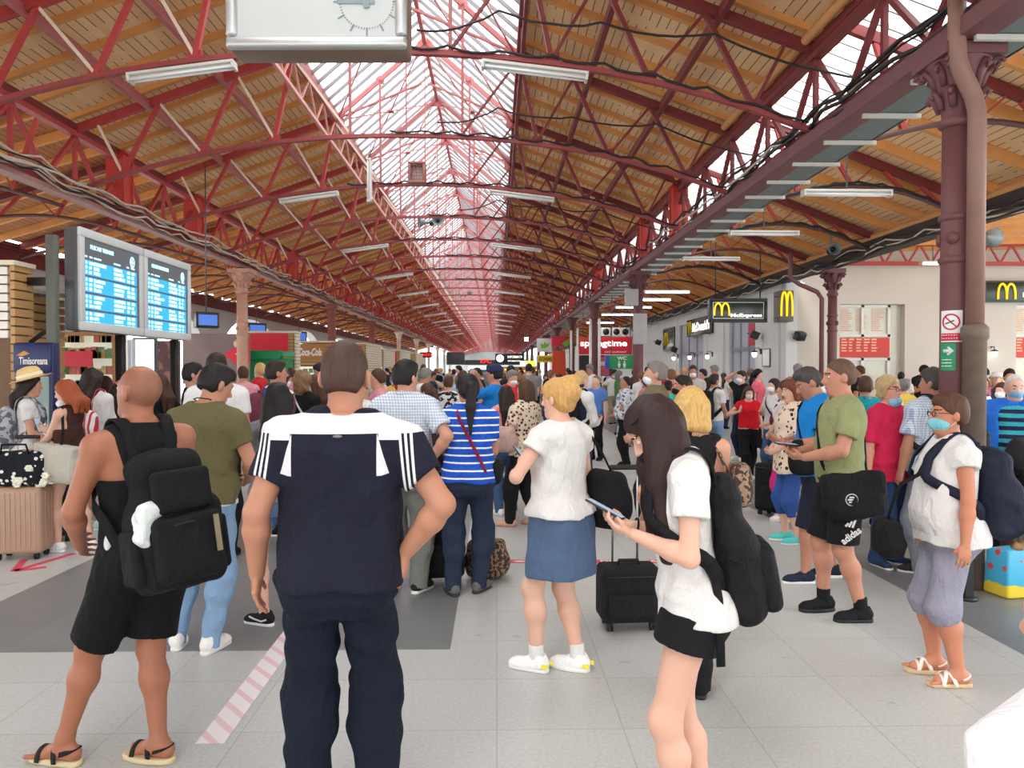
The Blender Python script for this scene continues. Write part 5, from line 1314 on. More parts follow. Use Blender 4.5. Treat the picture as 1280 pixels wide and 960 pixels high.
P, w, h = pan(1231, 1310, 351, 378, 19.85); P.thing('wall_sign', 'dark sign with yellow arches on the cream wall at the far right', 'sign'); P.slab('board', GREENK, 0, 0, w, h, -.08, .0, .01); P.frame('frame', BLACK, w, h, .035, 0, .02); P.arches(YELL, -w * .16, .0, .46, .40, .02, .03); P.text('McCafe', WLIT, w * .28, -h * .15, w * .36, .12, .004, .02)
# pasted notices on the nearest column
def curved(name, label, z0, z1, a0, a1, m, parent=None, r_=.118, col=(COLX, 6.1)):
    b = MB(); n = 8; vs = []
    for rr in (r_ , r_ + .002):
        for zz in (z0, z1):
            for i in range(n + 1):
                t = R(a0 + (a1 - a0) * i / n); vs.append((rr * math.cos(t), rr * math.sin(t), zz))
    N_ = n + 1; fs = []
    for i in range(n): fs += [(i, i + 1, N_ + i + 1, N_ + i), (2 * N_ + i, 3 * N_ + i, 3 * N_ + i + 1, 2 * N_ + i + 1), (i, 2 * N_ + i, 2 * N_ + i + 1, i + 1), (N_ + i, N_ + i + 1, 3 * N_ + i + 1, 3 * N_ + i)]
    fs += [(0, N_, 3 * N_, 2 * N_), (n, 2 * N_ + n, 3 * N_ + n, N_ + n)]
    b.add(vs, fs); o = b.build(name, m, parent)
    if parent is None: o.location = (col[0], col[1], 0); tag(o, label, 'notice')
    return o
n1 = curved('no_smoking_notice', 'white no smoking notice with a red ring pasted on the nearest column', 1.925, 2.175, 182, 262, WHITE)
def onc(u, z, r_=.1205): t = R(222 + u / .118 * 57.3); return (r_ * math.cos(t), r_ * math.sin(t), z)
NRED = pmat('notice_red', (206, 40, 74), .6, 0, 0)
b = MB(); b.tube([onc(.06 * math.cos(t), 2.085 + .06 * math.sin(t)) for t in np.linspace(0, 6.283, 33)], .007, 5); b.tube([onc(-.042, 2.127), onc(0, 2.085), onc(.042, 2.043)], .006, 5); b.build('ban_ring', NRED, n1)
b = MB(); b.tube([onc(-.04, 2.07), onc(0, 2.085), onc(.025, 2.095)], .005, 5); b.build('cigarette', BLACK, n1); curved('red_text_block', '', 1.935, 1.995, 184, 258, NRED, n1, .1195)
b = MB()
for r_, zz in enumerate((1.98, 1.955)):
    for i in range(7): b.tube([onc(-.07 + i * .018, zz, .122), onc(-.06 + i * .018, zz, .122)], .004, 4)
b.build('notice_letters', WHITE, n1)
n2 = curved('exit_notice', 'green exit notice with a white arrow pasted on the nearest column below the red one', 1.70, 1.915, 180, 240, pmat('notice_green', (22, 150, 100), .5, 0, .04))
b = MB(); b.tube([onc(-.05, 1.855), onc(-.02, 1.855), onc(.005, 1.855)], .014, 6); b.tube([onc(-.02, 1.885), onc(.018, 1.855), onc(-.02, 1.825)], .010, 6); b.build('white_arrow', WHITE, n2)
b = MB()
for zz in (1.785, 1.76, 1.735): b.tube([onc(-.07, zz), onc(-.03, zz), onc(.01, zz)], .0045, 4)
b.build('notice_letters', WHITE, n2)
# grey boxes on the second column
for i, (z, lb) in enumerate(((3.55, 'upper grey box fixed to the second right column'), (2.75, 'lower pale notice box fixed to the second right column'))):
    o = empty('junction_box', (XR + (.0 if i else -.22), 19.5, z), 0, lb, 'box'); b = MB(); b.box((0, -.08, 0), (.34, .14, .42 if i == 0 else .78)); b.build('cover', pmat('box_grey', (176, 172, 172), .5, 0, .1), o, .015)
# ---- right side hanging banners
ORG = pmat('totem_orange', (226, 84, 44), .5, 0, .05); LGRN = pmat('leaf_green', (130, 196, 60), .5, 0, .05)
P, w, h = pan(722, 790, 421, 443, 34); P.thing('shop_banner', 'wide red shop banner with white lowercase lettering across the right aisle', 'sign'); P.slab('panel', REDS, 0, 0, w, h, -.1, 0, .01); P.text('springtime', WLIT, -.05, .06, w * .86, h * .44, .004, .03)
P.text('RESTAURANT', WHITE, w * .2, -h * .36, w * .4, h * .10, .004); hang(P, (-w * .4, w * .4), h / 2, 5.1); P.slab('orange_patch', ORG, -w * .38, h * .34, w * .18, h * .28, 0, .006)
P, w, h = pan(724, 766, 444, 470, 35); P.thing('shop_board', 'dark and pink shop board under the wide red banner', 'sign'); P.slab('panel', BLACK, 0, 0, w, h, -.1, 0); P.slab('pink_panel', pmat('poster_pink', (214, 96, 110), .6, 0, .2, 8), w * .12, -.02, w * .55, h * .9, 0, .006); legs(P, (-w * .4, w * .4), -h / 2); P.slab('white_block', WHITE, w * .2, h * .1, w * .3, h * .2, .006, .01)
P, w, h = pan(762, 791, 444, 461, 26); P.thing('toilet_sign', 'green toilet sign with white WC letters and two figures', 'sign'); P.slab('panel', pmat('wc_green', (20, 150, 84), .45, 0, .04), 0, 0, w, h, -.06, 0, .01); P.slab('blue_side', pmat('wc_blue', (40, 80, 170), .5, 0, .04), -w / 2 - .07, 0, .14, h, -.2, 0); hang(P, (-w * .4, w * .4), h / 2, 4.9); P.text('WC', WHITE, .02, h * .28, w * .4, h * .26, .004, .03)
b = MB()
for sg in (-1, 1):
    u = sg * .09 + .02; b.lathe([(.001, 0), (.035, .005), (.001, .01)], 12, (u, .0, 0)); b.bb((u - .045, -.14, 0), (u + .045, -.04, .008)); b.bb((u - .03, -.2, 0), (u - .005, -.12, .008)); b.bb((u + .005, -.2, 0), (u + .03, -.12, .008))
b.build('figures', WHITE, P.root)
P, w, h = pan(671, 690, 423, 440, 40); P.thing('leaf_sign', 'white square hanging sign with a green leaf', 'sign'); P.slab('panel', WHITE, 0, 0, w, h, -.1, 0, .01); P.poly('leaf', LGRN, [(-.22, .1), (-.05, .02), (.02, .2), (.1, .05), (.24, .14), (.2, -.06), (.04, -.17), (-.14, -.16), (-.24, -.22), (-.15, -.08)], .001, .01); P.text('springtime', LGRN, 0, -h * .38, w * .6, .05, .004)
P, w, h = pan(672, 693, 444, 453, 40); P.thing('exchange_sign', 'yellow exchange sign below the leaf sign', 'sign'); P.slab('panel', pmat('exchange_yellow', (248, 214, 40), .5, 0, .03), 0, 0, w, h, -.1, 0, .01); hang(P, (-w * .4, w * .4), h / 2, 6.2); P.text('EXCHANGE', BLACK, 0, 0, w * .85, h * .5, .004, .02)
P, w, h = pan(650, 669, 451, 458, 55); P.thing('light_sign', 'small yellow and white lit sign left of the exchange sign', 'sign'); P.slab('panel', emat('sign_yellow_lit', (252, 226, 70), .8), w * .2, 0, w * .6, h, -.1, 0); hang(P, (0,), h / 2, 6.0); P.slab('white_half', WLIT, -w * .3, 0, w * .4, h, -.1, .01)
t = empty('advert_totem', (at(700, 463, 37).x, 37.4, 0), 0, 'tall orange advertising totem beside the slim dark column', 'totem'); a, c = at(690, 421, 37.4), at(713, 470, 37.4); w, h = c.x - a.x, a.z
b = MB(); b.prism([(-w * .5, 0), (w * .42, 0), (w * .30, h * .80), (-w * .36, h * .80)], lambda u, v, q: (u, -.2 - q * -1, v), .4); b.build('body', ORG, t); b = MB(); b.bb((-w * .42, -.25, h * .86), (w * .5, .2, h)); hd = b.build('head', REDS, t)
b = MB(); b.prism([(w * .1, h * .9), (w * .3, h * .94), (w * .52, h * .97), (w * .5, h * .88), (w * .3, h * .85)], lambda u, v, q: (u, -.3 + q, v), .04); b.build('leaf', LGRN, hd)
for px, Y, lb in ((714, 35.5, 'white pole right of the orange totem'), (722, 33.5, 'white pole at the left end of the red banner'), (738, 27.5, 'white pole left of the third right column'), (749, 27.5, 'white pole right of the third right column')):
    p_ = at(px, 463, Y); b = MB(); b.tube([(0, 0, 0), (0, 0, 3.55)], .05, 8); b.lathe([(.14, 0), (.14, .03), (.05, .06)], 12); tag(b.build('pole', WHITE, loc=(p_.x, Y, 0)), lb, 'pole')
for px, lb in ((770, 'left air conditioner unit above the red banner'), (757, 'small air conditioner unit behind the white pole'), (781, 'right air conditioner unit above the red banner')):
    p_ = at(px, 415, 36); o = empty('air_conditioner', p_, 0, lb, 'air conditioner'); b = MB(); b.box((0, 0, 0), (.42, .3, .4)); b.build('case', WHITE, o, .02); b = MB(); b.lathe([(.001, .0), (.15, 0), (.15, .02), (.001, .03)], 18); b.v = [(x_, -z_ - .14, y_) for x_, y_, z_ in b.v]; b.build('fan_grille', BLACK, o); b = MB(); b.bar((-.15, 0, -.2), (-.15, -.1, -.55), .04, .04); b.bar((.15, 0, -.2), (.15, -.1, -.55), .04, .04); b.tube([(0, .1, .2), (0, .1, 2.2)], .02, 6); b.build('bracket', GREYF, o)
# ---- far signs
P, w, h = pan(558, 581, 440, 456, 45); P.thing('display_board', 'dark blank display board hanging at the far end of the hall', 'display'); P.slab('panel', pmat('display_dark', (66, 70, 72), .35, 0, .1), 0, 0, w, h, -.15, 0, .02); P.frame('frame', GREYF, w, h, .05, 0, .03); hang(P, (-w * .4, w * .4), h / 2, 5.0)
P, w, h = pan(581, 660, 450, 456, 100); P.thing('shop_fascia', 'far dark shop fascia with red KFC letters', 'sign'); P.slab('panel', pmat('fascia_dark', (52, 56, 60), .5, 0, .1), 0, 0, w, h, -.2, 0); P.text('KFC', emat('kfc_red', (236, 30, 40), 1.2), -w * .17, h * .25, w * .17, h * .8, .02, .03)
P, w, h = pan(585, 650, 457, 463, 100); P.thing('food_stall', 'lit white counter front under the far red letters', 'stall'); P.slab('lit_panel', emat('shop_lit', (226, 240, 240), .9), 0, 0, w, h, -.2, 0); P.slab('counter', GREYF, 0, (-h / 2 - P.o.z) / 2, w, P.o.z - h / 2, -.3, .1)
P, w, h = pan(619, 655, 442, 454, 60); P.thing('clock_sign', 'black hanging sign with a round white clock and lit lettering', 'sign'); P.slab('panel', BLACK, 0, 0, w, h, -.15, 0, .01)
b = MB(); b.lathe([(.001, 0), (.30, 0), (.30, .03), (.001, .04)], 24, (-w * .33, 0, 0)); ck = b.build('clock_dial', WLIT, P.root); b = MB(); b.bar((-w * .33, 0, .05), (-w * .33, .2, .05), .04, .01, 0, (0, 0, 1)); b.bar((-w * .33, 0, .05), (-w * .33 + .13, .05, .05), .04, .01, 0, (0, 0, 1)); b.build('clock_hands', BLACK, ck); hang(P, (-w * .4, w * .4), h / 2, 5.0); P.text('INFORMATII', WLIT, w * .18, .12, w * .5, .2, .004, .03); P.text('INFORMATION', WLIT, w * .16, -.2, w * .44, .12, .004, .03)
P, w, h = pan(655, 661, 421, 427, 70); P.thing('spot_lamp', 'bright square lamp high at the far end', 'lamp'); P.slab('housing', GREYF, 0, 0, w, h, -.2, -.02); hang(P, (0,), h / 2, 5.6); P.slab('lens', emat('spot_lit', (245, 246, 255), 6), 0, 0, w * .8, h * .8, -.02, .0)
P, w, h = pan(615, 672, 458, 470, 85); P.thing('food_stall', 'far warm lit stall front below the clock sign', 'stall'); P.slab('back_panel', pmat('stall_amber', (190, 150, 86), .6, 0, .5, 2.5), 0, 0, w, h, -.3, 0); P.slab('counter', GREYF, 0, (-h / 2 - P.o.z) / 2, w, P.o.z - h / 2, -.3, .1)
b = MB(); rr = random.Random(3)
for i in range(12): b.box((-w / 2 + w * (i + .5) / 12, rr.uniform(-.1, .35) * h, .04), (.16, .12, .06))
b.build('lit_jars', emat('stall_glow', (255, 226, 150), 1.2), P.root)
# ---- kiosks on the left
SLT = pmat('slat_lit', (226, 214, 190), .6, 0, .08, 3); SLTT = pmat('slat_tan', (196, 152, 98), .6, 0, .15, 3)  # first is the lit copy of the timber slats, brightness put into its colour
def slats(b, lo, hi, axis, pitch=.1, m=0):
    z = lo[2]
    while z < hi[2] - .02:
        b.bb((lo[0], lo[1], z), (hi[0], hi[1], min(z + pitch * .82, hi[2])), m); z += pitch
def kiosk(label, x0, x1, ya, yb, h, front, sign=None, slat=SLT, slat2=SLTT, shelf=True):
    r = empty('kiosk', ((x0 + x1) / 2, ya, 0), 0, label, 'kiosk'); ox, oy = (x0 + x1) / 2, ya; f = lambda b, nm, m, par=None: b.build(nm, m, par or r, loc=(-ox, -oy, 0) if par is None else None)
    b = MB(); b.bb((x0 + .03, ya + .06, 0), (x1 - .03, yb - .03, h - .04)); f(b, 'carcass', pmat('kiosk_inside', (120, 92, 66), .7, 0, .2))
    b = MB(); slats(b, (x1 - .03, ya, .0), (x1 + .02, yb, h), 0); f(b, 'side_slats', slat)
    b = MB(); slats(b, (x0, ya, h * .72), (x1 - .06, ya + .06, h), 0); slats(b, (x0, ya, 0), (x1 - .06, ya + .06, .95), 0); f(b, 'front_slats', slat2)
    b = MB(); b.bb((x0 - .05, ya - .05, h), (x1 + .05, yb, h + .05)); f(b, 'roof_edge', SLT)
    if shelf:
        b = MB(); b.bb((x0 + .05, ya + .02, .97), (x1 - .1, ya + .06, h * .7)); g = f(b, 'display_window', emat('kiosk_window', (226, 222, 206), .55)); rr = random.Random(int(x0 * 100) % 97 + int(ya)); 
        for q in range(3):
            b = MB(); z = 1.02 + q * .3; xx = x0 + .1
            while xx < x1 - .2: w_ = rr.uniform(.06, .14); b.bb((xx, ya - .02, z), (xx + w_, ya + .02, z + rr.uniform(.1, .24))); xx += w_ + rr.uniform(.01, .06)
            b.build('goods', pmat('goods_%d' % q, ((206, 190, 120), (210, 110, 90), (110, 160, 110))[q], .5, 0, .5, 9), g, loc=(-ox * 0, 0, 0))
    return r
kiosk('pale slatted kiosk corner at the left edge', -7.6, at(17, 463, 8.6).x, 8.6, 8.95, 2.86, None, slat=SLTT, slat2=pmat('slat_white_lit', (240, 236, 226), .6, 0, .05, 3), shelf=False)  # front slats near white: strong light on the timber put into the colour
kiosk('tan slatted kiosk behind the pale kiosk at the left edge', -7.4, at(40, 463, 9.2).x - .02, 9.05, 9.9, 2.62, None, slat=SLTT, shelf=False)
# fridge
a, c = at(17, 428, 8.45), at(66, 428, 8.45); w = c.x - a.x
P = Panel(((a.x + c.x) / 2, 8.45, a.z / 2), '-Y'); h = a.z; P.thing('drinks_fridge', 'dark blue drinks fridge with white lettering behind the straw hat woman', 'fridge'); P.root.location.z = h / 2
BLU = pmat('fridge_blue', (26, 38, 84), .35, 0, .06); P.slab('cabinet', BLU, 0, 0, w, h, -.14, 0, .015); P.slab('header', pmat('fridge_header', (22, 34, 86), .4, 0, .05), 0, h / 2 - .17, w - .02, .30, 0, .03, .01)
P.text('Timisoreana', WHITE, .02, h / 2 - .20, w * .72, .08, .032, .01); P.poly('gold_emblem', pmat('gold_ink', (206, 140, 70), .5, 0, .1), [(-.16, .86), (-.08, .91), (-.02, .88), (-.10, .85)], .031, .004)
P.slab('glass_door', pmat('fridge_glass', (150, 176, 170), .12, 0, .3, 5), 0, -.12, w - .08, h - .5, 0, .02, .006); P.slab('handle', SILV, w / 2 - .07, 0, .02, .4, .02, .05)
# glazed shop behind the boards
P, w, h = pan(66, 146, 415, 520, 12.9); P.thing('shop_window', 'wood framed shop window with red band below the departure boards', 'stall'); P.slab('back', emat('shop_window_lit', (206, 206, 190), .5), 0, 0, w, h, -.4, -.3); P.frame('frame', pmat('shop_wood', (176, 124, 66), .5, 0, .15), w, h, .06, -.1, .02); P.slab('plinth', pmat('shop_wood', (176, 124, 66)), 0, (-h / 2 - P.o.z) / 2, w, P.o.z - h / 2, -.35, 0)
P.slab('red_band', REDS, -w * .18, .45 * 0 + h * .18, w * .62, .26, 0, .03)
rr = random.Random(8)
for q in range(3):
    b = MB()
    for r_ in range(5):
        u = -w / 2 + .08
        while u < w / 2 - .12:
            w_ = rr.uniform(.05, .12)
            if rr.random() < .4: b.bb((u, -h / 2 + .15 + r_ * .27, -.25), (u + w_, -h / 2 + .15 + r_ * .27 + rr.uniform(.1, .2), -.15))
            u += w_ + .01
    b.build('goods', pmat('goods_%d' % q, ((206, 190, 120), (210, 110, 90), (110, 160, 110))[q], .5, 0, .5, 9), P.root)
P, w, h = pan(168, 194, 424, 500, 15); P.thing('advert_lightbox', 'bright white lit panel under the left departure board', 'panel'); P.slab('panel', emat('panel_lit', (250, 250, 255), 1.5), 0, 0, w, h, -.05, 0); P.frame('frame', GREYF, w + .06, h + .06, .04, -.06, .01); legs(P, (-w * .4, w * .4), -h / 2)
P, w, h = pan(143, 167, 424, 500, 14.5); P.thing('glass_shelf', 'pale glazed shelf left of the bright white panel', 'shelf'); P.slab('back', pmat('shelf_blue', (190, 200, 214), .4, 0, .2, 5), 0, 0, w, h, -.1, 0); P.frame('frame', SILV, w, h, .03, 0, .03); legs(P, (-w * .4, w * .4), -h / 2)
k = MB_('poster_dark', .5); n = k.noise(2.2, 3); n2 = k.noise(1.4, 2); k.color(k.mix(k.noise(3.1, 2) > .53, k.mix(n, s2l((40, 30, 38)), s2l((150, 110, 110))), k.mix(n2, s2l((120, 60, 66)), s2l((206, 150, 130)))))
P, w, h = pan(196, 225, 426, 500, 14.8); P.thing('poster', 'dark reddish poster under the right departure board', 'poster'); P.slab('sheet', k.m, 0, 0, w, h, -.04, 0); P.frame('frame', GREYF, w, h, .02, 0, .01); legs(P, (-w * .4, w * .4), -h / 2)
P, w, h = pan(228, 312, 417, 480, 20.3); P.thing('billboard', 'large dim billboard with a warm round disc right of the departure boards', 'billboard')
k = MB_('billboard_print', .5); n = k.noise(.9, 4); k.color(k.mix(n, s2l((74, 66, 70)), s2l((170, 140, 132)))); P.slab('sheet', k.m, 0, 0, w, h, -.08, 0); legs(P, (-w * .45, 0, w * .45), -h / 2)
b = MB(); b.lathe([(.001, 0), (.12, 0), (.001, .004)], 20, (w * .33, h * .30, .002)); b.build('warm_disc', pmat('disc_warm', (236, 210, 170), .5, 0, .1), P.root)  # flat warm-coloured disc on the sheet
P.poly('red_corner', REDS, [(w * .12, h * .1), (w * .5, h * .38), (w * .5, -h * .1), (w * .3, -h * .12)], .002, .006); P.text('T', WHITE, w * .32, h * .06, .09, .12, .01, .03)
# green kiosk with shutter, red board, cola kiosk
GRN = pmat('kiosk_green', (24, 140, 84), .5, 0, .08)
a, c = at(307, 438, 21), at(364, 438, 21); r = empty('green_kiosk', ((a.x + c.x) / 2, 21, 0), 0, 'green shuttered kiosk beside the tan column on the left', 'kiosk'); w = c.x - a.x; hh = a.z
b = MB(); b.bb((-w / 2, 0, 0), (w * .28, 1.2, hh - .2)); b.build('body', GRN, r); b = MB(); b.bb((-w / 2 - .03, -.18, hh - .24), (w * .3, .1, hh)); b.build('shutter_box', GRN, r, .02); b = MB(); b.bb((w * .3, -.1, hh - .16), (w / 2, .4, hh - .04)); b.build('awning', pmat('awning_green', (60, 170, 120), .5, 0, .1), r)
b = MB()
for i in range(22): b.bb((-w / 2 + .04, -.025, .08 + i * .078), (w * .25, 0, .15 + i * .078))
b.build('shutter', GRN, r)
def shed(label, px0, px1, py0, Y, dep=2.2, board=None, text=None, bm=None):
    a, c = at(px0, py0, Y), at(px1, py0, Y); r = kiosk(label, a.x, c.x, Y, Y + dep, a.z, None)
    ox = (a.x + c.x) / 2
    if board:
        q0, q1, y0_, y1_ = board; P = Panel((0, 0, 0)); A, C_ = at(q0, y0_, Y), at(q1, y1_, Y); b = MB(); b.bb((A.x - ox, -.06, C_.z), (C_.x - ox, -.005, A.z)); bo = b.build('sign_board', bm or REDS, r)
        if text: t, m_ = text; link('lettering', text_mesh(t, (C_.x - A.x) * .82, (A.z - C_.z) * .55, .035, .01, 'lettering', .35 if t == 'Coca-Cola' else 0), m_, bo, ((A.x + C_.x) / 2 - ox, -.066, (A.z + C_.z) / 2)).rotation_euler = (R(90), 0, 0)
    return r
shed('slatted kiosk with a large plain red board above the green kiosk', 306, 369, 416, 22.6, .5, (308, 360, 417, 439))
shed('slatted cola kiosk with white Coca-Cola lettering', 369, 418, 428, 25, 3, (370, 406, 431, 449), ('Coca-Cola', WHITE), pmat('board_tan', (184, 130, 76), .5, 0, .12))
shed('slatted kiosk with small red board right of the cola kiosk', 430, 458, 430, 31, 4, (433, 452, 432, 452))
shed('far slatted kiosk with dark letters on a tan board', 462, 480, 437, 38, 4, (464, 476, 439, 449), ('UAL', BLACK), SLTT); shed('far slatted kiosk with a square red board', 481, 500, 438, 44, 5, (482, 496, 441, 457))
shed('farthest slatted kiosk in the left row', 504, 520, 442, 55, 8, None)
P, w, h = pan(524, 540, 441, 446, 60); P.thing('lit_sign', 'small red lit sign far along the left row', 'sign'); P.slab('panel', BLACK, 0, 0, w, h * 1.4, -.1, 0); P.text('FASTI', emat('kfc_red', (236, 30, 40), 1.2), 0, 0, w * .9, h * .7, .004, .04)
for px, py, Y, lb, s_ in ((260, 400, 14.5, 'small dark monitor with a blue screen hanging right of the boards', 1), (322, 412, 24, 'small hanging monitor above the plain red board', 1.4), (375, 421, 30, 'small hanging monitor above the cola kiosk', 1.4)):
    p_ = at(px, py, Y); P = Panel(p_, '-Y', R(38)); P.thing('monitor', lb, 'monitor'); P.slab('case', BLACK, 0, 0, .42 * s_, .3 * s_, -.2, 0, .02); P.slab('screen', emat('monitor_blue', (70, 110, 190), .6), 0, 0, .34 * s_, .2 * s_, 0, .005)
    b = MB(); b.tube([(0, .15 * s_, -.1), (0, 5.6 - p_.z, -.1)], .012, 6); b.build('hanger', GREYF, P.root)
# cables
CB = pmat('cable_black', (34, 33, 34), .6, 0, .1); CG = pmat('cable_grey', (204, 194, 178), .6, 0, .15)
def cable(label, pts, r_=.012, m=CB, sag=.0, seed=0, group=None, jit=.03, n=6):
    rr = random.Random(seed); out = []
    for a, c in zip(pts[:-1], pts[1:]):
        a, c = Vector(a), Vector(c)
        for i in range(n):
            t = i / n; q = a.lerp(c, t); q.z -= sag * 4 * t * (1 - t); out.append(q + Vector((rr.uniform(-jit, jit), 0, rr.uniform(-jit, jit))))
    out.append(Vector(pts[-1])); b = MB(); b.tube(out, r_, 5); return tag(b.build('cable', m), label, 'cable', group)
for i in range(9):
    yy = [7.5 + 1.55 * q for q in range(40)]; rr = random.Random(i)
    cable('tangled pale cable lying along the left plate beam', [(XL + .15 + rr.uniform(-.05, .12), y_, 4.37 + .022 * i + .05 * math.sin(y_ * .7 + i)) for y_ in yy], .011 + .004 * (i % 3), CG if i % 3 else CB, .05, i, 'cables on the left plate beam', .03, 4)
for i in range(7):
    yy = [5.2 + 1.55 * q for q in range(34)]; rr = random.Random(40 + i)
    cable('black cable running along the right plate beam', [(XR - .06 + rr.uniform(-.08, .06), y_, 4.40 + .045 * i + .05 * math.sin(y_ * .5 + i * 1.3)) for y_ in yy], .011 + .005 * (i % 3), CB if i % 4 else CG, .05, 40 + i, 'cables on the right plate beam', .03, 4)
for i in range(9):
    yy = [5 + 1.55 * q for q in range(26)]
    cable('dark cable running along the outer eave of the right aisle', [(AXO - .36 + .03 * i, y_, 3.96 + .07 * math.sin(y_ + i) + .03 * i) for y_ in yy], .016, CG if i % 4 == 1 else CB, .06, 70 + i, 'cables on the right aisle eave', .025, 4)
for k_ in range(1, 9):
    Y = TY[k_]; us = np.linspace(-.3 if k_ % 2 else -.05, .98, 12)
    cable('black cable strapped along the truss tie overhead, %s truss from the front' % ORD[k_ - 1], [(XC + u * HW, Y - .05, ztie(u) + .06) for u in us], .016, CB, .035, 90 + k_, None, .015, 4)
    if k_ in (1, 2, 4): cable('slack black cable looping across below the skylight, before the %s truss beyond the clock' % ORD[k_ - 1], [(XC + u * HW, Y - .3, z_) for u, z_ in ((.1, 5.4), (.28, 5.62), (.5, 5.5), (.75, 5.4), (1.1, 4.9))], .014, CB, .08, 190 + k_, None, .01, 6)
for i, k_ in enumerate((2, 3, 5)):
    Y = TY[k_]; cable('black cable strapped along the bowed aisle tie, %s from the front' % ORD[i], [(XR + .5 + (AXO - XR - .6) * t, Y - .05, 4.30 + .42 * math.sin(math.pi * t) - .25 * t) for t in np.linspace(0, 1, 10)], .022, CB, .02, 300 + i, None, .012, 4)
# floor markings
TAPE = pmat('floor_tape', (226, 220, 220), .5, 0, .06)
k = MB_('striped_tape', .5); u_, v_, w_ = k.xyz(); k.color(k.mix(((u_ * 1.2 + v_) / .16).fract() < .33, s2l((228, 222, 222)), s2l((222, 188, 192)))); STAPE = k.m
def tape(label, p0, p1, w_, m, name='floor_tape'):
    a, c = Vector(p0), Vector(p1); d = (c - a); L = d.length; rz = math.atan2(d.y, d.x) - math.pi / 2; b = MB(); b.bb((-w_ / 2, 0, .001), (w_ / 2, L, .003)); o = b.build(name, m, loc=a); o.rotation_euler = (0, 0, rz); return tag(o, label, 'floor tape')
tape('worn white and pink striped floor tape running to the man in the three-striped shirt', gnd(262, 930), gnd(374, 780), .13, STAPE)
RT = pmat('tape_red', (214, 66, 88), .5, 0, .12); rt = tape('long red floor sticker with white writing behind the woman in the denim skirt', gnd(632, 702), gnd(822, 702), .11, RT, 'floor_sticker')
b = MB(); b.lathe([(.001, .003), (.04, .003), (.001, .005)], 16, (0, .13, 0), 0, .7, 1.7); b.build('white_oval', WHITE, rt); o = link('lettering', text_mesh('PASTRATI DISTANTA', 1.0, .06, .02, .002), WHITE, rt, (0, .85, .005)); o.rotation_euler = (0, 0, R(90))
ar = empty('floor_arrow', gnd(48, 705), 0, 'red arrow stuck on the floor beside the rose gold suitcase', 'floor tape'); b = MB()
for (x0_, y0_, x1_, y1_) in ((18, 714, 92, 692), (18, 714, 30, 700), (18, 714, 58, 709)):
    A, C_ = gnd(x0_, y0_) - ar.location, gnd(x1_, y1_) - ar.location; b.bar(A + Vector((0, 0, .002)), C_ + Vector((0, 0, .002)), .06, .003)
b.build('arrow', RT, ar)
# ------------------------------------------------------------------ the people, nearest first
def X(px, Y): return at(px, 463, Y).x
def Ht(px, py, Y): return at(px, py, Y).z
wt = cloth((220, 218, 216)); bk = cloth((26, 26, 28)); nv = cloth((34, 38, 54)); gy = cloth((122, 122, 120))
jeans_l, jeans_d, jeans_m = denim((128, 158, 190)), denim((40, 49, 68)), denim((66, 92, 126))
SNW = dict(kind='sneaker', mat=cloth((236, 234, 230)), sole=RUB_W); SNB = dict(kind='sneaker', mat=cloth((30, 30, 32)), sole=RUB_W); SBB = dict(kind='shoe', mat=cloth((24, 24, 26)), sole=RUB_K)
def jersey():
    k = MB_('jersey', .8, spec=.2); x, y, z = k.xyz(); ax = x.abs(); w = z > 1.475
    w = w.max((ax > .155) * (z > 1.452) * (ax < .235)); q = 1.475 - z
    w = w.max((ax > .150) * (ax - .150 - q * .30 < 0.0) * (z > 1.325) * (z < 1.48) * (y < .02) * (z + (ax - .150) * -.3 > 1.32))
    v = ax - q * .10; w = w.max((((v - .226) / .0195).fract() < .5) * v.between(.226, .2845) * (z < 1.475))
    w = w * (1.0 - (z > 1.546)); n = k.noise(9, 3)
    k.color(k.mix(w, k.mix(n, s2l((20, 22, 34)), s2l((32, 34, 50))), s2l((222, 220, 224)))); crease(k); return k.m
JER = jersey()
# man in the three-striped shirt
P2 = Person('man seen from behind in a navy and white shirt with three sleeve stripes', X(424, 2.85), 2.85, 2, side=2, H=1.79, sex='m', skin='tan', g=1.17, belly=.03, hair=('crop', 'shaved', .3, .007), head=(4, -6), twist=0,
            arms=(((.262, .02, .925), (.6, -1, 0), (.06, .1, -1), (-1, .2, 0), .5), ((.235, -.01, 1.0), (1, -.55, 0), (-.12, .16, -1), (-1, .1, 0), .25)), feet=((-.12, 0, 14), (.13, .03, -12)),
            top=dict(kind='tee', mat=JER, off=.017, hem=.90, sl=.60, neck=.074, collar=None, fold=.006), bottom=dict(kind='trousers', mat=cloth((22, 28, 42)), fit=.017, flare=.012, fold=.006), shoes=SBB)
b = MB(); q = p2 = P2.surf(0, 1.435, False, .003); b.lathe([(.001, 0), (.011, .001), (.001, .002)], 10, (0, 0, 0), 0, 1.6, .6); b.v = [tuple(Vector(q) + Vector((v[0], -v[2], v[1]))) for v in b.v]; link('back_logo', b.mesh('back_logo'), pmat('logo_grey', (130, 130, 134), .5), P2.topo)
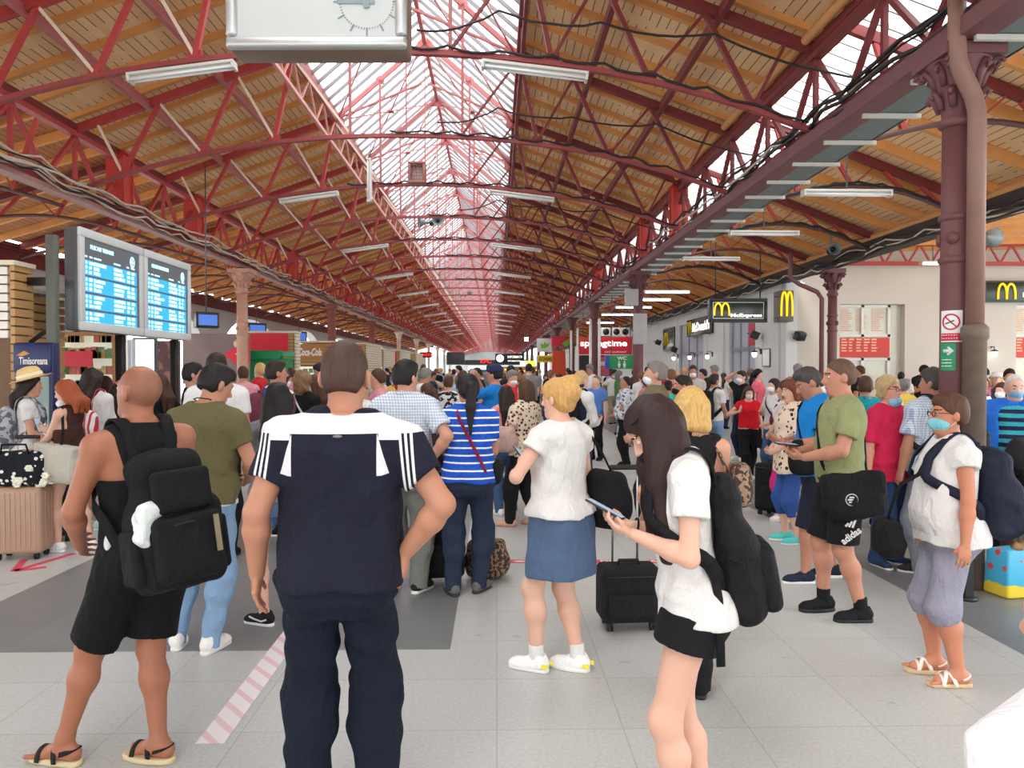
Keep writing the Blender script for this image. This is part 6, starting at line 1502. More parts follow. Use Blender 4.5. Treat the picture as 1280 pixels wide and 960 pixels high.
# bald man with the backpack
P1 = Person('bald man in black tank top, black shorts and sandals, seen from behind', X(180, 3.38), 3.38, 48, H=1.715, skin=(164, 108, 82), g=1.03, hair=('none',), head=(-4, 20), stubble=(140, 94, 74), side=-3,
            arms=(((.20, .20, .96), (.9, -.8, 0), (-.5, .8, -.3), (-.8, -.4, 0), .6), 'front'), feet=((-.27, .24, 28), (.02, -.05, 24)),
            top=dict(kind='tank', mat=cloth((22, 22, 24)), off=.012, hem=.93, neck=.088, neckz=1.485, tank=.125), bottom=dict(kind='shorts', mat=cloth((18, 18, 20)), fit=.022, hem=.54, flare=.016, fold=.006), shoes=dict(kind='sandal', sole=pmat('sandal_sole_tan', (206, 190, 150), .7), strapmat=cloth((40, 38, 36))))
def rag(L, Rb, vx):
    F = Fld(); F.ell(L(-.155, -.06, -.02), V3(.045, .055, .085), Rb, .02); F.ell(L(-.15, -.09, .04), V3(.05, .04, .05), Rb, .02); return F.mesh('cloth_rag', vx, (.012, 38, 7))
def badge(L, Rb, vx):
    b = MB(); rot = Matrix(Rb.tolist()); b.box(L(.10, -.172, -.08), (.022, .006, .15), 0, rot); return b.mesh('badge')
def logo(L, Rb, vx):
    b = MB(); rot = Matrix(Rb.tolist()); b.box(L(.03, -.128, .13), (.05, .006, .014), 0, rot); return b.mesh('logo')
backpack(P1, 'big black backpack with a white rag tucked in its side pocket, on the bald man', (26, 26, 28), w=.35, h=.58, d=.20, zc=1.10, pockets=2, tilt=-9, dx=.02, pieces=(('cloth_rag', rag, cloth((226, 232, 230))), ('side_tab', badge, cloth((150, 140, 110))), ('logo', logo, cloth((190, 60, 56)))))
F = Fld(); F.ell(V3(-.175, -.05, .98), V3(.012, .022, .04), None, .01); link('tissue', F.mesh('tissue', .006, (.004, 50, 3)), wt, P1.boto)
# woman looking at her phone
P8 = Person('young woman in white top and black shorts bowed over her phone, long hair', X(862, 2.75), 2.75, 82, H=1.635, sex='f', skin='fair', g=.95, hair=('long', (46, 28, 26), .17, .014, {-1: (-.115, .085, 1.12), 1: (.09, .13, 1.17)}), head=(42, 4), lean=4,
            arms=(((.09, .215, 1.20), (.7, -.7, -.6), (-.25, .9, .30), (-.35, -.35, .85), .8), ((.07, .22, 1.20), (.5, -.6, -.6), (-.2, .95, .2), (-.35, -.3, .85), .75)), feet=((-.07, .05, 6), (.06, -.06, -6)),
            top=dict(kind='tee', mat=wt, off=.019, hem=.88, sl=.50, neck=.085, sr=1.12, fold=.006), bottom=dict(kind='shorts', mat=bk, fit=.016, hem=.785, flare=.022), shoes=SNW, mask=((30, 30, 34), 'nose'))
def tail(L, Rb, vx):
    b = MB(); P = [P8.U(-.15, -.08, 1.09), P8.U(-.17, -.09, .98), P8.U(-.185, -.085, .85), P8.U(-.185, -.08, .74)]; b.ribbon(P, [V3(-1, -.2, 0)] * 4, .03, .005); return b.mesh('strap_tail')
backpack(P8, 'slim black backpack on the woman looking down at her phone', (22, 22, 25), w=.29, h=.52, d=.13, zc=1.13, tilt=-6, sx=.085, pieces=(('strap_tail', tail, NYL((22, 22, 25))),))
S_, El, Wr, f_, n_, c_ = P8.arm[-1]; phone(P8, Wr + f_ * .10 + n_ * .034 + V3(.03, .02, .015), f_ * .8 + V3(.1, .3, .25), V3(0, -.55, .84), 'black phone held by the young woman in the white top')
b = MB(); Wb = P8.arm[1][2]; b.tube([Wb + P8.arm[1][3] * -.02 + np.cross(P8.arm[1][3], P8.arm[1][4]) * .031 * math.cos(t) + P8.arm[1][4] * .031 * math.sin(t) for t in np.linspace(0, 6.283, 19)], .004, 6); P8.part('bracelet', b.mesh('bracelet'), bk)
r_ = P8.hp(0, .055, 1.735); b = MB(); b.tube([P8.hp(.086 * math.cos(t), -.02 + .09 * math.sin(t), 1.72) for t in np.linspace(.35, 2.79, 15)], .005, 6); link('sunglasses', b.mesh('sunglasses'), bk, P8.hairo)
# blonde woman behind her, with trolley case
P9 = Person('short haired blonde woman with a neck tattoo', X(866, 4.0), 4.0, -12, H=1.60, sex='f', skin='mid', hair=('bob', (196, 158, 96), .2, .016), head=(16, 6), arms=('handle', 'front'), feet=((-.05, 0, 4), (.05, 0, -4)),
            top=dict(kind='tank', mat=bk, off=.012, hem=.94, neck=.10, neckz=1.46), bottom=dict(kind='trousers', mat=bk, fit=.010), shoes=SBB)
b = MB(); rr = random.Random(2)
for i in range(5): q = P9.surf(-.03 + i * .014, 1.485, False, -P9.toff + .003); b.tube([q, q + V3(.004, 0, .012 + rr.uniform(0, .01)), q + V3(.009, 0, .004)], .0012, 4)
link('neck_tattoo', b.mesh('neck_tattoo'), pmat('ink', (70, 74, 76), .6), P9.bodyo)
PSN = pattern('snake_print', 'blotch', (70, 52, 46), (150, 124, 104), None, (40, .52))
soft_bag(P9, 'shoulder_bag', 'snake print shoulder bag strap and bag of the short haired blonde woman', 'bag', V3(.24, -.02, 1.12), (.09, .26, .2), PSN, .03, None, [P9.U(.05, .0, 1.50), P9.U(.1, -.04, 1.49), P9.U(.15, -.09, 1.38), P9.U(.19, -.09, 1.28), P9.U(.22, -.04, 1.20)], PSN)
suitcase('black soft trolley case standing left of the woman looking at her phone', X(786, 5.05), 5.05, R(4), (30, 30, 31), .40, .36, .26, False, .62, True, mat=cloth((34, 34, 35)))
# woman in white tee and denim skirt
P7 = Person('woman with blonde hair pinned up in white T-shirt and short denim skirt', X(700, 4.33), 4.33, 42, H=1.645, sex='f', skin='fair', g=1.12, hair=('bun', (190, 148, 88), .2, .012), head=(6, 10), arms=(((.15, .20, 1.20), (.9, -.4, -.5), (-.35, .2, .9), (-.7, -.5, .2), .8), 'chest'), feet=((-.12, .10, 22), (.07, -.06, 18)),
            top=dict(kind='tee', mat=wt, off=.020, hem=.945, sl=.36, neck=.10, sr=1.12, flare=.012), bottom=dict(kind='skirt', mat=denim((80, 100, 130)), hem=.585, waist=1.02, fit=.016), shoes=dict(kind='sneaker', mat=cloth((240, 240, 240)), sole=RUB_W, sock=wt))
b = MB()
for sg in (-1, 1):
    An, fw = P7.leg[sg][2], P7.leg[sg][3]; fr = rotZ(fw)
    for s2 in (-1, 1): b.box(V3(An[0], An[1], 0) + fr @ V3(s2 * .037, -.055, .045), (.006, .06, .022), 0, Matrix(fr.tolist()))
P7.part('yellow_heel_patch', b.mesh('heel_patch'), cloth((236, 226, 70)))
b = MB(); b.tube([P7.hp(.0, -.165, 1.70), P7.hp(.03, -.168, 1.705), P7.hp(.05, -.15, 1.70)], .009, 6); link('hair_clip', b.mesh('hair_clip'), cloth((40, 48, 66)), P7.hairo)
soft_bag(P7, 'handbag', 'big black handbag on the shoulder of the woman in the denim skirt', 'handbag', V3(.25, -.13, .97), (.13, .32, .32), bk, .06, None, [P7.U(.12, .02, 1.50), P7.U(.17, -.05, 1.46), P7.U(.22, -.15, 1.30), V3(.25, -.18, 1.10)], bk, handles=0)
phone(P7, P7.arm[-1][2] + P7.arm[-1][3] * .09 + V3(.03, .03, 0), (.3, .7, .3), (.4, -.6, .6), 'dark phone held up by the woman in the denim skirt')
# olive shirt
P3 = Person('man in olive T-shirt and light blue jeans seen from behind, looking down to the right', X(258, 4.72), 4.72, -14, H=1.735, skin='tan', g=1.06, hair=('short', 'black', .2, .016), head=(26, -28), arms=('phone_low', ((.16, .20, 1.02), (1, -.8, -.2), (-.7, .6, -.2), (-.5, -.5, .5), .6)), feet=((-.19, -.02, 30), (.06, -.04, -2)),
            top=dict(kind='tee', mat=cloth((98, 92, 62)), off=.015, hem=.91, sl=.60, neck=.08, fold=.006), bottom=dict(kind='jeans', mat=jeans_l, fit=.008, fold=.005), shoes=dict(kind='sneaker', mat=cloth((234, 232, 226)), sole=RUB_W, sock=cloth((32, 32, 34))))
b = MB(); b.tube([P3.U(-.06, .03, 1.505), P3.U(-.055, -.05, 1.54), P3.U(0, -.085, 1.55), P3.U(.055, -.05, 1.54), P3.U(.06, .03, 1.505)], .0035, 6); P3.part('neck_cord', b.mesh('neck_cord'), bk)
F = Fld(); F.sect([.895 * P3.s, .93 * P3.s], [.196, .196], [.145, .145], [-.018, -.018], k=0); P3.part('undershirt', F.mesh('undershirt', .008), wt)
# long black hair, denim shorts
P4 = Person('woman with long straight black hair, grey T-shirt and denim shorts behind the three-striped man', X(347, 5.2), 5.2, 6, H=1.60, sex='f', skin='fair', hair=('long', 'black', .50, .018), head=(8, 4), arms=('front', 'front'), feet=((-.09, -.05, 60), (.08, .03, -8)),
            top=dict(kind='tee', mat=cloth((124, 126, 132)), off=.02, hem=.90, sl=.7), bottom=dict(kind='shorts', mat=denim((92, 116, 150)), hem=.70, fit=.014), shoes=SNB)
b = MB(); An, fw = P4.leg[-1][2], P4.leg[-1][3]; fr = rotZ(fw)
b.tube([V3(An[0], An[1], 0) + fr @ V3(-.046, y_, z_) for y_, z_ in ((-.05, .055), (-.01, .04), (.05, .05), (.09, .062))], .006, 5); P4.part('white_swoosh', b.mesh('swoosh'), wt)
# check shirt man, striped polo woman
CHK = pattern('check_white', 'check', (214, 222, 232), (120, 138, 168), None, (.022, .26)); CHK2 = pattern('check_pale', 'check', (216, 226, 236), (128, 150, 182), None, (.02, .28))
P5 = Person('dark haired man in fine blue check short sleeved shirt with his hand on his hip', X(506, 5.9), 5.9, -12, H=1.755, skin='mid', g=1.12, hair=('short', 'black', .2, .02), head=(4, -24), arms=('front', 'hip'), feet=((-.1, 0, 10), (.11, .02, -16)),
            top=dict(kind='shirt', mat=CHK, collar=CHK, off=.022, hem=.90, sl=.72), bottom=dict(kind='trousers', mat=cloth((118, 120, 114)), fit=.018), shoes=dict(kind='shoe', mat=cloth((36, 40, 44)), sole=RUB_W))
STR = pattern('stripe_blue', 'hstripe', (34, 84, 188), (236, 238, 240), None, (.056, .22))
P6 = Person('woman with dark ponytail in blue and white striped polo shirt and dark jeans', X(586, 5.85), 5.85, -4, H=1.66, sex='f', skin='tan', g=1.16, hair=('pony', 'black', .38, .014), head=(10, 22), arms=('front', 'front'), feet=((-.12, -.04, 24), (.08, .05, -24)),
            top=dict(kind='polo', mat=STR, off=.018, hem=.90, sl=.7, collar=STR), bottom=dict(kind='jeans', mat=jeans_d, fit=.010), shoes=dict(kind='sneaker', mat=cloth((104, 104, 104)), sole=cloth((60, 60, 60)), accent=cloth((210, 210, 90))))
sp_ = sash(P6, -1, .99, front=False); soft_bag(P6, 'crossbody_bag', 'small dark bag on a red strap worn by the woman in the striped polo', 'bag', V3(.21, .02, .93), (.07, .2, .16), bk, .03, None, sp_, cloth((134, 34, 66)))
suitcase('black soft suitcase standing left of the woman in the striped polo', X(553, 6.15), 6.15, R(8), (30, 30, 32), .34, .50, .24, False, .30, True, mat=cloth((30, 30, 32)))
soft_bag(P6, 'travel_bag', 'dark travel bag on the floor right of the black suitcase by the striped polo woman', 'bag', V3(.10, .42, .17), (.34, .24, .3), PSN, .06)
# green tee man and blue tee man
P10 = Person('man in pale green T-shirt and black shorts looking left', X(1052, 5.25), 5.25, 82, H=1.765, skin=(190, 136, 112), g=1.12, belly=.04, hair=('crop', (96, 72, 56), .2, .003), head=(6, 0), arms=(((.12, .27, 1.10), (.8, -.5, -.6), (-.3, .95, .1), (-.45, -.25, .85), .7), 'phone'), feet=((-.12, -.08, 6), (.10, .10, 12)), stubble=(176, 122, 98),
             top=dict(kind='tee', mat=cloth((146, 152, 106)), off=.017, hem=.92, sl=.66, fold=.006), bottom=dict(kind='shorts', mat=cloth((26, 27, 28)), fit=.02, hem=.52, flare=.018), shoes=dict(kind='sneaker', mat=cloth((28, 28, 30)), sole=RUB_K, sock=bk))
b = MB(); t_ = text_mesh('adidas', .145, .05, .03, .003); lx = -.116 - .115; o = link('shorts_logo', t_, wt, P10.boto, V3(-.225, .0, .60) * 1.008); o.rotation_euler = (R(90), 0, R(-90)); o.rotation_euler.rotate_axis('Z', R(38))
b = MB()
for i in range(3): b.bar(V3(-.228, .035 - i * .022, .665 - i * .004), V3(-.228, .035 - i * .022 - .02, .665 + .022 + i * .012), .013, .004, 0, (1, 0, 0))
link('shorts_stripes', b.mesh('shorts_stripes'), wt, P10.boto)
b = MB(); tr_ = V3(-.274, .01, .85); b.tube([tr_ + V3(0, .038 * math.cos(t), .038 * math.sin(t)) for t in np.linspace(0, 6.283, 21)], .0035, 5); b.box(tr_, (.004, .05, .012)); b.box(tr_ + V3(0, 0, .016), (.004, .03, .01)); b.box(tr_ + V3(0, 0, -.016), (.004, .036, .01)); ring = b.mesh('round_badge')
soft_bag(P10, 'shoulder_bag', 'black shoulder bag with round white badge on the man in pale green', 'bag', V3(-.20, -.03, .88), (.12, .38, .30), cloth((30, 30, 32)), .05, rotX(R(-6)), sash(P10, 1, 1.02), bk, flap=True, extra=(('round_badge', ring, wt),))
phone(P10, P10.arm[1][2] + P10.arm[1][3] * .11 + P10.arm[1][4] * .03, (-.1, .95, .1), (0, -.3, .95), 'phone held between the man in pale green and the man in bright blue')
P11 = Person('grey haired man in bright blue T-shirt looking down, behind the man in pale green', X(1022, 6.15), 6.15, 84, H=1.735, skin='tan', g=1.08, belly=.03, hair=('short', 'darkgrey', .2, .010), head=(32, 0), arms=('phone', 'phone'), feet=((-.11, .14, 4), (.1, -.14, -4)),
             top=dict(kind='tee', mat=cloth((28, 134, 214)), off=.018, hem=.86, sl=.66), bottom=dict(kind='shorts', mat=nv, fit=.016, hem=.44), shoes=dict(kind='sneaker', mat=cloth((38, 42, 60)), sole=RUB_W))
soft_bag(P11, 'sling_bag', 'dark sling bag on the chest of the man in bright blue', 'bag', V3(-.16, .16, 1.02), (.06, .2, .26), bk, .03, None, sash(P11, 1, 1.05, back=False), bk)
BLO = pattern('cat_blouse', 'motif', (236, 214, 190), (44, 42, 52), None, (17, .30))
P12 = Person('auburn haired woman in cream blouse with dark motifs and blue cropped trousers', X(992, 7.5), 7.5, 88, H=1.60, sex='f', skin='fair', g=1.12, belly=.02, hair=('bob', 'auburn', .2, .02), head=(10, 10), arms=('front', 'front'), feet=((-.1, .0, 6), (.1, .06, -6)),
             top=dict(kind='blouse', mat=BLO, off=.035, hem=.76, sl=.9, flare=.03), bottom=dict(kind='trousers', mat=denim((52, 84, 150)), hem=.30, fit=.012), shoes=dict(kind='sneaker', mat=cloth((90, 200, 196)), sole=RUB_W))
P12b = Person('woman in magenta trousers half hidden behind the woman in the cream motif blouse', X(982, 8.6), 8.6, 60, H=1.58, sex='f', hair=('bob', 'brown'), arms=('down', 'down'), top=dict(kind='tee', mat=cloth((226, 220, 214))), bottom=dict(kind='trousers', mat=cloth((206, 54, 128)), fit=.02), shoes=SNW)
# pink woman, check man with backpack
P13 = Person('laughing woman with short blonde hair and glasses in pink-red T-shirt', X(1112, 6.6), 6.6, -154, H=1.63, sex='f', skin=(222, 160, 136), g=1.26, belly=.05, hair=('wavyshort', (196, 168, 120), .2, .012), head=(2, 2), arms=('front', 'down'), feet=((-.1, .02, 18), (.12, 0, -14)),
             top=dict(kind='tee', mat=cloth((216, 44, 84)), off=.022, hem=.84, sl=.95, neck=.088), bottom=dict(kind='jeans', mat=denim((44, 64, 100)), fit=.022), shoes=dict(kind='sneaker', mat=cloth((44, 62, 92)), sole=RUB_W), mask=((150, 200, 226), 'chin'), glasses=True)
b = MB(); b.tube([P13.hp(-.026, .086, 1.583), P13.hp(0, .098, 1.566), P13.hp(.026, .086, 1.583)], .005, 6); P13.part('smiling_teeth', b.mesh('teeth'), EYEW)
P14 = Person('grey haired man in pale check shirt seen from behind beside the column', X(1168, 6.35), 6.35, 12, H=1.70, skin='tan', g=1.2, belly=.04, hair=('short', 'darkgrey', .2, .014), head=(4, 28), arms=('down', 'down'), feet=((-.14, 0, 40), (.1, 0, -12)),
             top=dict(kind='shirt', mat=CHK2, collar=CHK2, off=.024, hem=.88, sl=.78), bottom=dict(kind='trousers', mat=cloth((126, 132, 140)), fit=.018), shoes=dict(kind='shoe', mat=cloth((52, 50, 50)), sole=RUB_W))
backpack(P14, 'dark grey backpack on the grey haired man in the pale check shirt', (38, 38, 42), w=.33, h=.48, d=.19, zc=1.24, dx=.05, pockets=1)
# woman in the white blouse
P15 = Person('stout woman with glasses and mask in white blouse and grey cropped trousers', X(1187, 4.15), 4.15, 82, H=1.555, sex='f', skin=(196, 132, 104), g=1.2, belly=.07, hair=('short', (84, 54, 40), .2, .022), head=(2, 2), arms=(((.27, .04, .85), (.3, -1, 0), None, (-1, .1, 0), .5), 'down'), feet=((-.11, .0, 4), (.1, .05, -2)),
             top=dict(kind='blouse', mat=wt, off=.022, hem=.86, sl=.30, flare=.012, fold=.005), bottom=dict(kind='trousers', mat=cloth((148, 146, 162)), hem=.40, fit=.012, flare=.006), shoes=dict(kind='sandal', sole=pmat('cork', (206, 180, 140), .7), strapmat=cloth((232, 226, 216)), accent='cross'), mask=((126, 196, 208), 'on'), glasses=True)
def mug(L, Rb, vx):
    b = MB(); c = L(-.14, -.02, -.17); b.tube([c + V3(0, .06 * math.cos(t) - .03, .10 * math.sin(t)) for t in np.linspace(2.6, 5.2, 13)], .022, 8); return b.mesh('neck_pillow')
backpack(P15, 'navy backpack with a tan strap ring on the woman in the white blouse', (32, 36, 52), w=.33, h=.48, d=.20, zc=1.17, tilt=-4, pockets=1, pieces=(('tan_ring', mug, cloth((150, 124, 92))),))
soft_bag(P15, 'camera_bag', 'small black camera bag hanging in front of the woman in the white blouse', 'bag', V3(.0, .31, .78), (.20, .12, .19), cloth((24, 24, 26)), .04, None, [V3(0, .315, .88), V3(-.03, .30, .98), V3(-.06, .27, 1.08), P15.surf(-.08, 1.28, True, .03), P15.surf(-.09, 1.40, True, .02), P15.U(-.085, -.0, 1.515), P15.U(-.07, -.07, 1.50)], bk)
b = MB(); Wb = P15.arm[-1]; b.tube([Wb[2] + Wb[3] * .105 + np.cross(Wb[3], Wb[4]) * (.010 + .010 * math.cos(t)) + Wb[4] * .010 * math.sin(t) for t in np.linspace(0, 6.283, 15)], .002, 5); P15.part('ring', b.mesh('ring'), pmat('gold', (210, 170, 80), .3, .9))
# right edge
ST2 = pattern('stripe_teal', 'hstripe', (34, 40, 70), (64, 170, 182), None, (.075, .5))
P16 = Person('stout masked man in teal and navy striped polo under a blue jacket', X(1268, 7.0), 7.0, 150, H=1.64, skin='fair', g=1.35, belly=.08, hair=('receding', 'white'), head=(6, 10), arms=('front', 'front'), top=dict(kind='polo', mat=ST2, off=.02, hem=.88, sl=.7, collar=ST2), bottom=dict(kind='trousers', mat=bk, fit=.016), shoes=SBB, mask=((130, 180, 220), 'on'))
F = Fld(); s_ = P16.s
F.sect(P16.Z[2:], P16.A[2:], P16.B[2:], P16.C[2:], P16.ou, P16.Ru, off=.045, k=.03)
for sg in (-1, 1):
    S_, El, Wr, f_, n_, c_ = P16.arm[sg]; F.cap(P16.U(sg * .08, -.014, 1.45), S_, .085, .085, .05); F.cap(S_, El, .088, .075, .03); fru(F, El, El + (Wr - El) * .8, .072, .058, .02)
F.box(V3(.0, .30, 1.2), (.26, .40, 1.2), .05, None, .02, 's'); P16.part('blue_jacket', F.mesh('blue_jacket', .009, (.005, 24, 3)), cloth((40, 110, 206)))
soft_bag(P16, 'duffel_bag', 'dark duffel bag held by the man in the blue jacket', 'bag', V3(-.12, .40, .98), (.42, .24, .26), cloth((46, 46, 48)), .08)
bg_ = empty('shopping_bag', (X(1283, 5.75), 5.75, 0), R(10), 'bright blue and yellow printed shopping bag on the floor at the right edge', 'bag')
kb = MB_('bag_print', .35); u_, v_, w_ = kb.xyz(); n_ = kb.noise(6, 2); kb.color(kb.mix((w_ + n_ * .16) < .17, kb.mix(kb.voro(11) < .28, s2l((70, 176, 214)), s2l((214, 70, 70))), s2l((236, 206, 60))))
b = MB(); b.add([(-.26, -.12, 0), (.26, -.12, 0), (.26, .12, 0), (-.26, .12, 0), (-.24, -.10, .36), (.24, -.10, .38), (.25, .10, .37), (-.25, .10, .34)], [(0, 1, 5, 4), (1, 2, 6, 5), (2, 3, 7, 6), (3, 0, 4, 7), (3, 2, 1, 0), (4, 5, 6, 7)]); b.build('body', kb.m, bg_, .02, 3)
b = MB(); b.lathe([(.001, 0), (.11, 0), (.001, .004)], 24, (0, 0, 0), 0, 1, .55); b.v = [(v[0] + .02, -.116 - v[2], v[1] + .11) for v in b.v]; ov = b.build('red_oval', pmat('print_red', (206, 46, 40), .4, 0, 0), bg_)
o = link('lettering', text_mesh('BRILLO', .16, .05, .03, .003), pmat('print_yellow', (250, 226, 90), .4, 0, 0), ov, (.02, -.122, .11)); o.rotation_euler = (R(90), 0, 0); b = MB(); b.tube([(-.12, -.1, .36), (-.08, -.12, .46), (.08, -.12, .47), (.12, -.1, .37)], .01, 6); b.build('handle', kb.m, bg_)
suitcase('dark upright suitcase behind the printed shopping bag at the right edge', X(1292, 6.4), 6.4, R(-20), (92, 74, 60), .42, .62, .26, True, None)
b = MB(); b.bb((-.03, -.03, 0), (.03, .03, .6)); b.lathe([(.07, 0), (.07, .02), (.03, .03)], 14); tag(b.build('floor_post', BLACK, loc=(X(1212, 5.6), 5.6, 0)), 'short dark post behind the woman in the white blouse', 'post')
# someone very close at the lower right corner
PC = Person('child in a white shirt at the lower right corner, only a shoulder in view', at(1345, 920, 1.22).x, 1.22, 20, H=1.36, g=1.15, hair=('short', 'brown'), arms=('down', 'down'), top=dict(kind='tee', mat=cloth((240, 236, 240)), off=.02, hem=.9, sl=.75), bottom=dict(kind='shorts', mat=gy, hem=.5), shoes=SNW)
# ---- left group
P19 = Person('red haired woman in sleeveless brown top with bare legs holding a suitcase handle', X(86, 7.3), 7.3, 78, H=1.60, sex='f', skin='fair', g=.96, hair=('long', 'red', .20, .016), head=(14, 12), arms=(((.05, .34, 1.06), (.4, -.6, -.7), (-.1, .95, -.2), (-.2, -.2, -.9), .9), ((.02, .28, 1.22), (.5, -.5, -.7), (-.2, .7, .6), (-.5, -.5, .3), .8)), feet=((-.08, .10, 4), (.08, -.14, -4)),
             top=dict(kind='tank', mat=cloth((70, 44, 38)), hem=.95, tank=.12), bottom=dict(kind='shorts', mat=cloth((60, 52, 48)), hem=.76, flare=.02), shoes=SNW, mask=((226, 232, 236), 'chin'))
phone(P19, P19.arm[1][2] + P19.arm[1][3] * .1, (0, .4, .9), (0, -.9, .3), 'phone raised by the red haired woman in brown')
soft_bag(P19, 'tote_bag', 'pale grey tote bag on the shoulder of the red haired woman', 'bag', V3(-.24, -.07, .86), (.14, .46, .34), cloth((186, 182, 170)), .03, rotX(R(6)), [P19.U(-.13, .06, 1.45), P19.U(-.13, -.03, 1.50), P19.U(-.2, -.10, 1.25), V3(-.24, -.12, 1.0)], bk)
fl = empty('flower_bouquet', P19.world(V3(-.30, .10, .74)), 0, 'bouquet of white flowers sticking out below the grey tote bag', 'flowers'); rr = random.Random(4); b = MB(); b2 = MB(); b3 = MB()
for i in range(16):
    d = Vector((rr.uniform(-.16, .2), rr.uniform(-.12, .08), rr.uniform(-.1, .10))); b.tube([(0, .05, .0), d * .6, d], .004, 4)
    for q in range(6): a_ = q * 1.05; c_ = d + Vector((.02 * math.cos(a_), -.01, .02 * math.sin(a_))); b2.lathe([(.001, -.012), (.018, -.004), (.018, .006), (.001, .014)], 7, c_)
    if i % 2: b3.add([d * .7 + Vector(v) for v in ((0, 0, 0), (.03, .0, .03), (.07, 0, .02), (.03, .01, -.01))], [(0, 1, 2, 3)])
b.build('stems', pmat('stem_green', (92, 130, 70), .6), fl); b2.build('blossoms', pmat('petal_white', (240, 238, 220), .6, 0, .06), fl); b3.build('leaves', pmat('leaf', (84, 124, 66), .6), fl)
suitcase('rose gold hard shell suitcase at the left edge', X(26, 7.05), 7.05, R(6), (176, 142, 120), .44, .60, .28, True, .42)
PDT = pattern('bag_dots', 'motif', (30, 32, 38), (226, 228, 226), None, (19, .30)); PT_ = MATS['bag_dots']
tb = empty('travel_bag', (X(26, 7.05), 7.05, .66), R(6), 'black and white dotted travel bag lying on the rose gold suitcase', 'bag'); F = Fld(); F.box((0, -.02, .16), (.46, .24, .31), .07); link('body', F.mesh('bag', .012, (.005, 20, 4)), PT_, tb); b = MB(); b.tube([(-.12, -.12, .28), (-.1, -.14, .38), (.1, -.14, .38), (.12, -.12, .28)], .01, 6); b.build('handle', bk, tb)
suitcase('dark suitcase with a white cable hanging beside the rose gold one', X(68, 7.75), 7.75, R(10), (36, 38, 40), .38, .54, .25, True, .40)
P18 = Person('woman in wide straw hat and white T-shirt with a silver backpack at the left edge', X(36, 7.7), 7.7, -64, H=1.66, sex='f', skin='mid', hair=('long', 'dark', .26, .012), head=(6, 10), arms=('handle', 'front'), top=dict(kind='tee', mat=wt, hem=.93, sl=.5), bottom=dict(kind='shorts', mat=bk, hem=.68), shoes=SNW)
b = MB(); hc = P18.hp(0, -.01, 1.715); b.lathe([(.113, -.004), (.15, -.014), (.185, -.008), (.188, -.002), (.15, -.006), (.112, .010), (.105, .07), (.085, .10), (.03, .115), (.001, .117)], 28, hc, 0, 1, 1); HR_ = Matrix(rotX(R(16)).tolist()); b.v = [tuple(HR_ @ (Vector(v) - Vector(hc)) + Vector(hc)) for v in b.v]; hat = P18.part('straw_hat', b.mesh('straw_hat'), pmat('straw', (222, 190, 130), .8, 0, .15, 40, .4, 120)); b = MB(); b.lathe([(.117, .01), (.119, .012), (.116, .045), (.112, .046)], 28, hc, cap=False); b.v = [tuple(HR_ @ (Vector(v) - Vector(hc)) + Vector(hc)) for v in b.v]; link('hat_band', b.mesh('hat_band'), cloth((236, 224, 196)), hat)
backpack(P18, 'silver patterned backpack on the woman with the straw hat', (150, 152, 160), w=.3, h=.42, d=.15, zc=1.2, mat=pattern('bp_silver', 'blotch', (168, 170, 178), (96, 98, 108), None, (14, .5)))
P20 = Person('woman with wavy dark hair in loose white blouse carrying a red striped drawstring bag', X(116, 8.3), 8.3, -14, H=1.70, sex='f', skin='fair', g=1.05, hair=('wavy', 'dark', .32, .02), head=(4, 6), arms=('front', 'front'), top=dict(kind='blouse', mat=wt, off=.035, hem=.86, sl=1.5, flare=.02), bottom=dict(kind='skirt', mat=bk, hem=.62, fit=.006), shoes=dict(kind='sneaker', mat=cloth((196, 216, 206)), sole=RUB_W))
backpack(P20, 'red and white striped drawstring bag on the woman in the loose white blouse', (220, 200, 200), w=.28, h=.34, d=.10, zc=1.14, pockets=0, dx=.07, mat=pattern('candy', 'vstripe', (232, 226, 224), (190, 56, 76), None, (.05, .42)))
# ---- middle distance
def Q(label, px, py, Y, face, skin='mid', **kw):
    h = Ht(px, py, Y) - kw.pop('dh', .012); h = min(max(h, 1.44), 1.90); return Person(label, X(px, Y), Y, face, H=h, skin=skin, **kw)
T = lambda rgb, kind='tee', **kw: dict(kind=kind, mat=rgb if not isinstance(rgb, tuple) else cloth(rgb), **kw)
B_ = lambda rgb, kind='trousers', **kw: dict(kind=kind, mat=rgb if not isinstance(rgb, tuple) else cloth(rgb), **kw)
LEO = pattern('leopard', 'motif', (214, 196, 176), (50, 36, 34), (150, 110, 80), (26, .34))
P21 = Q('short brown haired woman in leopard print blouse and black trousers', 656, 475, 8.4, 48, 'fair', sex='f', g=1.2, hair=('bob', 'brown', .2, .012), arms=('chest', 'front'), feet=((-.18, .1, 30), (.1, -.05, 10)), top=T(LEO, 'blouse', off=.024, hem=.86, sl=.7), bottom=B_(bk), shoes=dict(kind='shoe', mat=cloth((206, 160, 140)), sole=cloth((180, 140, 120))))
soft_bag(P21, 'handbag', 'beige pink handbag on the arm of the woman in leopard print', 'handbag', V3(-.27, .08, .97), (.13, .36, .26), cloth((186, 156, 146)), .05, None, [P21.U(-.13, 0, 1.48), P21.U(-.2, .0, 1.38), V3(-.26, .04, 1.08)], cloth((110, 84, 78)))
P28 = Q('grey haired man in khaki jacket with his mask under his nose, facing left', 818, 453, 7.8, 76, 'mid', g=1.12, belly=.03, hair=('short', 'grey', .2, .012), head=(-4, 4), arms=('front', 'handle'), feet=((-.1, .12, 0), (.1, -.1, 0)), top=T((112, 106, 82), 'jacket', off=.03, hem=.88, sl=1.6, collar=cloth((112, 106, 82))), bottom=B_(bk), shoes=SNB, mask=((226, 232, 236), 'nose'))
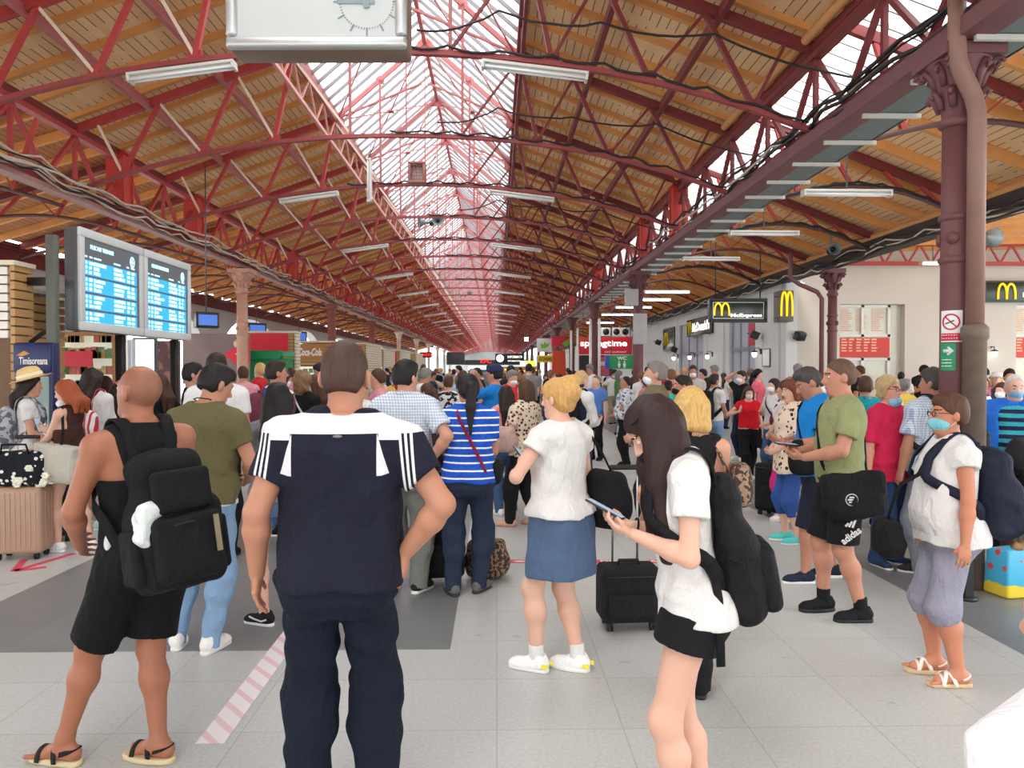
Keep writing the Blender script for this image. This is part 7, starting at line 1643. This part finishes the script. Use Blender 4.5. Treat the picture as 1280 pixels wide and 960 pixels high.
Q('young woman with long dark hair in pink top behind the striped polo woman', 632, 482, 9.0, 20, 'fair', sex='f', hair=('long', 'dark', .4), arms=('front', 'front'), top=T((226, 150, 150)), bottom=B_(jeans_m, 'jeans'), shoes=SNW)
P22 = Q('man in bright blue T-shirt and navy cap raising his phone to take a picture', 618, 455, 10.0, 66, 'tan', hair=('short', 'black', .2, .01), arms=('photo', 'photo'), top=T((30, 120, 200)), bottom=B_(nv), shoes=SNB, dh=.03)
F = Fld(); F.ell(P22.hp(0, -.01, 1.70), V3(.10, .115, .085), P22.Rh, .01); F.box(P22.hp(0, .13, 1.70), (.14, .12, .012), .005, P22.Rh, .01); F.cut(P22.hp(0, 0, 1.675), P22.Rh @ V3(0, 0, -1)); P22.part('cap', F.mesh('cap', .01), cloth((40, 48, 76)))
phone(P22, P22.arm[1][2] + P22.arm[1][3] * .12 + V3(-.05, .02, 0), (-1, 0, .1), (0, -1, .1), 'phone raised by the man in the navy cap')
Q('young woman with brown ponytail, mask and dark vest top facing left', 533, 479, 9.2, 64, 'fair', sex='f', hair=('pony', 'brown', .3), arms=('chest', 'down'), top=T((58, 48, 46), 'tank'), bottom=B_((186, 170, 150), 'shorts', hem=.66), shoes=SNW, mask=((230, 234, 236), 'on'))
Q('brown haired person in black and white blotched shirt seen from behind', 561, 470, 11.5, -10, 'fair', sex='f', g=1.2, hair=('short', 'brown'), top=T(pattern('blotch_bw', 'blotch', (222, 222, 224), (40, 40, 44), None, (16, .52))), bottom=B_(bk), shoes=SBB)
P26 = Q('balding fair haired man in navy vest with white sleeves carrying a black backpack', 722, 462, 9.0, -48, 'fair', hair=('crop', (188, 156, 116), .2, .005), head=(26, 0), arms=('phone', 'phone'), top=T(wt, 'long', off=.016, sl=1.85, hem=.94), bottom=B_((50, 60, 84), 'shorts', hem=.5), shoes=SNW)
F = Fld(); F.sect(P26.Z[2:-1], P26.A[2:-1], P26.B[2:-1], P26.C[2:-1], P26.ou, P26.Ru, off=.028); P26.part('vest', F.mesh('vest', .012), nv)
backpack(P26, 'black backpack on the balding man with white sleeves', (26, 26, 28), w=.32, h=.46, d=.18, zc=1.22)
PAT = pattern('shirt_floral', 'blotch', (214, 216, 222), (86, 92, 118), None, (22, .56))
P27 = Q('stout balding man in pale patterned shirt and black trousers facing left', 782, 471, 13.6, 74, 'tan', g=1.3, belly=.08, hair=('receding', 'dark'), arms=('front', 'down'), top=T(PAT, 'shirt', off=.022, sl=.75), bottom=B_(bk), shoes=SBB)
soft_bag(P27, 'plastic_bag', 'pale patterned carrier bag held by the stout man in the pale shirt', 'bag', V3(.30, .02, .52), (.12, .34, .40), pattern('bag_pale', 'blotch', (206, 206, 208), (120, 124, 140), None, (18, .55)), .03, None, [V3(.28, .03, .80), V3(.3, .02, .70)])
Q('man in blue shirt with grey hair beyond the balding man with the backpack', 745, 470, 14.5, 140, 'fair', hair=('receding', 'grey'), top=T((88, 130, 200)), bottom=B_(bk), shoes=SBB)
P29 = Q('woman in bright red top and white mask walking towards the camera', 936, 484, 11.8, 176, 'fair', sex='f', hair=('long', 'brown', .26, .016), head=(4, 0), arms=('grip', ((.20, .14, 1.30), (.9, -.2, -.7), (-.1, .2, 1), (-.7, -.3, 0), .9)), feet=((-.08, -.16, 6), (.06, .20, -4)), top=T((214, 30, 44), 'tee', off=.014, sl=.35, hem=.98), bottom=B_(bk), shoes=SNW, mask=((234, 222, 228), 'on'), g=1.08)
soft_bag(P29, 'handbag', 'black handbag hanging from the hand of the woman in the red top', 'handbag', V3(-.27, .02, .52), (.13, .28, .28), bk, .05, None, None, bk, handles=2)
P30 = Q('man in white T-shirt with a black backpack and light jeans', 893, 468, 12.8, -62, 'tan', hair=('short', 'dark'), arms=('front', 'front'), top=T(wt), bottom=B_(jeans_l, 'jeans'), shoes=SNB, mask=((232, 236, 238), 'on'))
backpack(P30, 'black backpack on the man in white T-shirt and light jeans', (30, 30, 32), w=.32, h=.5, d=.2, zc=1.2)
Q('young person in black T-shirt and white mask with an arm raised to the head', 927, 464, 14.4, 110, 'fair', hair=('short', 'dark'), arms=('down', 'head'), top=T(bk), bottom=B_(jeans_d), shoes=SNW, mask=((236, 236, 238), 'on'))
Q('dark haired woman in pink top beyond the person in black', 948, 461, 16.0, -130, 'fair', sex='f', hair=('pony', 'black'), top=T((236, 110, 130)), bottom=B_(bk), shoes=SNW)
P33 = Q('woman in white T-shirt with white mask and crossed bag straps, arms forward', 967, 473, 11.4, 112, 'fair', sex='f', hair=('bob', 'dark'), arms=('front', 'chest'), top=T(wt), bottom=B_(jeans_m), shoes=SNW, mask=((236, 236, 238), 'on'))
soft_bag(P33, 'handbag', 'dark red handbag on the woman in the white T-shirt', 'handbag', V3(-.24, .1, 1.0), (.12, .3, .24), cloth((110, 50, 52)), .05, None, sash(P33, 1, 1.05, back=False), nv)
P34 = Q('curly light brown haired woman in white floral blouse with a mask', 984, 474, 9.3, 104, 'fair', sex='f', g=1.15, hair=('curly', (150, 104, 70)), arms=('front', 'front'), top=T(pattern('floral_bw', 'blotch', (232, 232, 236), (48, 54, 84), None, (11, .6)), 'blouse', off=.022, sl=.7), bottom=B_((70, 74, 84)), shoes=SBB, mask=((232, 214, 222), 'on'))
suitcase('black trolley suitcase in front of the curly haired woman in the floral blouse', X(968, 8.9), 8.9, R(-60), (26, 26, 28), .38, .56, .26, False, .3, True, mat=cloth((28, 28, 30)))
Q('man in pale yellow T-shirt with light blue mask beyond the laughing woman', 1102, 472, 9.6, 150, 'tan', g=1.1, hair=('crop', 'grey'), top=T((206, 196, 140)), bottom=B_(gy), shoes=SNB, mask=((150, 200, 226), 'on'))
Q('man in teal polo shirt seen from behind, right of the man in pale green', 1082, 471, 8.3, -24, 'tan', g=1.15, hair=('short', 'brown'), top=T((30, 150, 160), 'polo', collar=cloth((30, 150, 160))), bottom=B_(nv, 'shorts', hem=.5), shoes=SNB)
Q('tall man with his mask below his nose facing the camera near the lilac doors', 866, 457, 15.5, 168, 'tan', hair=('short', 'brown'), top=T((196, 190, 184)), bottom=B_(jeans_d), shoes=SNB, mask=((236, 236, 238), 'nose'))
P42 = Q('dark haired man in white T-shirt and black mask behind the short haired blonde woman', 853, 470, 8.2, 84, 'tan', hair=('short', 'dark'), arms=('front', 'front'), top=T((226, 224, 220)), bottom=B_(bk), shoes=SBB, mask=((34, 34, 38), 'on'))
Q('dark haired person in teal green T-shirt left of the white wall', 835, 476, 12.6, -30, 'tan', hair=('short', 'black'), top=T((60, 190, 160)), bottom=B_(bk), shoes=SNB)
Q('man in black T-shirt with white mask right of the bald man', 242, 455, 8.4, -66, 'tan', hair=('short', 'black', .2, .016), top=T(bk), bottom=B_(bk), shoes=SBB, mask=((232, 234, 236), 'on'))
Q('dark haired man in white T-shirt just beyond the man in olive', 271, 443, 7.0, 4, 'tan', hair=('short', 'dark', .2, .016), g=1.1, top=T(wt), bottom=B_(bk), shoes=SBB)
P43 = Q('short haired young man in white and blue jacket looking right', 346, 452, 8.0, -58, 'tan', hair=('short', 'dark', .2, .012), top=T(pattern('jacket_wb', 'blotch', (226, 228, 232), (44, 90, 180), None, (3.2, .6)), 'jacket', off=.026, sl=1.7), bottom=B_(bk), shoes=SNB)
backpack(P43, 'maroon backpack on the young man in the white and blue jacket', (110, 50, 64), w=.3, h=.44, d=.16, zc=1.22, dx=-.03)
P44 = Q('person with curly light brown hair and black top behind the three-striped man', 380, 464, 9.2, -20, 'fair', sex='f', hair=('curly', (126, 96, 66), .3), top=T(bk), bottom=B_(bk), shoes=SBB)
soft_bag(P44, 'shoulder_bag', 'white trimmed shoulder bag on the person with curly light brown hair', 'bag', V3(.22, -.05, 1.05), (.1, .26, .24), cloth((216, 210, 200)), .04, None, sash(P44, -1, 1.08, front=False), wt)
Q('man in white shirt with brown hair left of the check shirt man', 452, 476, 8.6, -30, 'mid', g=1.1, hair=('short', 'brown'), top=T(wt, 'shirt', collar=wt), bottom=B_(gy), shoes=SBB)
Q('white haired elderly woman in floral black top left of the check shirt man', 466, 478, 10.2, 40, 'fair', sex='f', hair=('wavyshort', 'white'), top=T(pattern('floral_dark', 'blotch', (60, 58, 64), (200, 196, 196), None, (15, .58))), bottom=B_(bk), shoes=SBB)
Q('bald pink headed man left of the check shirt man', 478, 478, 11.4, -100, 'fair', hair=('receding', (170, 140, 110)), top=T((206, 206, 212)), bottom=B_(gy), shoes=SBB)
Q('woman with long dark hair in black top left of the bald man', 150, 478, 8.9, -10, 'mid', sex='f', hair=('long', 'dark', .36), top=T(bk), bottom=B_(bk), shoes=SBB)
P45 = Q('person in cream cap beyond the bald man', 170, 458, 10.4, 30, 'mid', hair=('short', 'brown'), top=T((150, 150, 150)), bottom=B_(bk), shoes=SBB, dh=.03)
F = Fld(); F.ell(P45.hp(0, -.01, 1.70), V3(.10, .118, .085), P45.Rh, .01); F.box(P45.hp(0, .13, 1.70), (.14, .12, .012), .005, P45.Rh, .01); F.cut(P45.hp(0, 0, 1.675), P45.Rh @ V3(0, 0, -1)); P45.part('cap', F.mesh('cap', .012), cloth((224, 212, 186)))
Q('masked woman in white and lilac striped shirt between the hat and the red hair', 64, 478, 9.4, 150, 'fair', sex='f', hair=('pony', 'brown'), top=T(pattern('stripe_lilac', 'vstripe', (232, 232, 236), (170, 166, 196), None, (.04, .4)), 'shirt', sl=1.4), bottom=B_(jeans_m), shoes=SNW, mask=((186, 214, 224), 'on'))
Q('dark haired person in black beside the wavy haired woman', 132, 470, 10.8, 10, 'mid', sex='f', hair=('long', 'brown', .3), top=T((60, 54, 58)), bottom=B_(bk), shoes=SBB)
Q('man in white T-shirt with navy sleeve stripes right of the nearest column', 1226, 470, 10.4, -150, 'tan', hair=('short', 'brown'), top=T(pattern('stripe_navy', 'hstripe', (226, 226, 228), (48, 54, 84), None, (.09, .4))), bottom=B_(jeans_d), shoes=SNB)
P46 = Q('person in pink top and white cap right of the nearest column', 1246, 466, 12.8, 150, 'fair', sex='f', hair=('bob', 'blond'), top=T((236, 140, 160)), bottom=B_(wt), shoes=SNW)
F = Fld(); F.ell(P46.hp(0, -.01, 1.70), V3(.10, .118, .085), P46.Rh, .01); F.box(P46.hp(0, .13, 1.70), (.14, .12, .012), .005, P46.Rh, .01); F.cut(P46.hp(0, 0, 1.675), P46.Rh @ V3(0, 0, -1)); P46.part('cap', F.mesh('cap', .014), wt)
Q('masked woman with long brown hair in dark top near the right edge', 1252, 478, 9.6, 120, 'fair', sex='f', hair=('long', 'brown', .35), top=T((60, 60, 66)), bottom=B_(bk), shoes=SBB, mask=((236, 236, 238), 'on'))
Q('person with black hair and light blue mask above the man in the blue jacket', 1262, 462, 12.0, 160, 'mid', hair=('short', 'black', .2, .02), top=T((70, 80, 96)), bottom=B_(bk), shoes=SBB, mask=((150, 200, 226), 'on'))
# ---- distant crowd
COLS = [('white', (232, 230, 226)), ('black', (30, 30, 32)), ('navy', (40, 48, 76)), ('grey', (128, 128, 130)), ('red', (196, 44, 52)), ('pale blue', (140, 176, 210)), ('green', (88, 128, 88)), ('beige', (200, 180, 150)), ('pink', (224, 150, 160)), ('yellow', (222, 190, 90))]
rr = random.Random(11); spots = [(o.location.x, o.location.y) for o in bpy.data.objects if o.name.split('.')[0] == 'person']
protos = {}; made = 0; tries = 0
BANNED = lambda x, y: (x < -4.3 and y < 28 and x > -8) or any(abs(x - cx) < .45 and abs(y - cy) < .5 for cx, cy in ((XR, 19.7), (7.5, 17), (XL, 19.5), (XR, 28.5), (XR, 36.9)))
while made < 165 and tries < 9000:
    tries += 1; Y = 9.5 + 42 * rr.random() ** 1.35; px = rr.choice((rr.uniform(-20, 660), rr.uniform(640, 1300)))
    x = X(px, Y)
    if not (-6.0 < x < (7.0 if Y > 19.2 else 15)) or BANNED(x, Y): continue
    if Y < 13.5 and 640 < px < 985: continue
    if Y < 11 and px > 520: continue
    if min(math.hypot(x - a, Y - c) for a, c in spots) < .62: continue
    if px > 1060 and Y < 11: continue
    spots.append((x, Y)); sex = rr.choice('mf'); ci = rr.choices(range(10), (6, 5, 4, 4, 2, 3, 1, 2, 2, 1))[0]; cn, rgb = COLS[ci]
    hs = rr.choice(['short', 'short', 'crop', 'receding']) if sex == 'm' else rr.choice(['long', 'pony', 'bob', 'bun']); hc = rr.choice(['black', 'dark', 'brown', 'brown', 'light', 'grey', 'blond'])
    masked = rr.random() < .5; face = rr.choice([rr.uniform(-50, 50), rr.uniform(-50, 50), rr.uniform(60, 120), rr.uniform(-120, -60), rr.uniform(140, 220)])
    nm = {'short': 'short', 'crop': 'cropped', 'receding': 'thin', 'long': 'long', 'pony': 'tied', 'bob': 'bobbed', 'bun': 'pinned up'}[hs]
    key = (sex, ci, hs); lab = 'distant %s in %s top with %s hair among the waiting crowd' % ('man' if sex == 'm' else 'woman', cn, nm); grp = 'distant crowd in %s tops with %s hair' % (cn, nm)
    if key in protos and rr.random() < .8: o = dup(protos[key], (x, Y, 0), R(face), lab, grp); sc_ = rr.uniform(.95, 1.05); o.scale = (sc_, sc_, sc_)
    else:
        p = Person(lab, x, Y, face, H=rr.gauss(1.74 if sex == 'm' else 1.63, .06), sex=sex, skin=rr.choice(['mid', 'fair', 'tan']), g=rr.uniform(.98, 1.22), hair=(hs, hc, rr.uniform(.25, .45)), head=(rr.uniform(-5, 20), rr.uniform(-25, 25)), arms=(rr.choice(['down', 'front', 'phone', 'strap']), rr.choice(['down', 'front', 'hip', 'chest'])),
                   top=T(rgb, rr.choice(['tee', 'tee', 'polo' if sex == 'm' else 'blouse'])), bottom=B_(rr.choice([(30, 30, 34), (44, 56, 84), (120, 120, 120), (70, 90, 130), (160, 146, 126)]), rr.choice(['trousers', 'trousers', 'shorts']), **({})) if True else None,
                   shoes=rr.choice([SNW, SBB, SNB]), mask=((226, 232, 236), 'on') if masked else None, group=grp, vox=.020 if Y < 16 else .026)
        protos[key] = p.root
    made += 1
print('crowd', made)
